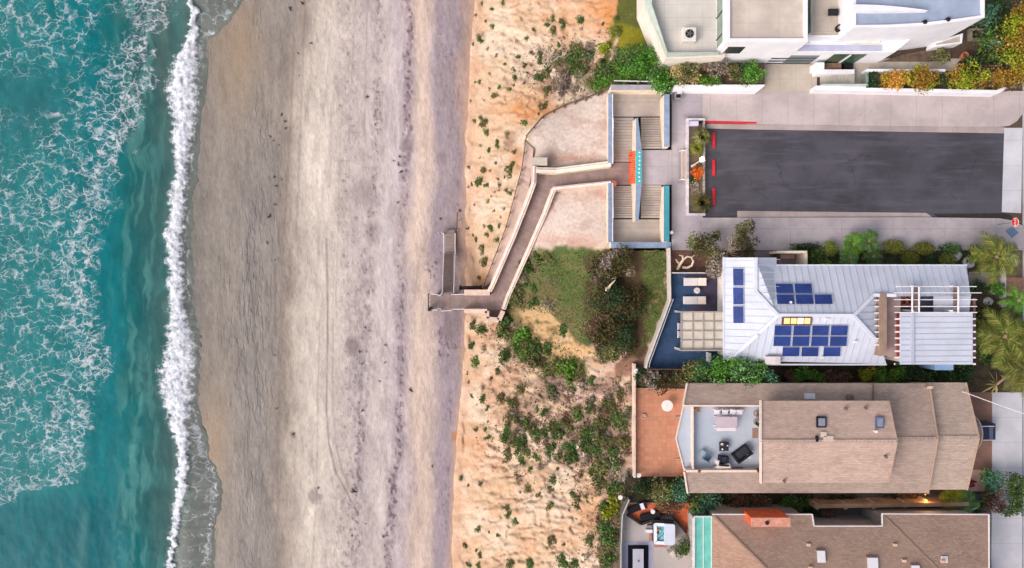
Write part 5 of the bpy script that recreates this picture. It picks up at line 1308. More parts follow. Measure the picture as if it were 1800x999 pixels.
for x, y, lab in ((1259, 811, 'round white side table beside the black armchair'), (1313, 800, 'round white side table behind the black sofa')):
    o = thing('side_table', lab, 'table', wz(x, y), 'small round white tables on the roof deck'); q = W(x, y, zd)
    MB().lathe(q, [(.2, 0), (.05, .04), (.04, .42), (.06, .45)], 12).build('stem', M_whitemetal, o); MB().lathe(q+Vector((0, 0, .45)), [(.2, 0), (.22, .02), (.2, .05)], 20).build('table_top', mat('white_resin', (228, 216, 218)), o)
cv = thing('folded_canopy', 'heap of folded cream canvas against the south deck parapet', 'canvas', wz(1270, 824))
mb = MB(); rr = random.Random(3)
pts_ = [(1252, 826), (1260, 821), (1272, 819), (1279, 813), (1286, 817), (1288, 826.5)]
for i in range(7):
    f = i/6; x0 = 1252+f*8; mb.bar(W(x0, 826-i*.7, zd+.1+.06*i), W(1287-f*4, 825.5-i*1.3, zd+.12+.07*i), .34, .14)
mb.build('canvas', mat('cream_canvas', (226, 208, 198), .9, .08), cv, bevel=.04)
MB().tube([W(1287, 823, zd+.3), W(1305, 822.5, zd+.15)], .04).build('pole', M_brownmetal, cv)
for x, y, lab, kind in ((1224.5, 719.5, 'orange dried plant in the north west corner of the roof deck', 0), (1225, 824.5, 'orange dried plant in the south west corner of the roof deck', 0), (1326.5, 727, 'dark potted plant by the deck wall, upper of two', 1), (1326.5, 741.5, 'dark potted plant by the deck wall, lower of two', 1), (1327, 823, 'dark round potted plant in the south east deck corner', 1)):
    pass
mt = tag(MB().pr(1322.5, 753, 1332.5, 770.5, zd+.002, zd+.03).build('door_mat', mat('brown_mat', (150, 122, 110), .95, .1, 6)), 'brown door mat in front of the roof deck door', 'mat')
# brick patio, curved canopy, carport bits
t = NT('terracotta_tiles'); c = S((194, 136, 110)); b = t.n('TexBrick'); t.l(t.P(), b.inputs['Vector']); b.offset = 0; b.inputs['Scale'].default_value = 1
b.inputs['Brick Width'].default_value = .42; b.inputs['Row Height'].default_value = .42; b.inputs['Mortar Size'].default_value = .016
b.inputs['Color1'].default_value = (*[v*.88 for v in c], 1); b.inputs['Color2'].default_value = (*[v*1.08 for v in c], 1); b.inputs['Mortar'].default_value = (*[v*.8 for v in c], 1)
col = t.mix(t.rng(t.noise(.7, 5, .7), .4, .7, 0, .65), b.outputs['Color'], S((196, 146, 120))); col = t.mix(t.rng(t.noise(3, 4, .7), .55, .8, 0, .5), col, S((146, 88, 62))); M_terr = t.fin(col, .9, .15)
struct(MB().pp([(1119, 682), (1118, 838), (1215, 838), (1215, 684)], -.3, .03), 'brick_patio', M_terr)
pw_ = thing('patio_wall', 'low pinkish wall with a rusty rail on the sea side of the brick patio', 'wall', W(1116, 745, 0))
MB().pr(1114, 640, 1117.5, 840, -.8, .5).build('wall', M_pinkw, pw_); MB().bar(W(1118.6, 680, .9), W(1118.6, 838, .9), .05, .06).build('rail', M_brownmetal, pw_)
m = MB()
for y in range(682, 840, 26): a = W(1118.6, y, .9); m.bar((a.x, a.y, .03), a, .05, .05)
m.build('rail_post', M_brownmetal, pw_)
for x, y, lab in ((1117, 652, 'white ring lamp on the patio wall beside the grey bush'), (1122.5, 835, 'white ring lamp at the southern end of the patio wall'), (1090, 874, 'white ring lamp among the bushes by the yellow green bush')):
    o = thing('ring_lamp', lab, 'lamp', W(x, y, .5), 'white ring lamps along the bluff edge'); q = W(x, y, .5)
    MB().lathe(q+Vector((0, 0, -.6)), [(.05, 0), (.05, .7)], 8).build('stem', M_whitemetal, o)
    MB().lathe(q+Vector((0, 0, .1)), [(.12, 0), (.22, .03), (.22, .1), (.12, .1)], 16).build('ring_shade', M_whitemetal, o); MB().lathe(q+Vector((0, 0, .1)), [(.10, .02), (.10, .06)], 12).build('lens', mat('lamp_lens', (140, 128, 116), .3), o)
rt = thing('patio_table', 'round white table standing alone on the brick patio', 'table', W(1169, 712, .03)); q = W(1170, 711, .03)
MB().lathe(q, [(.3, 0), (.07, .05), (.06, .68), (.1, .7)], 14).build('pedestal', M_whitemetal, rt); MB().lathe(q+Vector((0, 0, .7)), [(.5, 0), (.54, .02), (.54, .04), (.5, .06)], 28).build('table_top', mat('white_table_top', (236, 226, 224), .5, .03), rt)
MB().lathe(q+Vector((0, 0, .762)), [(.03, 0), (.03, .03)], 8).build('parasol_hole', mat('grey_vent', (112, 98, 92)), rt)
fp_ = thing('fire_pit', 'small round stone fire pit sunk in the brick patio', 'fire pit', W(1131, 732, .03))
MB().lathe(W(1131, 732, .03), [(.26, 0), (.26, .14), (.16, .14), (.15, .05)], 18).build('stone_ring', mat('pit_stone', (206, 158, 136), .9, .1), fp_); MB().lathe(W(1131, 732, .03), [(.145, .04), (.145, .06)], 12).build('ash', mat('pit_ash', (190, 170, 160), .95), fp_)
for y, w in ((734, 'upper'), (808, 'lower')):
    tag(MB().pr(1187.5, y-1.5, 1196, y+1.5, .034, .16).build('patio_step', mat('step_stone', (176, 156, 148), .9)), '%s small stone step on the brick patio beside the deck prow' % w, 'step', 'stone steps on the brick patio')
cn = thing('curved_canopy', 'curved glass tile canopy over the garage front of the tan house', 'canopy', W(1718, 765, 0)); mb = MB(); inner = []; outer = []
for i in range(15):
    a = -1.15+2.3*i/14; outer.append(W(1694+33*math.cos(a)+0, 763+36*math.sin(a)*1.05, 2.9)); inner.append(W(1690+30*math.cos(a), 763+36*math.sin(a)*1.05, 2.7))
for i in range(14): mb.slab([inner[i], outer[i], outer[i+1], inner[i+1]], .1)
mb.build('tiles', mat('grey_glass_tile', (124, 126, 130), .4, .3, 5), cn)
MB().tube(outer, .07).build('rim', mat('tan_trim', (176, 150, 134)), cn)
for i in (1, 7, 13): MB().bar((inner[i].x, inner[i].y, 0), inner[i], .1, .1).build('post', M_whitemetal, cn)
# cars
def car(label, cx, cy, rz, rgb, group=None):
    o = thing('parked_car', label, 'car', (cx, cy, .03)); Rm = Matrix.Rotation(rz, 3, 'Z'); O = Vector((cx, cy, .03))
    mp_ = mat('car_paint_%d_%d_%d' % rgb, rgb, .3, .03, 3, spec=.6, metal=.2)
    def loft(secs, nm, mm, bev=.1):
        mb = MB(); vs = []
        for x, hw, z0, z1 in secs:
            for y, z in ((-hw, z0), (-hw*1.0, (z0+z1)/2), (-hw*.92, z1), (hw*.92, z1), (hw, (z0+z1)/2), (hw, z0)): v = Rm @ Vector((x, y, z)); vs.append(O+v)
        n = len(secs); fs = [tuple(range(6)), tuple(range(6*(n-1), 6*n))[::-1]]
        for i in range(n-1):
            for k in range(6): fs.append((6*i+k, 6*i+(k+1) % 6, 6*i+6+(k+1) % 6, 6*i+6+k))
        mb.add(vs, fs); return mb.build(nm, mm, o, smooth=False, bevel=bev)
    loft([(-2.25, .74, .35, .70), (-2.0, .88, .28, .80), (-.9, .92, .25, .92), (1.2, .92, .25, .98), (2.0, .90, .28, .98), (2.26, .80, .38, .92)], 'body', mp_)
    loft([(-1.25, .70, .93, .95), (-.45, .74, .93, 1.46), (1.2, .73, .95, 1.48), (1.95, .68, .97, 1.02)], 'cabin_glass', mat('car_glass', (46, 76, 104), .08, .1, 1, spec=.6), .03)
    loft([(-.5, .70, 1.44, 1.475), (.4, .73, 1.46, 1.52), (1.25, .70, 1.46, 1.495)], 'roof', mp_, .02)
    for s in (-1, 1):
        a = O+Rm @ Vector((-.5, s*.64, 1.57)); b2 = O+Rm @ Vector((1.7, s*.64, 1.5)); MB().tube([a, b2], .035).build('roof_rail', M_whitemetal, o)
        a = O+Rm @ Vector((2.2, s*.6, .78)); MB().box(a, (.16, .28, .14), rz).build('tail_light', mat('tail_light_red', (150, 30, 30), .3), o)
        for x in (-1.4, 1.4):
            a = O+Rm @ Vector((x, s*.9, .33)); b2 = O+Rm @ Vector((x, s*.7, .33)); w_ = MB().tube([a, b2], .33, 18).build('wheel', M_black, o)
            MB().tube([O+Rm @ Vector((x, s*.915, .33)), O+Rm @ Vector((x, s*.88, .33))], .2, 14).build('rim', mat('alloy', (160, 162, 168), .3, .03, 2, metal=.7), w_)
    return o
cp_ = W(1752, 759.5, 1.0); car('dark blue car standing under the curved canopy of the tan house', cp_.x-2.3, cp_.y, 0, (30, 36, 72))
cp_ = W(1745, 1000, 1.0); car('black car half hidden beside the brown roofed house at the picture edge', cp_.x-.9, cp_.y-2.1, R(90), (22, 24, 34))
# garden furniture and cable on the east side
gs = thing('garden_chair', 'dark red garden chair on the small terrace behind the tan house', 'chair', W(1706, 850, .06)); chair(gs, W(1705, 850, .3), R(10), .06, .6, .6, mat('dark_red_cushion', (110, 44, 40), .8), M_black)
struct(MB().pr(1696, 826, 1732, 864, -.2, .045), 'small_terrace', mat('pink_terrace', (186, 152, 140), .9, .12))
cb = thing('service_cable', 'white overhead service cable running from the tan roof corner to the street edge', 'cable', W(1697, 690, 4.0))
A, B2 = W(1696, 690, 4.1), W(1830, 738, 5.0); MB().tube([A+(B2-A)*(i/10)-Vector((0, 0, .35*math.sin(math.pi*i/10))) for i in range(11)], .035, 5).build('cable', M_whitemetal, cb)
MB().bar((A.x, A.y, 3.6), A, .08, .08).build('mast', M_whitemetal, cb)
# ================================================================ brown roofed house (bottom), patio with hot tub
bh = thing('brown_roof_house', 'brown shingle roofed house with an orange chimney along the bottom edge', 'house', W(1500, 1000, 0))
M_shb = shingle('brown_shingle', (158, 133, 120), .16, .16, .3)
nn_ = MB().slab([p(1253, 905, 4.3), p(1427, 905, 4.3), p(1430, 925, 4.55), p(1551, 925, 4.55), p(1551, 904, 4.3), p(1737, 905, 4.3), p(1737, 1010, 5.6), p(1358, 1010, 5.6)], .2).build('roof_slope', M_shb, bh)
MB().slab([p(1358, 1010, 5.6), p(1737, 1010, 5.6), p(1737, 1120, 4.3), p(1253, 1120, 4.3)], .2).build('roof_slope', M_shb, bh)
MB().slab([p(1253, 905, 4.3), p(1358, 1010, 5.6), p(1253, 1120, 4.3)], .2).build('roof_slope', shingle('brown_shingle_west', (176, 142, 124), .14, .16, .3), bh)
MB().bar(p(1253, 905, 4.34), p(1357, 1009, 5.62), .16, .03).build('hip_cap', mat('hip_cap_brown', (146, 120, 106), .9), nn_); MB().bar(p(1553, 906, 4.36), p(1648, 1000, 5.5), .16, .03).build('hip_cap', mat('hip_cap_brown', (158, 122, 102)), nn_)
ed = [(1252, 904, 4.33), (1427.5, 904, 4.33), (1430.5, 924.5, 4.58), (1550.5, 924.5, 4.58), (1550.5, 903, 4.33), (1738, 904.3, 4.33), (1738, 1010, 5.6)]
m = MB()
for a, b in zip(ed[:-1], ed[1:]): m.bar(P3(a), P3(b), .07, .2)
m.build('white_fascia', M_whitemetal, nn_)
MB().prism(wxy([(1262, 914), (1420, 914), (1424, 932), (1558, 932), (1558, 914), (1728, 914), (1728, 1110), (1262, 1110)], 4.2), -.3, 4.05).build('wall', mat('grey_wall', (170, 160, 156), .85), bh)
ch = MB().pp([(1321, 911), (1321, 926), (1389, 926), (1389, 911)], 3.6, 6.0).build('chimney', mat('orange_brick', (214, 98, 58), .85, .18, 3), bh)
MB().pr(1320.5, 910.5, 1389.5, 926.5, 6.003, 6.1).build('chimney_top', mat('pink_cap', (208, 146, 126), .85, .15, 3), ch)
MB().lathe(W(1348, 919, 6.1), [(.16, .002), (.16, .12), (.1, .12)], 14).build('flue', M_black, ch)
for x0, y0, x1, y1 in ((1435, 967, 1452, 990), (1523, 979, 1545, 1008), (1601, 993, 1618, 1012)):
    pl3 = [p(1253, 905, 4.3), p(1737, 905, 4.3), p(1737, 1010, 5.6)]
    c4 = [onplane(a, b, pl3, .22) for a, b in ((x0, y0), (x0+1.5, y1), (x1, y1), (x1-1.5, y0))]
    o = MB().slab(c4, .25).build('skylight', mat('skylight_curb', (150, 128, 116), .7), bh); cen = sum(c4, Vector())/4
    MB().slab([cen+(v-cen)*.9+Vector((0, 0, .06)) for v in c4], .055).build('dome', mat('milky_dome', (226, 222, 230), .35, .03), o)
for x, y in ((1420, 957), (1572, 957), (1588, 985), (1656, 986), (1424, 997)):
    q = onplane(x, y, pl3, 0); m = MB(); m.box(q+Vector((0, 0, .1)), (.3, .22, .24)); m.build('roof_vent', mat('beige_vent', (204, 172, 152), .8), bh, bevel=.02)
m = MB()
for i in range(6): m.bar(onplane(1655+i*2, 978, pl3, .05), onplane(1655+i*2, 990, pl3, .05), .06, .08)
m.build('roof_grille', M_whitemetal, bh)
td = thing('teal_deck', 'bright turquoise painted balcony deck along the brown roof', 'deck', W(1236, 960, 0))
M_teal = mat('turquoise_deck_paint', (118, 204, 192), .7, .10, 1.2)
MB().pr(1220.5, 908, 1252, 1060, 3.0, 3.15).build('floor', M_teal, td); MB().pr(1223, 915, 1250, 1060, -.2, 2.95).build('base_wall', mat('grey_wall', (170, 160, 156)), td)
m = MB().bar(W(1236.5, 908, 3.17), W(1236.5, 1060, 3.17), .08, .05).bar(W(1220.5, 908, 3.2), W(1220.5, 1060, 3.2), .1, .14).bar(W(1251.5, 908, 3.2), W(1251.5, 1060, 3.2), .12, .16).bar(W(1220, 908, 3.2), W(1252, 908, 3.2), .1, .14); m.build('white_trim', M_whitemetal, td)
m = MB().tube([W(1218.5, 912, 3.9), W(1218.5, 1060, 3.9)], .05)
for y in range(914, 1060, 18): a = W(1218.5, y, 3.9); m.bar((a.x, a.y, 3.0), a, .06, .06)
m.build('railing', M_whitemetal, td)
struct(MB().pp([(1098, 884), (1094, 906), (1092, 1060), (1222, 1060), (1222, 884)], -.3, .03), 'grey_patio', concrete('patio_concrete', (182, 172, 170), 0, 0, 0, 0, .08))
struct(MB().pp([(1105, 886), (1102, 908), (1127, 923), (1168, 908), (1182, 909), (1206, 938), (1222, 990), (1222, 884)], -.2, .05), 'orange_patio', mat('orange_tile', (206, 104, 66), .85, .14, 2))
struct(MB().pr(1212, 940, 1220, 1060, -.2, .055), 'orange_edge', mat('red_edge', (168, 84, 72), .85))
struct(MB().pr(1094.5, 952, 1148, 1060, -.2, .04), 'lilac_patio', mat('lilac_slate', (172, 168, 192), .8, .08))
eg = thing('patio_edging', 'black timber edging zigzagging between orange tiles and grey patio', 'edging', W(1150, 915, 0)); m = MB()
for a, b in zip([(1104, 906), (1127, 922), (1148, 915)], [(1127, 922), (1148, 915), (1160, 912)]): m.wall(W(a[0], a[1], .4), W(b[0], b[1], .4), .22, 0)
m.build('timber', mat('black_timber', (44, 34, 36), .8), eg); m = MB()
for a, b in zip([(1163, 908), (1180, 905)], [(1180, 905), (1207, 937)]): m.wall(W(a[0], a[1], .5), W(b[0], b[1], .5), .22, 0)
m.build('timber', mat('black_timber', (44, 34, 36)), eg)
gw_ = thing('patio_guard', 'grey glass guard on the sea edge of the hot tub patio', 'guard', W(1096, 940, 0)); m = MB()
for a, b in zip([(1107, 879), (1095.5, 906), (1093, 960)], [(1095.5, 906), (1093, 960), (1093, 1060)]): m.wall(W(a[0], a[1], 1.0), W(b[0], b[1], 1.0), .1, -.8)
m.build('glass', mat('grey_guard', (112, 112, 116), .3), gw_); m = MB()
for a, b in zip([(1107, 879), (1095.5, 906), (1093, 960)], [(1095.5, 906), (1093, 960), (1093, 1060)]): m.bar(W(a[0]-1.5, a[1], 1.02), W(b[0]-1.5, b[1], 1.02), .08, .08)
m.build('top_rail', mat('pale_rail', (196, 190, 180), .6), gw_)
def sunbed(label, cx, cy, rz, towel):
    c_ = W(cx, cy, .35); o = thing('sun_lounger', label, 'sun lounger', (c_.x, c_.y, .05), 'black loungers on the orange tiles'); Rm = Matrix.Rotation(rz, 3, 'Z')
    def b(x, y, z, d, nm, mm, tilt=None): v = Rm @ Vector((x, y, 0)); MB().box((c_.x+v.x, c_.y+v.y, .05+z), d, rz, tilt).build(nm, mm, o, bevel=.02)
    b(0, 0, .22, (1.85, .66, .06), 'frame', M_black); b(-.3, 0, .29, (1.2, .62, .08), 'mattress', mat('black_cushion', (24, 24, 34), .9, .1)); b(.62, 0, .38, (.66, .62, .08), 'backrest', mat('black_cushion', (24, 24, 34)), Matrix.Rotation(R(-16), 3, 'Y'))
    for sx in (-.8, .8):
        for sy in (-.27, .27): b(sx, sy, .1, (.05, .05, .2), 'leg', M_black)
    if towel:
        v = Rm @ Vector((.5, 0, 0)); q = MB().box((c_.x+v.x, c_.y+v.y, .50), (.36, .6, .03), rz, Matrix.Rotation(R(-16), 3, 'Y')).build('towel', mat('lilac_towel', (206, 198, 216), .95, .06, 6)); tag(q, 'folded lilac towel lying on the upper black lounger', 'towel')
sunbed('black sun lounger with a lilac towel on the orange tiles', 1120, 893, R(22), True); sunbed('black sun lounger on the orange tiles beside the hot tub', 1142, 907.5, R(14), False)
o = thing('side_table', 'round white side table between the two black loungers', 'table', W(1146, 897, .05)); q = W(1146, 897, .05); MB().lathe(q, [(.18, 0), (.05, .04), (.05, .44)], 12).build('stem', M_whitemetal, o); MB().lathe(q+Vector((0, 0, .44)), [(.2, 0), (.21, .03), (.19, .05)], 20).build('table_top', mat('white_table_top', (236, 226, 224)), o)
# hot tub
ht = thing('hot_tub', 'white hot tub with pale grey cover folded over its right half', 'hot tub', W(1168, 939, .03)); zt = .95
tubp = [(1149, 923), (1150.5, 920.5), (1153, 919.5), (1184, 921), (1186.5, 923), (1187, 954), (1185, 957.5), (1182, 958.5), (1152, 957), (1149.5, 955)]
xy = wxy(tubp, zt); m = MB(); ring(m, [Vector((v.x, v.y)) for v in xy], .03, zt-.06, .12); m.build('cabinet', mat('dark_cabinet', (58, 56, 62), .7), ht)
m = MB(); ring(m, [Vector((v.x, v.y)) for v in xy], zt-.059, zt, .3); m.build('rim', mat('tub_white', (232, 232, 240), .3, .03, 2, spec=.5), ht)
MB().prism(inset([Vector((v.x, v.y)) for v in xy], .13), .05, .2).build('basin_floor', mat('tub_floor', (150, 196, 204), .4), ht)
t = NT('tub_water'); t.bump(t.noise(7, 3, .6), .5, .05); M_tubw = t.fin(t.mix(t.rng(t.noise(2.5, 4), .35, .65), S((96, 168, 182)), S((134, 196, 204))), .1, .5)
MB().prism(inset([Vector((v.x, v.y)) for v in xy], .29), .74, .80).build('water', M_tubw, ht)
MB().pp([(1167.5, 921), (1184.5, 922), (1186.8, 924), (1187, 954), (1185, 957.8), (1167.5, 958.8)], zt+.02, zt+.13).build('cover', mat('pale_grey_cover', (204, 208, 226), .7, .05), ht, bevel=.02)
MB().bar(W(1149, 916.5, .7), W(1184, 917.5, .7), .3, .25).build('back_step', M_black, ht)
sp_ = thing('tub_steps', 'white and grey steps with towels at the left side of the hot tub', 'steps', W(1141, 932, .03)); MB().pr(1136, 931.5, 1148, 937, .03, .42).build('tread', mat('white_step', (230, 226, 234), .6), sp_); MB().pr(1138, 924, 1147.5, 931, .03, .3).build('tread', mat('grey_step', (136, 130, 140), .7), sp_)
tag(MB().pr(1141, 938, 1147, 951, .044, .07).build('patio_mat', mat('red_mat', (186, 128, 118), .95, .12, 4)), 'faded red mat on the patio left of the hot tub', 'mat')
tag(MB().pr(1150, 959, 1172, 962.5, .044, .07).build('patio_mat', mat('red_mat', (186, 128, 118))), 'faded red strip mat below the hot tub', 'mat')
dc = thing('folding_chair', 'pale folding lounge chair with dark frame below the hot tub', 'chair', W(1180, 972, .03)); chair(dc, W(1181, 971, .3), R(40), .03, .5, .7, mat('cream_sling', (206, 190, 178), .8), M_black)
rg = tag(MB().pr(1104, 958.5, 1140, 1060, .044, .06).build('outdoor_rug', mat('black_rug', (26, 26, 38), .95, .2, 6)), 'black outdoor rug on the lilac patio at the bottom edge', 'rug')
tt_ = thing('outdoor_table', 'long pale grey table standing on the black rug', 'table', W(1122, 985, .06)); MB().pr(1112.5, 965.5, 1131.5, 1050, .66, .74).build('table_top', mat('grey_table', (176, 174, 188), .6, .05), tt_, bevel=.02)
for x in (1114, 1130):
    for y in (967, 1047): a = W(x, y, .66); MB().bar((a.x, a.y, .06), a, .09, .09).build('leg', M_black, tt_)
tag(MB().lathe(W(1122, 986.5, .741), [(.05, 0), (.09, .06), (.07, .1)], 10).build('table_bowl', mat('grey_vent', (112, 98, 92))), 'small dark bowl on the pale grey outdoor table', 'bowl')
for k, (x, y) in enumerate(((1102, 975), (1102, 990), (1143, 980))):
    pass
# person in the tub
def skin_body(name, verts, edges, radii, m, parent=None, loc=(0, 0, 0), lv=2):
    me = bpy.data.meshes.new(name); me.from_pydata(verts, edges, []); o = bpy.data.objects.new(name, me); COL.objects.link(o)
    md = o.modifiers.new('skin', 'SKIN'); md.use_smooth_shade = True
    for i, r in enumerate(radii): me.skin_vertices[0].data[i].radius = (r, r) if not isinstance(r, tuple) else r
    me.skin_vertices[0].data[0].use_root = True
    sb = o.modifiers.new('sub', 'SUBSURF'); sb.levels = lv; sb.render_levels = lv
    dg = bpy.context.evaluated_depsgraph_get(); m2 = bpy.data.meshes.new_from_object(o.evaluated_get(dg)); bpy.data.objects.remove(o)
    m2.materials.clear(); m2.materials.append(m); q = bpy.data.objects.new(name, m2); COL.objects.link(q); q.location = loc; ABS[q.name] = Vector(loc)
    if parent: q.parent = parent
    return q
b0 = W(1155.5, 933, .8); ang = R(-32); Rz = Matrix.Rotation(ang, 3, 'Z')
#  local: +x = towards the feet, y = left/right, z up; pelvis on the tub seat
L = [(.12, 0, .46), (.04, 0, .66), (-.02, 0, .86), (-.04, 0, 1.0), (-.05, 0, 1.09), (-.02, 0, 1.22), (0, 0, 1.30),
     (-.02, .17, .95), (.06, .27, .76), (.24, .2, .80), (.31, .16, .81), (-.02, -.17, .95), (.05, -.3, .78), (.22, -.26, .80), (.3, -.24, .81),
     (.15, .1, .45), (.52, .12, .62), (.78, .12, .30), (.88, .12, .27), (.15, -.1, .45), (.55, -.1, .64), (.82, -.1, .30), (.92, -.1, .27)]
E = [(0, 1), (1, 2), (2, 3), (3, 4), (4, 5), (5, 6), (2, 7), (7, 8), (8, 9), (9, 10), (2, 11), (11, 12), (12, 13), (13, 14), (0, 15), (15, 16), (16, 17), (17, 18), (0, 19), (19, 20), (20, 21), (21, 22)]
rad = [(.15, .13), (.14, .11), (.16, .11), .06, .055, .095, .085, .06, .05, .04, .035, .06, .05, .04, .035, .09, .065, .05, .04, .09, .065, .05, .04]
vsl = [tuple(Rz @ Vector(v)) for v in L]
pe = skin_body('person', vsl, E, rad, mat('skin_tone', (214, 164, 142), .55, .04, 4), None, (b0.x, b0.y, .03))
tag(pe, 'person with dark hair sitting in the hot tub facing right', 'person')
h0 = Rz @ Vector((-.045, 0, 1.255)); mb = MB(); mb.lathe((b0.x+h0.x, b0.y+h0.y, .03+1.19), [(.09, 0), (.108, .05), (.10, .11), (.06, .155), (.02, .165)], 14); mb.build('hair', mat('dark_hair', (42, 28, 26), .7, .1), pe, smooth=True)
mb = MB()
for s in (-1, 1):
    for k in range(4):
        a = Rz @ Vector((.30, s*.2-.03+.018*k, .82)); b_ = Rz @ Vector((.37-.008*abs(k-1.5), s*.2-.035+.022*k, .825)); mb.tube([Vector((b0.x+a.x, b0.y+a.y, .03+a.z)), Vector((b0.x+b_.x, b0.y+b_.y, .03+b_.z))], .010, 6)
# fingers lie on the water, part of the hands
mb.build('fingers', mat('skin_tone', (214, 164, 142)), pe)
# narrow yard between the two lower houses
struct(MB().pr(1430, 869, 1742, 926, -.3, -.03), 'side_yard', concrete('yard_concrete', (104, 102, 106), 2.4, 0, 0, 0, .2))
bw_ = thing('buttress_wall', 'tan retaining wall with stubby buttresses in the yard between the lower roofs', 'wall', W(1560, 884, 0)); MB().bar(W(1424, 885, .9), W(1692, 881, .9), .35, 1.8).build('wall', mat('tan_wall', (176, 144, 118), .85, .15), bw_)
for x, y in ((1431, 887), (1480, 887), (1530, 885), (1584, 884), (1622, 881)): MB().bar(W(x-3, y-4, 1.0), W(x+4, y+3.5, 1.0), .4, 1.2).build('buttress', mat('pale_buttress', (206, 176, 152), .85), bw_)
yg = thing('yard_gate', 'white gate frame standing open in the narrow side yard', 'gate', W(1542, 893, 0)); m = MB(); A = W(1532, 895, 1.2); B2 = W(1551, 887.5, 1.2); m.bar(A, B2, .06, .1); m.bar(W(1534, 899, 1.2), W(1550, 906, 1.2), .06, .1); m.build('rail', M_whitemetal, yg); m = MB()
for a in (A, B2, W(1534, 899, 1.2)): m.bar((a.x, a.y, -.03), a, .07, .07)
m.build('post', M_whitemetal, yg)
yr = thing('yard_rail', 'white rail beside the dark yard at its street end', 'rail', W(1705, 897, 0)); A = W(1690, 901, 1.2); B2 = W(1718, 893, 1.2); MB().bar(A, B2, .06, .08).build('rail', M_whitemetal, yr); m = MB()
for a in (A, B2): m.bar((a.x, a.y, -.03), a, .06, .06)
m.build('post', M_whitemetal, yr)
t = NT('warm_window'); t.b.inputs['Emission Color'].default_value = (1, .42, .08, 1); t.b.inputs['Emission Strength'].default_value = .9; M_warm = t.fin((.5, .25, .08), .4)
wl_ = thing('wall_lantern', 'small lit wall lantern glowing orange below the tan eave', 'lantern', W(1628, 866, 1.6)); q = W(1628, 870, 1.7); MB().box(q, (.14, .1, .3)).build('lantern_glass', M_warm, wl_); MB().box(q+Vector((0, 0, .18)), (.2, .16, .05)).build('lantern_cap', M_black, wl_)
ld2 = bpy.data.lights.new('lantern_light', 'POINT'); ld2.energy = 40; ld2.color = (1, .5, .15); ld2.shadow_soft_size = .1; lo2 = bpy.data.objects.new('lantern_light', ld2); COL.objects.link(lo2); lo2.location = q+Vector((0, -.35, .1))
gp = thing('air_unit', 'dark grey box unit in the notch beside the brown roof', 'unit', W(1528, 918, 0)); MB().pr(1518, 911, 1542, 921, -.03, .9).build('casing', mat('dark_unit', (84, 76, 82), .6), gp, bevel=.04); MB().pr(1521, 913, 1535, 919, .9, .93).build('lid', mat('mauve_lid', (120, 98, 100), .6), gp)
# ================================================================ plants
RG = np.random.default_rng(5)
def leafmat(name, a, b, c_, hue=.0):
    t = NT(name); isl = t.n('NewGeometry').outputs['Random Per Island']; ob = t.n('ObjectInfo').outputs['Random']
    col = t.ramp(isl, [(0.0, S(a)), (.5, S(b)), (1.0, S(c_))]); hv = t.n('HueSaturation'); t.l(col, hv.inputs['Color'])
    t.l(t.rng(ob, 0, 1, .8, 1.2, False), hv.inputs['Value']); t.l(t.rng(ob, 0, 1, .485, .515, False), hv.inputs['Hue'])
    cl = t.noise(1.1, 3, .6); col = t.mix(t.rng(cl, .35, .7, 0, .5), hv.outputs[0], t.mix(1.0, hv.outputs[0], (.62, .62, .6), 'MULTIPLY'))
    return t.fin(col, .65, .15)
LM = {'green': leafmat('shrub_leaf_green', (51, 74, 38), (79, 107, 53), (112, 135, 74)), 'olive': leafmat('shrub_leaf_olive', (76, 79, 50), (110, 110, 67), (146, 141, 91)),
      'brown': leafmat('dry_twig_brown', (84, 60, 48), (112, 84, 68), (140, 110, 92)), 'grey': leafmat('dry_twig_grey', (104, 92, 84), (134, 120, 110), (166, 150, 138)),
      'bright': leafmat('leaf_bright_green', (57, 93, 33), (84, 129, 45), (120, 165, 67)), 'lime': leafmat('leaf_lime', (110, 122, 26), (142, 148, 36), (172, 176, 62)),
      'gold': leafmat('leaf_gold', (118, 96, 30), (158, 122, 44), (188, 150, 70)), 'orange': leafmat('leaf_orange', (166, 104, 36), (196, 130, 56), (214, 158, 88)),
      'dark': leafmat('leaf_dark', (31, 49, 31), (49, 70, 41), (75, 96, 57)), 'tree': leafmat('leaf_coastal_tree', (55, 49, 32), (78, 73, 42), (99, 92, 55)),
      'hedge': leafmat('leaf_hedge', (61, 95, 53), (92, 131, 73), (136, 173, 102)), 'bluish': leafmat('leaf_bluish', (50, 89, 66), (75, 121, 92), (110, 156, 121)),
      'flower': leafmat('flower_orange', (214, 96, 20), (236, 128, 34), (248, 164, 66)), 'mound': leafmat('leaf_mound', (101, 110, 44), (123, 129, 57), (143, 149, 70)),
      'palm': leafmat('palm_frond', (66, 84, 34), (102, 112, 46), (152, 142, 76)), 'straw': leafmat('straw', (150, 130, 80), (182, 160, 106), (206, 186, 134)),
      'grass': leafmat('lawn_blade', (72, 92, 44), (96, 114, 58), (126, 130, 80))}
M_bark = mat('bark_brown', (104, 86, 72), .9, .2, 5); M_palebark = mat('bleached_wood', (206, 186, 166), .85, .1, 5)
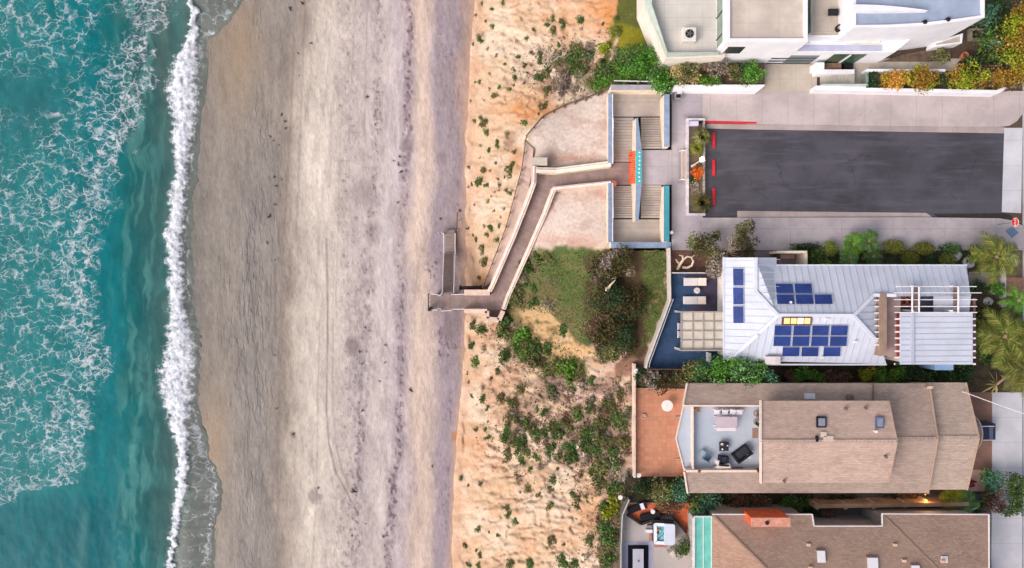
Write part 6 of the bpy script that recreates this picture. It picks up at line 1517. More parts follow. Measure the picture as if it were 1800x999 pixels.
def leaves_mesh(name, P, s, m, up=.45, aspect=.55, jit=.5, dirs=None):
    """one leaf-shaped quad per point of P"""
    n = len(P); nrm = RG.normal(size=(n, 3)); nrm[:, 2] = np.abs(nrm[:, 2])+up; nrm /= np.linalg.norm(nrm, axis=1)[:, None]
    tdir = RG.normal(size=(n, 3)) if dirs is None else dirs+RG.normal(size=(n, 3))*.25
    tdir -= nrm*(tdir*nrm).sum(1)[:, None]; tdir /= np.linalg.norm(tdir, axis=1)[:, None]+1e-9; b = np.cross(nrm, tdir)
    L = s*(1+(RG.random(n)-.5)*2*jit); L = L[:, None]
    v = np.stack([P-tdir*L*.5, P+b*L*aspect*.5-tdir*L*.05, P+tdir*L*.5, P-b*L*aspect*.5-tdir*L*.05], 1).reshape(-1, 3)
    me = bpy.data.meshes.new(name); me.vertices.add(len(v)); me.vertices.foreach_set('co', v.ravel().astype(np.float32))
    me.loops.add(4*n); me.loops.foreach_set('vertex_index', np.arange(4*n)); me.polygons.add(n)
    me.polygons.foreach_set('loop_start', np.arange(0, 4*n, 4)); me.polygons.foreach_set('loop_total', np.full(n, 4)); me.update(calc_edges=True); me.materials.append(m); return me
def cloud(lobes, n, shell=.45):
    """points through the upper volume of overlapping lobes (cx, cy, cz, rx, ry, rz)"""
    lobes = np.array(lobes); w = lobes[:, 3]*lobes[:, 4]+.3*lobes[:, 5]*lobes[:, 3]; k = RG.choice(len(lobes), n, p=w/w.sum()); d = RG.normal(size=(n, 3)); d /= np.linalg.norm(d, axis=1)[:, None]
    d[:, 2] = np.where(d[:, 2] < -.25, -d[:, 2], d[:, 2]); r = (1-shell*RG.random(n)**1.6)*(.86+.28*RG.random(n)); return lobes[k, :3]+d*lobes[k, 3:]*r[:, None]
# --- templates of small shrubs, unit radius
TPL = {}
def tpl(kind, v):
    if (kind, v) in TPL: return TPL[kind, v]
    n = 5+v % 4; a = RG.random(n)*6.283; r = .55*np.sqrt(RG.random(n)); lob = [(r[i]*math.cos(a[i]), r[i]*math.sin(a[i]), .18+.2*RG.random(), .34+.22*RG.random(), .34+.22*RG.random(), .3+.25*RG.random()) for i in range(n)]
    sparse = kind in ('brown', 'grey')
    me = leaves_mesh('shrub', cloud(lob, 170 if sparse else 330, .6), .20 if not sparse else .24, LM[kind], aspect=.32 if sparse else .6, up=.35); TPL[kind, v] = me; return me
WORDS = {'green': 'dark green', 'olive': 'olive', 'brown': 'dry brown', 'grey': 'grey twiggy', 'bright': 'bright green', 'lime': 'yellow green', 'dark': 'blackish green'}
LAND = [(28, 'the blue flat roof'), (50, 'the black ring tub'), (78, 'the roof cooling unit'), (104, 'the white house front'), (126, 'the garage driveway'), (150, 'the orange hedge'), (185, 'the stairwell top wall'), (222, 'the red kerb'), (262, 'the northernmost red block'), (288, 'the lit lamp'), (318, 'the orange slatted bench'), (352, 'the southernmost red block'), (400, 'the STOP sign'), (445, 'the stairwell south wall'), (490, 'the upper white lounger'), (530, 'the lower white lounger'), (575, 'the lit skylight'),
        (604, 'the middle solar row'), (630, 'the bottom solar row'), (655, 'the big house hedge'), (690, 'the tan roof top edge'), (722, 'the round patio table'), (752, 'the dark blue car'), (776, 'the tan roof ridge'), (800, 'the black sofa'), (832, 'the folded canvas'), (858, 'the tan roof foot'), (882, 'the yellow green bush'), (905, 'the black loungers'), (930, 'the hot tub'), (960, 'the teal deck middle'), (2000, 'the black rug')]
ORD = ['nearest the beach', 'second from the beach', 'third from the beach', 'fourth from the beach', 'fifth from the beach', 'sixth from the beach', 'seventh from the beach', 'eighth from the beach', 'ninth from the beach', 'tenth from the beach', 'eleventh from the beach', 'twelfth from the beach', 'thirteenth from the beach', 'fourteenth from the beach', 'fifteenth from the beach', 'sixteenth from the beach']
SH = []
def add(s, kind=None):
    for it in s.split(';'):
        q = it.split(',')
        if len(q) < 3: continue
        SH.append((float(q[0]), float(q[1]), float(q[2]), q[3].strip() if len(q) > 3 else (kind or ('green' if (int(float(q[0])*7+float(q[1])*3) % 3) else 'olive'))))
add('848,8,4;884,6,4;866,18,4.5;838,27,4,brown;866,47,6;855,39,4,brown;844,70,6.5;866,73,3,brown;832,78,3;857,86,4.5,brown;939,54,4.5;973,34,6;962,46,5.5;972,56,7.5;989,45,6.5;987,38,5;1021,37,8;1025,55,6,grey;926,68,5;935,95,5,brown;949,98,6;948,108,6;982,80,6;986,95,5.5;1004,84,4.5;996,88,3.5,grey;1012,60,3,brown;992,68,4,grey;911,102,4.5;924,117,6;905,123,6;927,128,4.5;904,138,5.5;888,114,4;873,99,3.5;950,140,10;960,164,7;984,112,8,olive;1010,107,13;1021,118,9;1037,100,12;1032,88,8;1002,129,9;992,150,15,grey;970,105,13,grey;1025,140,12,grey;1060,120,12,olive;1060,109,9;1041,78,9,grey;1055,57,5,grey;1060,43,3.5;1085,34,5;861,131,4.5,brown;843,146,5;836,145,3;861,157,3.5;878,154,4;899,157,5;903,150,3;922,146,4,brown;870,170,6;850,176,3,brown;828,178,3;852,218,8;856,236,7;846,208,5;835,213,5;926,216,8.5;957,189,8.5;947,201,3;892,238,6,olive;875,248,4;1007,165,6,grey;985,172,6,grey;930,181,3,brown;1040,148,10,olive;1055,135,9;1018,152,8,grey')
add('875,256,6;859,265,5;846,256,4,brown;904,269,6,olive;844,277,3,brown;824,295,3.5;852,301,6;871,289,5,brown;897,304,9.5;901,290,6;844,319,9;856,327,6;879,325,5.5;830,324,4;825,330,3,brown;898,339,5.5;890,336,5,olive;875,314,4,brown;862,302,3,brown;887,312,2.5;877,334,3.5,brown;871,338,3,brown;864,345,3,brown;859,355,4,lime;834,362,4,brown;868,370,4,brown;885,366,5,brown;880,381,4,brown;823,401,4;852,398,4;863,401,6.5;857,414,6;877,398,4;875,421,6;837,421,5;832,414,3;849,440,6.5;852,462,9;843,489,4.5')
add('829,608,6;837,636,9,bright;878,612,5,brown;878,632,4,brown;875,652,6;866,664,5,brown;822,656,4;825,671,3;830,696,4;848,682,6,brown;850,700,7;856,717,5;882,700,8;918,682,9;837,754,5.5;854,755,4;857,768,6;858,742,3,brown;904,712,10,olive;894,730,8;910,738,9;893,750,7;896,764,8;920,776,12;910,788,9;924,796,10;916,808,8;936,752,11,olive;958,724,8;944,720,6;976,692,12,grey;1008,688,8;996,740,11;1014,728,13;982,764,11;954,760,6;944,778,7,brown;944,804,8;968,790,10;962,812,8,grey;984,800,10;1006,804,12;1003,788,9;980,823,4;932,825,5;912,840,10,grey;930,859,8;973,842,8;966,858,8;948,870,5.5;966,890,8;999,835,3;846,850,5;811,840,4.5;823,853,3;913,864,4,brown;888,892,6.5;896,904,6.5;907,917,6.5;841,928,7;876,941,3.5;860,935,2.5;972,946,7;966,956,6;991,956,4;1006,868,6;1014,880,8;1016,890,6;1031,876,7;1000,898,4,brown;818,959,6;838,966,4;844,975,6;824,991,6;842,992,6,olive;900,990,9;932,990,9;988,986,12;1010,990,9')
add('1040,760,12;1060,740,14,olive;1080,720,9;1096,740,12;1092,776,15;1060,768,14,olive;1048,756,10;1028,760,12,olive;1024,780,12;1076,792,12,olive;1056,828,17,olive;1056,852,14;1100,832,15,grey;1084,816,11;1076,856,12;1098,864,12;1028,808,10,grey;1064,928,15;1076,944,14;1068,962,12,olive;1076,982,14;1060,986,10;1060,888,9;1075,887,17,lime;1045,700,8,grey;1090,690,9,olive;1030,704,7,brown;1108,720,7')
add('972,648,16;1004,648,18,bright;940,612,15;924,622,13,bright;1024,672,8,grey;1040,668,8;944,452,11;966,455,11;926,467,13;912,510,13;900,526,12,bright;912,530,14;966,494,6,grey;966,540,12,grey;991,580,10;832,571,7;847,579,10;890,572,17;902,595,15,olive;925,585,16,bright;930,602,13;830,608,6;850,612,7,brown;884,588,9;945,636,12;958,656,9,olive;1020,655,11;1002,664,8,olive')
rs = np.random.default_rng(77)
for (ox, oy, rx, ry, n_) in ((1062, 790, 40, 78, 34), (985, 755, 80, 55, 34), (1070, 945, 24, 50, 14), (1015, 118, 45, 34, 20), (1075, 705, 32, 26, 10), (940, 620, 40, 24, 10), (915, 505, 22, 34, 8)):
    for _ in range(n_):
        x_, y_ = ox+rs.normal()*rx*.6, oy+rs.normal()*ry*.6
        if 822 < x_ < 1106 and not (930 < x_ < 1072 and 165 < y_ < 435): SH.append((x_, y_, 5+rs.random()*7, ['green', 'olive', 'olive', 'green', 'brown', 'grey'][rs.integers(0, 6)]))
occ = {}
for it in sorted(SH, key=lambda q: q[0]):
    x, y, r, k = it; b_ = next(i for i, l in enumerate(LAND) if y < l[0]); kk = k if k in WORDS else 'green'
    occ.setdefault((b_, kk), []).append(it)
for (b_, kk), lst in occ.items():
    for i, (x, y, r, k) in enumerate(lst):
        size = 'tiny' if r < 4.2 else 'small' if r < 7 else 'medium' if r < 11 else 'large'
        where = (ORD[i] if i < len(ORD) else 'farthest from the beach') if len(lst) > 1 else 'alone'
        if len(lst) > 1 and i == len(lst)-1: where = 'farthest from the beach'
        lab = '%s %s shrub level with %s, %s' % (size, WORDS[kk], LAND[b_][1], 'only one of its colour' if where == 'alone' else where)
        z = G(x, y); s = (1.45 if r > 6 else 1.3)*r*(H-z)/F; q = W(x, y, z-.05*s)
        o = bpy.data.objects.new('bluff_shrub', tpl(k, RG.integers(0, 4))); COL.objects.link(o); o.location = q; o.rotation_euler = (0, 0, RG.random()*6.28); o.scale = (s*1.05*(.85+.3*RG.random()), s*1.05*(.85+.3*RG.random()), s*(.75+.35*RG.random()))
        tag(o, lab, 'shrub', 'shrubs scattered over the bluff')
# --- single big bushes, hedges and trees
def bush(name, label, cat, px, py, rx, ry, z0, h, kind, leaf=.2, dens=1.0, lob=None, trunk=False, group=None, kind2=None, rot=0.0, aspect=.6):
    """crown footprint in photo pixels (half axes rx, ry) at the crown's middle height"""
    zc = z0+h*.55; k = (H-zc)/F; c_ = W(px, py, zc); ax_, ay_ = rx*k*1.16, ry*k*1.16
    n = lob or max(10, int(11*max(ax_, ay_)/min(ax_, ay_)), int(3*ax_*ay_)); n = min(n, 70); lo_ = []
    for i in range(n):
        a = RG.random()*6.283; r = math.sqrt(RG.random())*.76; lx, ly = r*math.cos(a)*ax_, r*math.sin(a)*ay_
        s = (.30+.20*RG.random())*min(ax_, ay_)+.06*math.sqrt(ax_*ay_); hz = h*(.45+.4*RG.random()*(1-r*.5))
        cx, cy = lx*math.cos(rot)-ly*math.sin(rot), lx*math.sin(rot)+ly*math.cos(rot)
        lo_.append((cx, cy, hz-h*.1, s*1.1, s*1.1, min(s*1.1, h*.45)))
    if kind == 'mound': lo_ = [(0, 0, h*.3, ax_*.92, ay_*.92, h*.62)]+[(q_[0]*.5, q_[1]*.5, h*.45, q_[3], q_[4], h*.4) for q_ in lo_[:3]]
    N = int(dens*3.4*math.pi*ax_*ay_/(leaf*leaf*.5)); N = max(150, min(N, 16000))
    P = cloud(lo_, N, .5); P = P[P[:, 2] > .02*h]
    base = (c_.x, c_.y, z0)
    ro = thing(name, label, cat, base, group) if trunk else None
    me = leaves_mesh('crown', P, leaf, LM[kind], aspect=aspect)
    if kind2:
        me.materials.append(LM[kind2]); cl = vn(P[:, 0]*.9+7, P[:, 1]*.9+3, 5); me.polygons.foreach_set('material_index', (cl+.2*RG.random(len(P)) > .62).astype(int)); me.update()
    o = bpy.data.objects.new('crown' if trunk else name, me); COL.objects.link(o)
    if trunk:
        o.parent = ro; m = MB(); b0_ = Vector(base)
        m.tube([b0_+Vector((0, 0, -.5)), b0_+Vector((.05, .04, h*.3)), b0_+Vector((.1, -.05, h*.55))], [.05*h+.05, .04*h+.03, .025*h], 8)
        for i in range(5):
            t_ = Vector(lo_[i % n][:3])*.85; m.tube([b0_+Vector((0, 0, h*.22)), b0_+Vector((t_.x*.5, t_.y*.5, h*.4)), b0_+Vector((t_.x, t_.y, t_.z))], [.03*h+.02, .02*h+.015, .015], 6)
        m.build('trunk', M_bark, ro); return ro
    o.location = base; ABS[o.name] = Vector(base); return tag(o, label, cat, group)
# the wind-bent trees above the lawn
for lab, x, y, rx, ry, h, z0, kd, k2 in (('brown green coastal tree at the north end of the dark thicket, below the stairwell wall', 1088, 462, 36, 24, 2.6, -1.6, 'tree', 'grey'), ('bushy brown coastal tree with grey dead twigs on its left, facing the lawn', 1060, 478, 20, 24, 2.0, -2.8, 'grey', 'tree'), ('dark coastal tree in the middle of the thicket around the bleached stump', 1072, 520, 36, 30, 2.6, -2.6, 'dark', 'tree'), ('dark olive coastal tree on the right side of the thicket beside the grass strip', 1106, 525, 26, 34, 2.8, -1.4, 'tree', 'dark'), ('rusty brown coastal tree at the foot of the thicket above the sandstone', 1062, 578, 32, 30, 2.4, -3.0, 'tree', 'brown'), ('dark green coastal tree at the lower right of the thicket near the deck', 1100, 588, 28, 30, 2.4, -1.8, 'dark', 'tree'), ('low olive coastal tree at the southern tip of the thicket', 1070, 615, 24, 18, 1.8, -2.8, 'olive', 'dark')):
    bush('coastal_tree', lab, 'tree', x, y, rx, ry, z0, h, kd, .2, 1.1, trunk=True, kind2=k2)
stp = thing('bleached_stump', 'pale bleached curving stump standing in the dark thicket', 'stump', W(1064, 512, -2.2)); b0_ = W(1065, 514, -2.2)
MB().tube([b0_, b0_+Vector((-.05, .3, 1.6)), b0_+Vector((.1, .75, 2.6)), b0_+Vector((.5, 1.2, 2.9))], [.2, .16, .10, .03], 9).build('trunk', M_palebark, stp)
MB().tube([b0_+Vector((-.05, .3, 1.6)), b0_+Vector((-.3, .2, 2.3)), b0_+Vector((-.35, .5, 2.8))], [.12, .08, .03], 7).build('broken_limb', M_palebark, stp)
# hedge behind the stairwell
for lab, x, y, rx, ry, h, kd, k2 in (('dense bright green hedge bush at the foot of the west terrace corner', 1128, 108, 48, 26, 2.4, 'bright', 'green'), ('rounded bright green bush overhanging the stairwell north wall', 1162, 140, 22, 22, 2.2, 'bright', 'hedge'), ('bright green bush sprawling towards the bluff beside the wire rail', 1090, 128, 36, 20, 1.8, 'bright', 'green'), ('low green ground shrub where the wire rail meets the ledge fence', 1058, 146, 30, 12, 1.2, 'bright', 'olive'), ('yellow green mound at the head of the bluff below the white terrace', 1064, 86, 13, 11, .8, 'lime', 'bright'), ('low yellow olive bush on the grassy slope beside the white terrace', 1084, 55, 16, 10, .7, 'mound', 'olive')):
    bush('hedge_bush', lab, 'bush', x, y, rx, ry, (-.3 if x > 1090 else G(x, y)), h, kd, .17, 1.1, kind2=k2)
for lab, x, y, rx, ry, h, kd, k2 in (('pale olive flowering bush at the left end of the white walled bed', 1207, 126, 22, 20, 1.8, 'olive', 'straw'), ('grey brown twiggy bush in the middle of the white walled bed', 1258, 118, 22, 18, 1.9, 'grey', 'brown'), ('mixed green low bush along the front of the white walled bed', 1240, 141, 34, 9, 1.0, 'bright', 'straw'), ('dark green hedge bush at the right end of the white walled bed', 1318, 130, 26, 19, 1.6, 'bright', 'dark'), ('pale leaved bush beneath the white terrace wall, between grey and green ones', 1289, 122, 14, 16, 1.5, 'olive', 'straw')):
    bush('bed_bush', lab, 'bush', x, y, rx, ry, .5, h, kd, .17, 1.1, kind2=k2)
# golden hedge by the white garden wall
for lab, x, y, rx, ry, h, kd, k2 in (('dark green bush at the left end of the golden hedge', 1535, 139, 12, 14, .9, 'dark', 'bright'), ('orange leaved bush in the golden hedge behind the white wall', 1572, 140, 34, 18, 1.3, 'orange', 'gold'), ('golden green bush in the middle of the golden hedge', 1616, 138, 34, 20, 1.4, 'gold', 'lime'), ('dark gap shrub between the golden hedge halves', 1652, 137, 12, 13, .9, 'dark', 'brown'), ('yellow green bush right of the gap in the golden hedge', 1696, 134, 42, 20, 1.6, 'lime', 'gold'), ('brownish gold bush at the right end of the golden hedge', 1752, 138, 36, 19, 1.5, 'gold', 'brown')):
    bush('golden_hedge', lab, 'bush', x, y, rx, ry, .3, h, kd, .17, 1.1, kind2=k2)
bush('round_shrub', 'round olive shrub growing from the brown flower bed of the white house', 'bush', 1652, 99, 14, 12, .1, 1.2, 'olive', .16, 1)
for lab, x, y, rx, ry, h, kd, k2 in (('golden brown tree filling the top right corner of the picture', 1792, 60, 34, 62, 4.0, 'gold', 'lime'), ('dark tree behind the blue roof beside the golden tree', 1752, 40, 26, 44, 3.4, 'dark', 'bluish'), ('dark green tree with lighter crown above the cold frame', 1748, 82, 24, 26, 3.0, 'green', 'bright'), ('deep green bush at the foot of the dark trees by the pots', 1722, 105, 28, 16, 1.8, 'dark', 'green'), ('golden olive tree at the right picture edge above the pavement corner', 1788, 120, 24, 30, 2.6, 'gold', 'olive')):
    bush('garden_tree', lab, 'tree', x, y, rx, ry, 0, h, kd, .2, 1.1, trunk=True, kind2=k2)
# planter plants
def tuft(name, label, px, py, z0, r, n, h, kind, cat='grass clump', w=.035, droop=.5):
    q = W(px, py, z0); m = MB(); rr = random.Random(px); k = (H-z0)/F*r
    for i in range(n):
        a = rr.random()*6.283; R_ = k*(.45+.6*rr.random()); hh = h*(.5+.6*rr.random()); c_, s_ = math.cos(a), math.sin(a)
        p0 = q+Vector((c_*.08*k, s_*.08*k, 0)); p1 = q+Vector((c_*R_*.55, s_*R_*.55, hh)); p2 = q+Vector((c_*R_, s_*R_, hh*(1-droop))); t_ = Vector((-s_, c_, 0))*w
        m.add([p0-t_, p0+t_, p1+t_*.8, p1-t_*.8, p2], [(0, 1, 2, 3), (3, 2, 4)])
    return tag(m.build(name, LM[kind], None, fix=False), label, cat)
tuft('grass_clump', 'round grey olive grass clump at the top of the street planter', 1232, 243, .25, 19, 420, .9, 'olive'); tuft('grass_clump', 'yellowish strappy clump in the street planter below the grey olive one', 1223, 262, .25, 15, 260, .6, 'mound', w=.05); tuft('grass_clump', 'large spiky straw coloured grass clump at the planter foot', 1232, 358, .25, 21, 620, 1.0, 'tree', w=.03)
bush('flower_bush', 'bright orange flowering bush in the planter beside the lamp pole', 'flowers', 1224, 304, 9.5, 11.5, .25, .8, 'flower', .14, 1.2)
bush('dry_cover', 'dry brown low plant in the planter below the orange flowers', 'plant', 1224, 330, 10, 11, .2, .35, 'grey', .13, .5)
bush('dry_cover', 'small dark plant beneath the orange flowers in the planter', 'plant', 1218, 316, 8, 6, .2, .3, 'dark', .13, .8)
# tree above the sea deck
for lab, x, y, rx, ry, h, z0, kd, k2 in (('round olive topped tree over the upper corner of the blue deck', 1232, 433, 25, 23, 3.0, .1, 'tree', 'olive'), ('small olive tree crown between the round tree and the bare branches', 1261, 413, 9, 8, 2.6, .1, 'tree', 'olive'), ('upright olive tree beside the metal roof north corner', 1311, 418, 18, 30, 3.0, .1, 'tree', 'olive'), ('half bare grey tree hanging over the blue deck edge', 1258, 462, 17, 28, 2.8, .1, 'grey', 'tree')):
    bush('deck_tree', lab, 'tree', x, y, rx, ry, z0, h, kd, .18, 1.0, trunk=True, kind2=k2)
br = thing('bare_branches', 'pale bare twisting branches between the deck trees', 'branches', W(1285, 432, .1))
q0 = W(1276, 440, .1); rr = random.Random(4)
m = MB()
for i in range(9):
    a = -.9+.32*i; q1 = q0+Vector((.8*math.cos(a)*(.5+.5*rr.random()), .7*math.sin(a), .9+.6*rr.random())); q2 = q1+Vector((.5*math.cos(a+.7), .45*math.sin(a+.7), .3)); q3 = q2+Vector((.35*math.cos(a-.7), .35*math.sin(a-.7), .1)); m.tube([q0, q0+Vector((.15*math.cos(a), .15*math.sin(a), .7)), q1, q2, q3], [.055, .045, .03, .02, .008], 6)
m.build('limbs', M_palebark, br)
dw = thing('driftwood_tree', 'thick pale twisting driftwood trunk on the bare soil by the blue deck', 'driftwood', W(1204, 462, 0))
m = MB()
def dwp(*a): return [W(x, y, z) for x, y, z in a]
m.tube(dwp((1191, 474, .2), (1196, 464, .5), (1201, 457, .8), (1200, 450, 1.0), (1194, 449, 1.1)), [.15, .14, .12, .09, .05], 8); m.tube(dwp((1200, 470, .4), (1208, 471, .7), (1216, 467, .9), (1219, 459, 1.1), (1215, 453, 1.2), (1221, 449, 1.3)), [.12, .12, .11, .1, .07, .03], 8); m.tube(dwp((1196, 464, .5), (1191, 461, .7), (1188, 456, .8)), [.1, .07, .04], 7); m.tube(dwp((1201, 457, .8), (1208, 451, 1.0), (1216, 453, 1.2)), [.1, .08, .06], 7)
m.build('trunk', M_palebark, dw)
struct(MB().pr(1180, 439, 1262, 479, -.3, -.05), 'bare_soil', mat('brown_soil_bed', (118, 88, 76), .95, .2, 2, bump=.4))
# garden north of the metal roof
struct(MB().pp([(1368, 432), (1368, 466), (1760, 466), (1760, 440), (1690, 434)], -.3, .02), 'garden_bed', mat('planted_bed', (62, 66, 44), .95, .3, 2, bump=.4))
for lab, x, y, rx, ry, h, kd, k2 in (('deep green ground bush beside the cream nook', 1412, 436, 34, 8, .7, 'dark', 'green'), ('dark green bush right of the cream nook', 1437, 452, 16, 14, .9, 'green', 'dark'), ('clipped lime mound at the left of the garden bed', 1459, 437, 14, 13, 1.1, 'mound', None), ('clipped lime mound right of the fan leaved plants', 1572, 434, 21, 12, 1.2, 'mound', None), ('clipped lime mound in the middle of the right garden bed', 1624, 437, 20, 11, 1.2, 'mound', None), ('clipped lime mound leaning against the metal roof edge', 1601, 452, 15, 13, 1.1, 'mound', None), ('clipped lime mound nearest the white boulders', 1666, 457, 16, 11, 1.0, 'mound', None), ('dark green bush above the white boulders near the pavement', 1668, 438, 22, 8, .8, 'green', 'dark'), ('dark green filler bush between the clipped mounds and the roof', 1640, 458, 14, 8, .6, 'dark', 'green'), ('small yellow flowered plant by the roof edge near the nook', 1448, 462, 14, 4, .5, 'lime', 'green'), ('dark bush behind the date palm near the corner', 1712, 445, 14, 14, .9, 'dark', 'green')):
    bush('garden_bush', lab, 'bush', x, y, rx, ry, .02, h, kd, .13 if kd == 'mound' else .16, 1.5 if kd == 'mound' else 1.1, kind2=k2)
def palm(name, label, px, py, z0, r, h, nf, kind='palm', droop=.9, cat='palm tree', leaf=.55, group=None, trunk_r=.17):
    """palm: crown centre at height h; fronds arch out to r photo pixels"""
    c_ = W(px, py, z0+h); rm = r*(H-z0-h)/F; o = thing(name, label, cat, (c_.x, c_.y, z0), group); rr = random.Random(int(px*3+py)); V = []; Fq = []
    for f in range(nf):
        a = 6.283*f/nf+rr.uniform(-.2, .2)+(f % 3)*.05; L = rm*(.72+.34*rr.random()); lift = rr.uniform(.1, .75); dr = droop*(.6+.6*rr.random()); pts = []
        n = 15
        for i in range(n+1):
            u = i/n; rad_ = L*(u*.98); z = lift*L*.5*math.sin(u*1.7)-dr*L*.55*u*u*u; aa = a+.12*math.sin(f*2.1)*u; pts.append(Vector((c_.x+rad_*math.cos(aa), c_.y+rad_*math.sin(aa), c_.z+z)))
        for i in range(n):
            p0, p1 = pts[i], pts[i+1]; d = (p1-p0).normalized(); sd_ = d.cross(Vector((0, 0, 1))).normalized(); w_ = .025*(1-.7*i/n); k = len(V); V += [p0-sd_*w_, p0+sd_*w_, p1+sd_*w_, p1-sd_*w_]; Fq.append((k, k+1, k+2, k+3))
            if i < 2: continue
            ll = leaf*L*.42*math.sin(math.pi*(.12+.86*i/n))**.8
            for s in (-1, 1):
                for h_ in (0, .5):
                    pa = p0.lerp(p1, h_); tip = pa+sd_*s*ll*(.75+.2*rr.random())+d*ll*.62+Vector((0, 0, -.28*ll+.1*rr.random())); k = len(V); bw = .055*L/2; V += [pa-d*bw*.55, pa+d*bw*.55, pa.lerp(tip, .55)+d*bw*.5, tip]; Fq.append((k, k+1, k+2, k+3))
    m = MB(); m.v = [tuple(v) for v in V]; m.f = Fq; m.build('crown', LM[kind], o, fix=False)
    m = MB(); m.tube([Vector((c_.x, c_.y, z0-.2)), Vector((c_.x+.05, c_.y, z0+h*.5)), Vector((c_.x, c_.y, z0+h+.08))], [trunk_r*1.25, trunk_r, trunk_r*1.1], 10); m.build('trunk', mat('palm_trunk', (150, 124, 100), .9, .25, 5), o); return o
palm('palm_tree', 'yellow green date palm at the pavement corner below the STOP sign', 1751, 452, 0, 50, 2.6, 22, leaf=.72); palm('palm_tree', 'broad green palm east of the white slatted roof', 1766, 592, 0, 58, 3.0, 24, droop=1.0, leaf=.72); palm('palm_tree', 'green palm cut by the right picture edge near the big green palm', 1802, 650, 0, 50, 2.8, 22, leaf=.72); palm('palm_tree', 'smaller green palm above the broad one at the right edge', 1790, 528, 0, 34, 2.2, 15, 'bright')
palm('fan_plant', 'dark green fan leaved plant at the pavement, left of two', 1500, 430, .02, 22, 1.3, 22, 'bright', .5, 'plant', .9, trunk_r=.1); palm('fan_plant', 'dark green fan leaved plant at the pavement, right of two', 1527, 424, .02, 21, 1.4, 22, 'green', .5, 'plant', .9, trunk_r=.1); palm('fan_plant', 'green fan leaved plant touching the metal roof', 1493, 452, .02, 20, 1.1, 20, 'hedge', .5, 'plant', .9, trunk_r=.1); palm('fan_plant', 'blue green fan leaved plant between the roof and the lime mounds', 1535, 451, .02, 20, 1.1, 20, 'green', .5, 'plant', .9, trunk_r=.1)
def rock(label, x, y, r, z0=0, rgb=(206, 200, 200)):
    q = W(x, y, z0); k = (H-z0)/F*r; bm = bmesh.new(); bmesh.ops.create_icosphere(bm, subdivisions=2, radius=1)
    for v in bm.verts:
        f = 1+.28*(float(vn(np.array([v.co.x*1.7+x]), np.array([v.co.y*1.7+v.co.z*2+y]), 3)[0])-.5); v.co = Vector((v.co.x*k*f*1.15, v.co.y*k*f, max(-.1*k, v.co.z*k*f*.6)))
    me = bpy.data.meshes.new('boulder'); bm.to_mesh(me); bm.free(); me.materials.append(mat('pale_rock', rgb, .9, .15, 3)); me.polygons.foreach_set('use_smooth', [True]*len(me.polygons)); o = bpy.data.objects.new('boulder', me); COL.objects.link(o); o.location = q; ABS[o.name] = q; return tag(o, label, 'boulder')
rock('white boulder beside the rightmost lime mound', 1679, 449, 10, 0, (204, 204, 204)); rock('white boulder at the corner of the metal roof', 1702, 462, 10, 0, (196, 188, 190)); rock('pale boulder half under the date palm', 1776, 458, 13, 0, (188, 178, 170)); rock('pale boulder beside the pergola end', 1737, 530, 8, 0, (176, 180, 184)); rock('pale boulder below the first one by the pergola', 1748, 512, 6, 0, (186, 196, 204))
struct(MB().pr(1700, 470, 1764.5, 690, -.3, -.015), 'palm_bed', mat('palm_bed_soil', (74, 66, 52), .95, .3, 1.5, bump=.4)); struct(MB().pr(1703, 478, 1760, 500, -.2, .03), 'entry_path', mat('entry_path', (150, 140, 136), .9, .1)); struct(MB().pr(1770, 488, 1800, 520, -.2, .012), 'brick_path', mat('brick_path', (164, 120, 104), .9, .2, 4))
struct(MB().pr(1761, 470, 1769, 540, -.2, .3), 'low_wall', mat('white_low_wall', (206, 200, 200), .8))
for lab, x, y, rx, ry, h, kd, k2 in (('dark green bush beside the pergola beam ends', 1722, 503, 18, 10, .9, 'dark', 'bright'), ('bright round bush by the low white wall', 1752, 510, 13, 12, 1.0, 'bright', 'green'), ('dark green bush under the broad palm', 1740, 560, 22, 20, .9, 'dark', 'olive'), ('dark mixed bush south of the white slatted roof', 1745, 625, 26, 18, .9, 'dark', 'green'), ('olive bush by the side screen near the broad palm', 1728, 585, 12, 24, .7, 'olive', 'dark'), ('dark bush at the right edge between the palms', 1792, 585, 14, 30, 1.0, 'dark', 'green')):
    bush('garden_bush', lab, 'bush', x, y, rx, ry, 0, h, kd, .17, 1.0, kind2=k2)
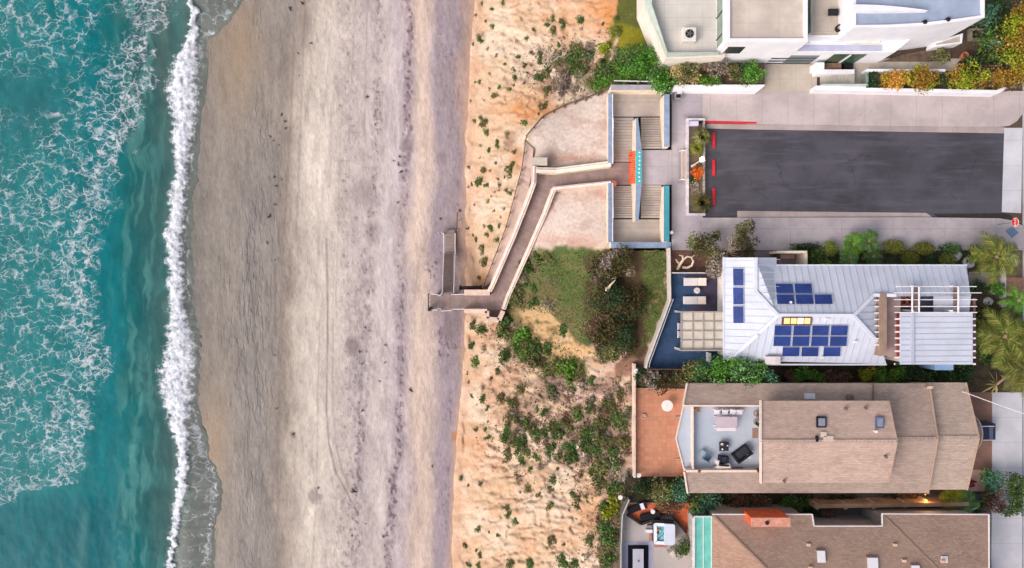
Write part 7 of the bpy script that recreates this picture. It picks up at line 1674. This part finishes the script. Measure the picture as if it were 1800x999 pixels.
# hedges between the houses
for lab, x, y, rx, ry, h, kd, k2 in (('grey pink twiggy bush by the northern end of the patio wall', 1143, 668, 15, 16, 1.4, 'grey', 'brown'), ('dark olive bush at the top of the brick patio', 1168, 672, 24, 16, 1.2, 'tree', 'dark'), ('olive bush below the corner of the blue deck', 1197, 660, 20, 16, 1.5, 'olive', 'dark'), ('grey green bush at the left end of the big hedge', 1228, 653, 24, 20, 4.4, 'hedge', 'olive'), ('largest rounded green bush of the hedge between the houses', 1292, 656, 58, 24, 6.2, 'hedge', 'bright'), ('blue green bush at the right end of the big hedge', 1352, 660, 26, 18, 5.2, 'bluish', 'green'), ('dark low bush under the blue deck corner', 1128, 660, 14, 16, .9, 'dark', 'tree')):
    bush('hedge_bush', lab, 'bush', x, y, rx, ry, 0, h, kd, .18, 1.2, kind2=k2)
for lab, x, y, rx, ry, h, kd, k2 in (('low green hedge left part along the tan roof', 1405, 660, 32, 12, 2.0, 'bright', 'brown'), ('low brownish hedge middle part along the tan roof', 1465, 664, 38, 10, 2.2, 'brown', 'bright'), ('bright green hedge end piece along the tan roof', 1546, 660, 36, 13, 2.4, 'bright', 'lime'), ('dark green bush left of the light blue awning', 1600, 656, 30, 16, 2.2, 'dark', 'bright'), ('dark green bush right of the light blue awning', 1690, 656, 28, 18, 2.2, 'dark', 'bright'), ('dark green bush below the light blue awning', 1652, 664, 28, 10, 1.9, 'dark', 'green')):
    bush('low_hedge', lab, 'bush', x, y, rx, ry, 0, h, kd, .17, 1.1, kind2=k2)
struct(MB().pr(1375, 641, 1720, 680, -.3, -.02), 'hedge_bed', mat('hedge_bed_soil', (60, 54, 42), .95, .3, 2)); struct(MB().pr(1100, 838.5, 1430, 904, -.3, -.025), 'hedge_bed', mat('hedge_bed_soil', (60, 54, 42)))
for lab, x, y, rx, ry, h, kd, k2 in (('dark olive bush under the brick patio wall, left of the group', 1128, 858, 20, 18, 1.3, 'dark', 'tree'), ('brownish olive bush in the middle of the group by the patio', 1158, 866, 24, 24, 1.6, 'olive', 'tree'), ('dry brown bush beside the orange tiles', 1178, 884, 20, 16, 1.2, 'brown', 'olive'), ('blue green white flecked bush touching the tan roof corner', 1194, 862, 22, 20, 1.9, 'bluish', 'hedge'), ('large green bush over the turquoise deck corner', 1240, 888, 32, 18, 2.2, 'bluish', 'green'), ('small dark bush by the hot tub below the edging', 1200, 962, 14, 17, 1.4, 'green', 'hedge'), ('brown dry bush on the dark bed right of the large green bush', 1292, 882, 22, 14, .9, 'brown', 'dark'), ('brownish hedge piece along the lower yard', 1330, 884, 28, 13, .9, 'brown', 'olive'), ('mossy green hedge piece along the lower yard', 1395, 886, 36, 13, .9, 'green', 'bright'), ('reddish dark bare bush in the yard notch', 1455, 903, 24, 13, 1.3, 'brown', 'dark'), ('dark small shrub row under the tan eave, left', 1470, 874, 40, 5, .6, 'dark', 'brown'), ('brown shrub row under the tan eave beside the lantern', 1590, 872, 40, 5, .7, 'brown', 'dark')):
    bush('yard_bush', lab, 'bush', x, y, rx, ry, 0, h, kd, .17, 1.0, kind2=k2)
palm('fan_plant', 'yellow green broad leaved plant in the yard near the small terrace', 1676, 876, 0, 26, 1.6, 16, 'lime', .6, 'plant', 1.1, trunk_r=.1); palm('fan_plant', 'green broad leaved plant at the end of the lower yard', 1700, 884, 0, 24, 1.5, 16, 'hedge', .6, 'plant', 1.1, trunk_r=.1)
for lab, x, y, rx, ry, h, kd, k2 in (('round blue green bush on the pavement by the garden chair', 1743, 846, 21, 18, 2.0, 'bluish', 'hedge'), ('round dark green bush at the right edge of the pavement', 1782, 848, 20, 20, 2.1, 'green', 'dark'), ('round brownish bush on the pavement under the blue green one', 1745, 880, 20, 18, 1.8, 'brown', 'olive'), ('dark green white flecked bush at the pavement edge, lowest of four', 1779, 890, 17, 20, 1.6, 'green', 'bluish'), ('dark low bush between the brownish bush and the yard', 1722, 893, 12, 14, .9, 'dark', 'green')):
    bush('pavement_bush', lab, 'bush', x, y, rx, ry, 0, h, kd, .17, 1.3, kind2=k2)
ff = thing('fallen_frond', 'dry straw coloured fallen palm frond by the tan house drive', 'frond', W(1748, 672, .05)); V = MB(); q0 = W(1752, 676, .3)
for i in range(7):
    a = R(95+i*28); d = Vector((math.cos(a), math.sin(a), .05)); L_ = 1.3+.5*math.sin(i*2); sd_ = Vector((-math.sin(a), math.cos(a), 0))*.07; V.add([q0, q0+d*L_*.5+sd_+Vector((0, 0, .12)), q0+d*L_, q0+d*L_*.5-sd_], [(0, 1, 2, 3)])
V.build('leaflets', LM['straw'], ff, fix=False)
MB().tube([q0, q0+Vector((.5, .55, .2)), q0+Vector((1.0, 1.0, .1))], [.12, .1, .07]).build('stalk', mat('stalk_tan', (196, 160, 132), .8), ff)
# potted plants on the roof deck
for x, y, lab, kd, r in ((1224.5, 719.5, 'orange dried plant in the north west corner of the roof deck', 'orange', 3.2), (1225, 824, 'orange dried plant in the south west corner of the roof deck', 'orange', 3.4), (1326, 727, 'grey green potted plant by the deck wall, upper of two', 'grey', 6), (1326, 742, 'grey green potted plant by the deck wall, lower of two', 'dark', 6), (1327, 822.5, 'round dark potted plant in the south east deck corner', 'dark', 3.5)):
    o = thing('potted_plant', lab, 'plant', W(x, y, zd)); q = W(x, y, zd); MB().lathe(q, [(.12, 0), (.18, .3), (.2, .34), (.15, .34), (.14, .28)], 14).build('pot', mat('plant_pot', (190, 170, 160), .8), o); k = r*(H-zd)/F
    n = 5; P = cloud([(RG.normal()*.3*k, RG.normal()*.3*k, .5+.1*i, k*.5, k*.5, .2) for i in range(n)], 160, .6)+np.array(q); me = leaves_mesh('foliage', P-np.array(q), .11, LM[kd]); ob = bpy.data.objects.new('foliage', me); COL.objects.link(ob); ob.parent = o
# grass on the lawn: blades nobody could count
n = 26000; gx = RG.uniform(905, 1180, n); gy = RG.uniform(436, 664, n); nn = fbm(gx/22, gy/22, 81, 4)
ok = (inpoly(gx+(nn-.5)*20, gy, LAWN) | inpoly(gx, gy, [(1128, 440), (1172, 440), (1172, 520), (1150, 590), (1128, 610)])) & (RG.random(n) < .35+.65*(fbm(gx/12, gy/12, 91, 3) > .48))
gx, gy = gx[ok], gy[ok]; gz = land(gx, gy)+.03; kk_ = (H-gz)/F; P = np.stack([(gx-900)*kk_, -(gy-499.5)*kk_, gz], 1)
me = leaves_mesh('lawn_grass', P, .2, LM['grass'], up=.5, aspect=.3); o = bpy.data.objects.new('lawn_grass', me); COL.objects.link(o); tag(o, 'short green grass on the sloping lawn beside the walkway', 'grass', kind='stuff')
# low dry ground cover between the shrubs of the bluff
n = 110000; gx = RG.uniform(830, 1112, n); gy = RG.uniform(60, 1000, n); dd = np.zeros(n)
for (ox, oy, rx, ry, s) in ((1000, 120, 55, 36, .9), (1000, 155, 45, 16, .8), (975, 745, 85, 58, .6), (1062, 790, 42, 80, 1), (1075, 730, 40, 40, .8), (1000, 682, 80, 16, .6), (890, 585, 34, 18, .7), (1070, 950, 28, 55, .9), (950, 630, 50, 22, .8), (930, 470, 30, 22, .6), (905, 520, 18, 22, .7), (1090, 680, 30, 20, .6)): dd = np.maximum(dd, s*np.exp(-((gx-ox)/rx)**2-((gy-oy)/ry)**2))
ok = RG.random(n) < dd*sst(.38, .58, fbm(gx/9, gy/9, 95, 3))*1.1; ok &= ~inpoly(gx, gy, TERR_UP) & ~inpoly(gx, gy, TERR_LO)
gx, gy = gx[ok], gy[ok]; gz = land(gx, gy)+.06; kk_ = (H-gz)/F; P = np.stack([(gx-900)*kk_, -(gy-499.5)*kk_, gz], 1)
me = leaves_mesh('ground_cover', P, .26, LM['grey'], up=.4, aspect=.4); [me.materials.append(LM[k]) for k in ('olive', 'brown')]; me.polygons.foreach_set('material_index', RG.integers(0, 3, len(P))); o = bpy.data.objects.new('ground_cover', me); COL.objects.link(o); tag(o, 'dry grey and olive ground cover between the shrubs of the bluff', 'ground cover', kind='stuff')
# kelp scraps on the sand
KP = [(495, 201, 3), (502, 213, 3), (503, 226, 3), (475, 240, 3), (482, 247, 2), (491, 255, 2), (525, 94, 2.5), (547, 76, 3.5), (526, 133, 2), (645, 170, 3.5), (532, 6, 4), (510, 15, 4), (474, 379, 4.5), (484, 360, 3), (486, 327, 3), (482, 311, 3), (495, 315, 2), (494, 161, 2), (470, 427, 3), (484, 457, 2), (703, 275, 3), (701, 289, 3.5), (705, 302, 4), (692, 283, 2.5), (660, 219, 3), (700, 356, 3), (722, 686, 4.5), (632, 618, 3), (642, 576, 3), (677, 607, 3), (668, 670, 3), (637, 640, 2.5), (637, 722, 3.5), (622, 864, 6), (560, 858, 3), (516, 763, 4), (483, 625, 2.5), (487, 718, 3), (643, 921, 2), (674, 943, 3), (677, 637, 3), (808, 370, 3), (775, 385, 3), (619, 942, 2.5), (760, 820, 3)]
kb = {}
M_kelp = mat('dried_kelp', (52, 42, 44), .85, .2, 6)
kt = []
for v in range(4):
    m = MB(); rr = random.Random(v+20)
    for i in range(9):
        a = rr.random()*6.28; pts = [Vector((rr.uniform(-.25, .25), rr.uniform(-.4, .4), .04))]
        for j in range(4): a += rr.uniform(-.9, .9); pts.append(pts[-1]+Vector((.28*math.cos(a), .34*math.sin(a), rr.uniform(-.02, .05))))
        for q in pts: q.z = max(q.z, .02)
        m.tube(pts, [.07, .1, .09, .07, .03], 5)
    o = m.build('kelp_scrap', M_kelp, origin=(0, 0, 0)); kt.append(o.data); bpy.data.objects.remove(o)
for x, y, r in sorted(KP): kb.setdefault(next(i for i, l in enumerate(LAND) if y < l[0]), []).append((x, y, r))
SEA = ['nearest the sea', 'second from the sea', 'third from the sea', 'fourth from the sea', 'fifth from the sea', 'sixth from the sea', 'seventh from the sea']
for b_, lst in kb.items():
    for i, (x, y, r) in enumerate(lst):
        z = float(beach_z(x, y))+.02; s = r*(H-z)/F/1.1; o = bpy.data.objects.new('kelp_scrap', kt[RG.integers(0, 4)]); COL.objects.link(o); o.location = W(x, y, z); o.rotation_euler = (0, 0, RG.random()*6.28); o.scale = (s, s, s)
        tag(o, 'dark dried kelp scrap level with %s, %s' % (LAND[b_][1], SEA[i] if len(lst) > 1 else 'only one there'), 'kelp', 'kelp scraps strewn over the beach')
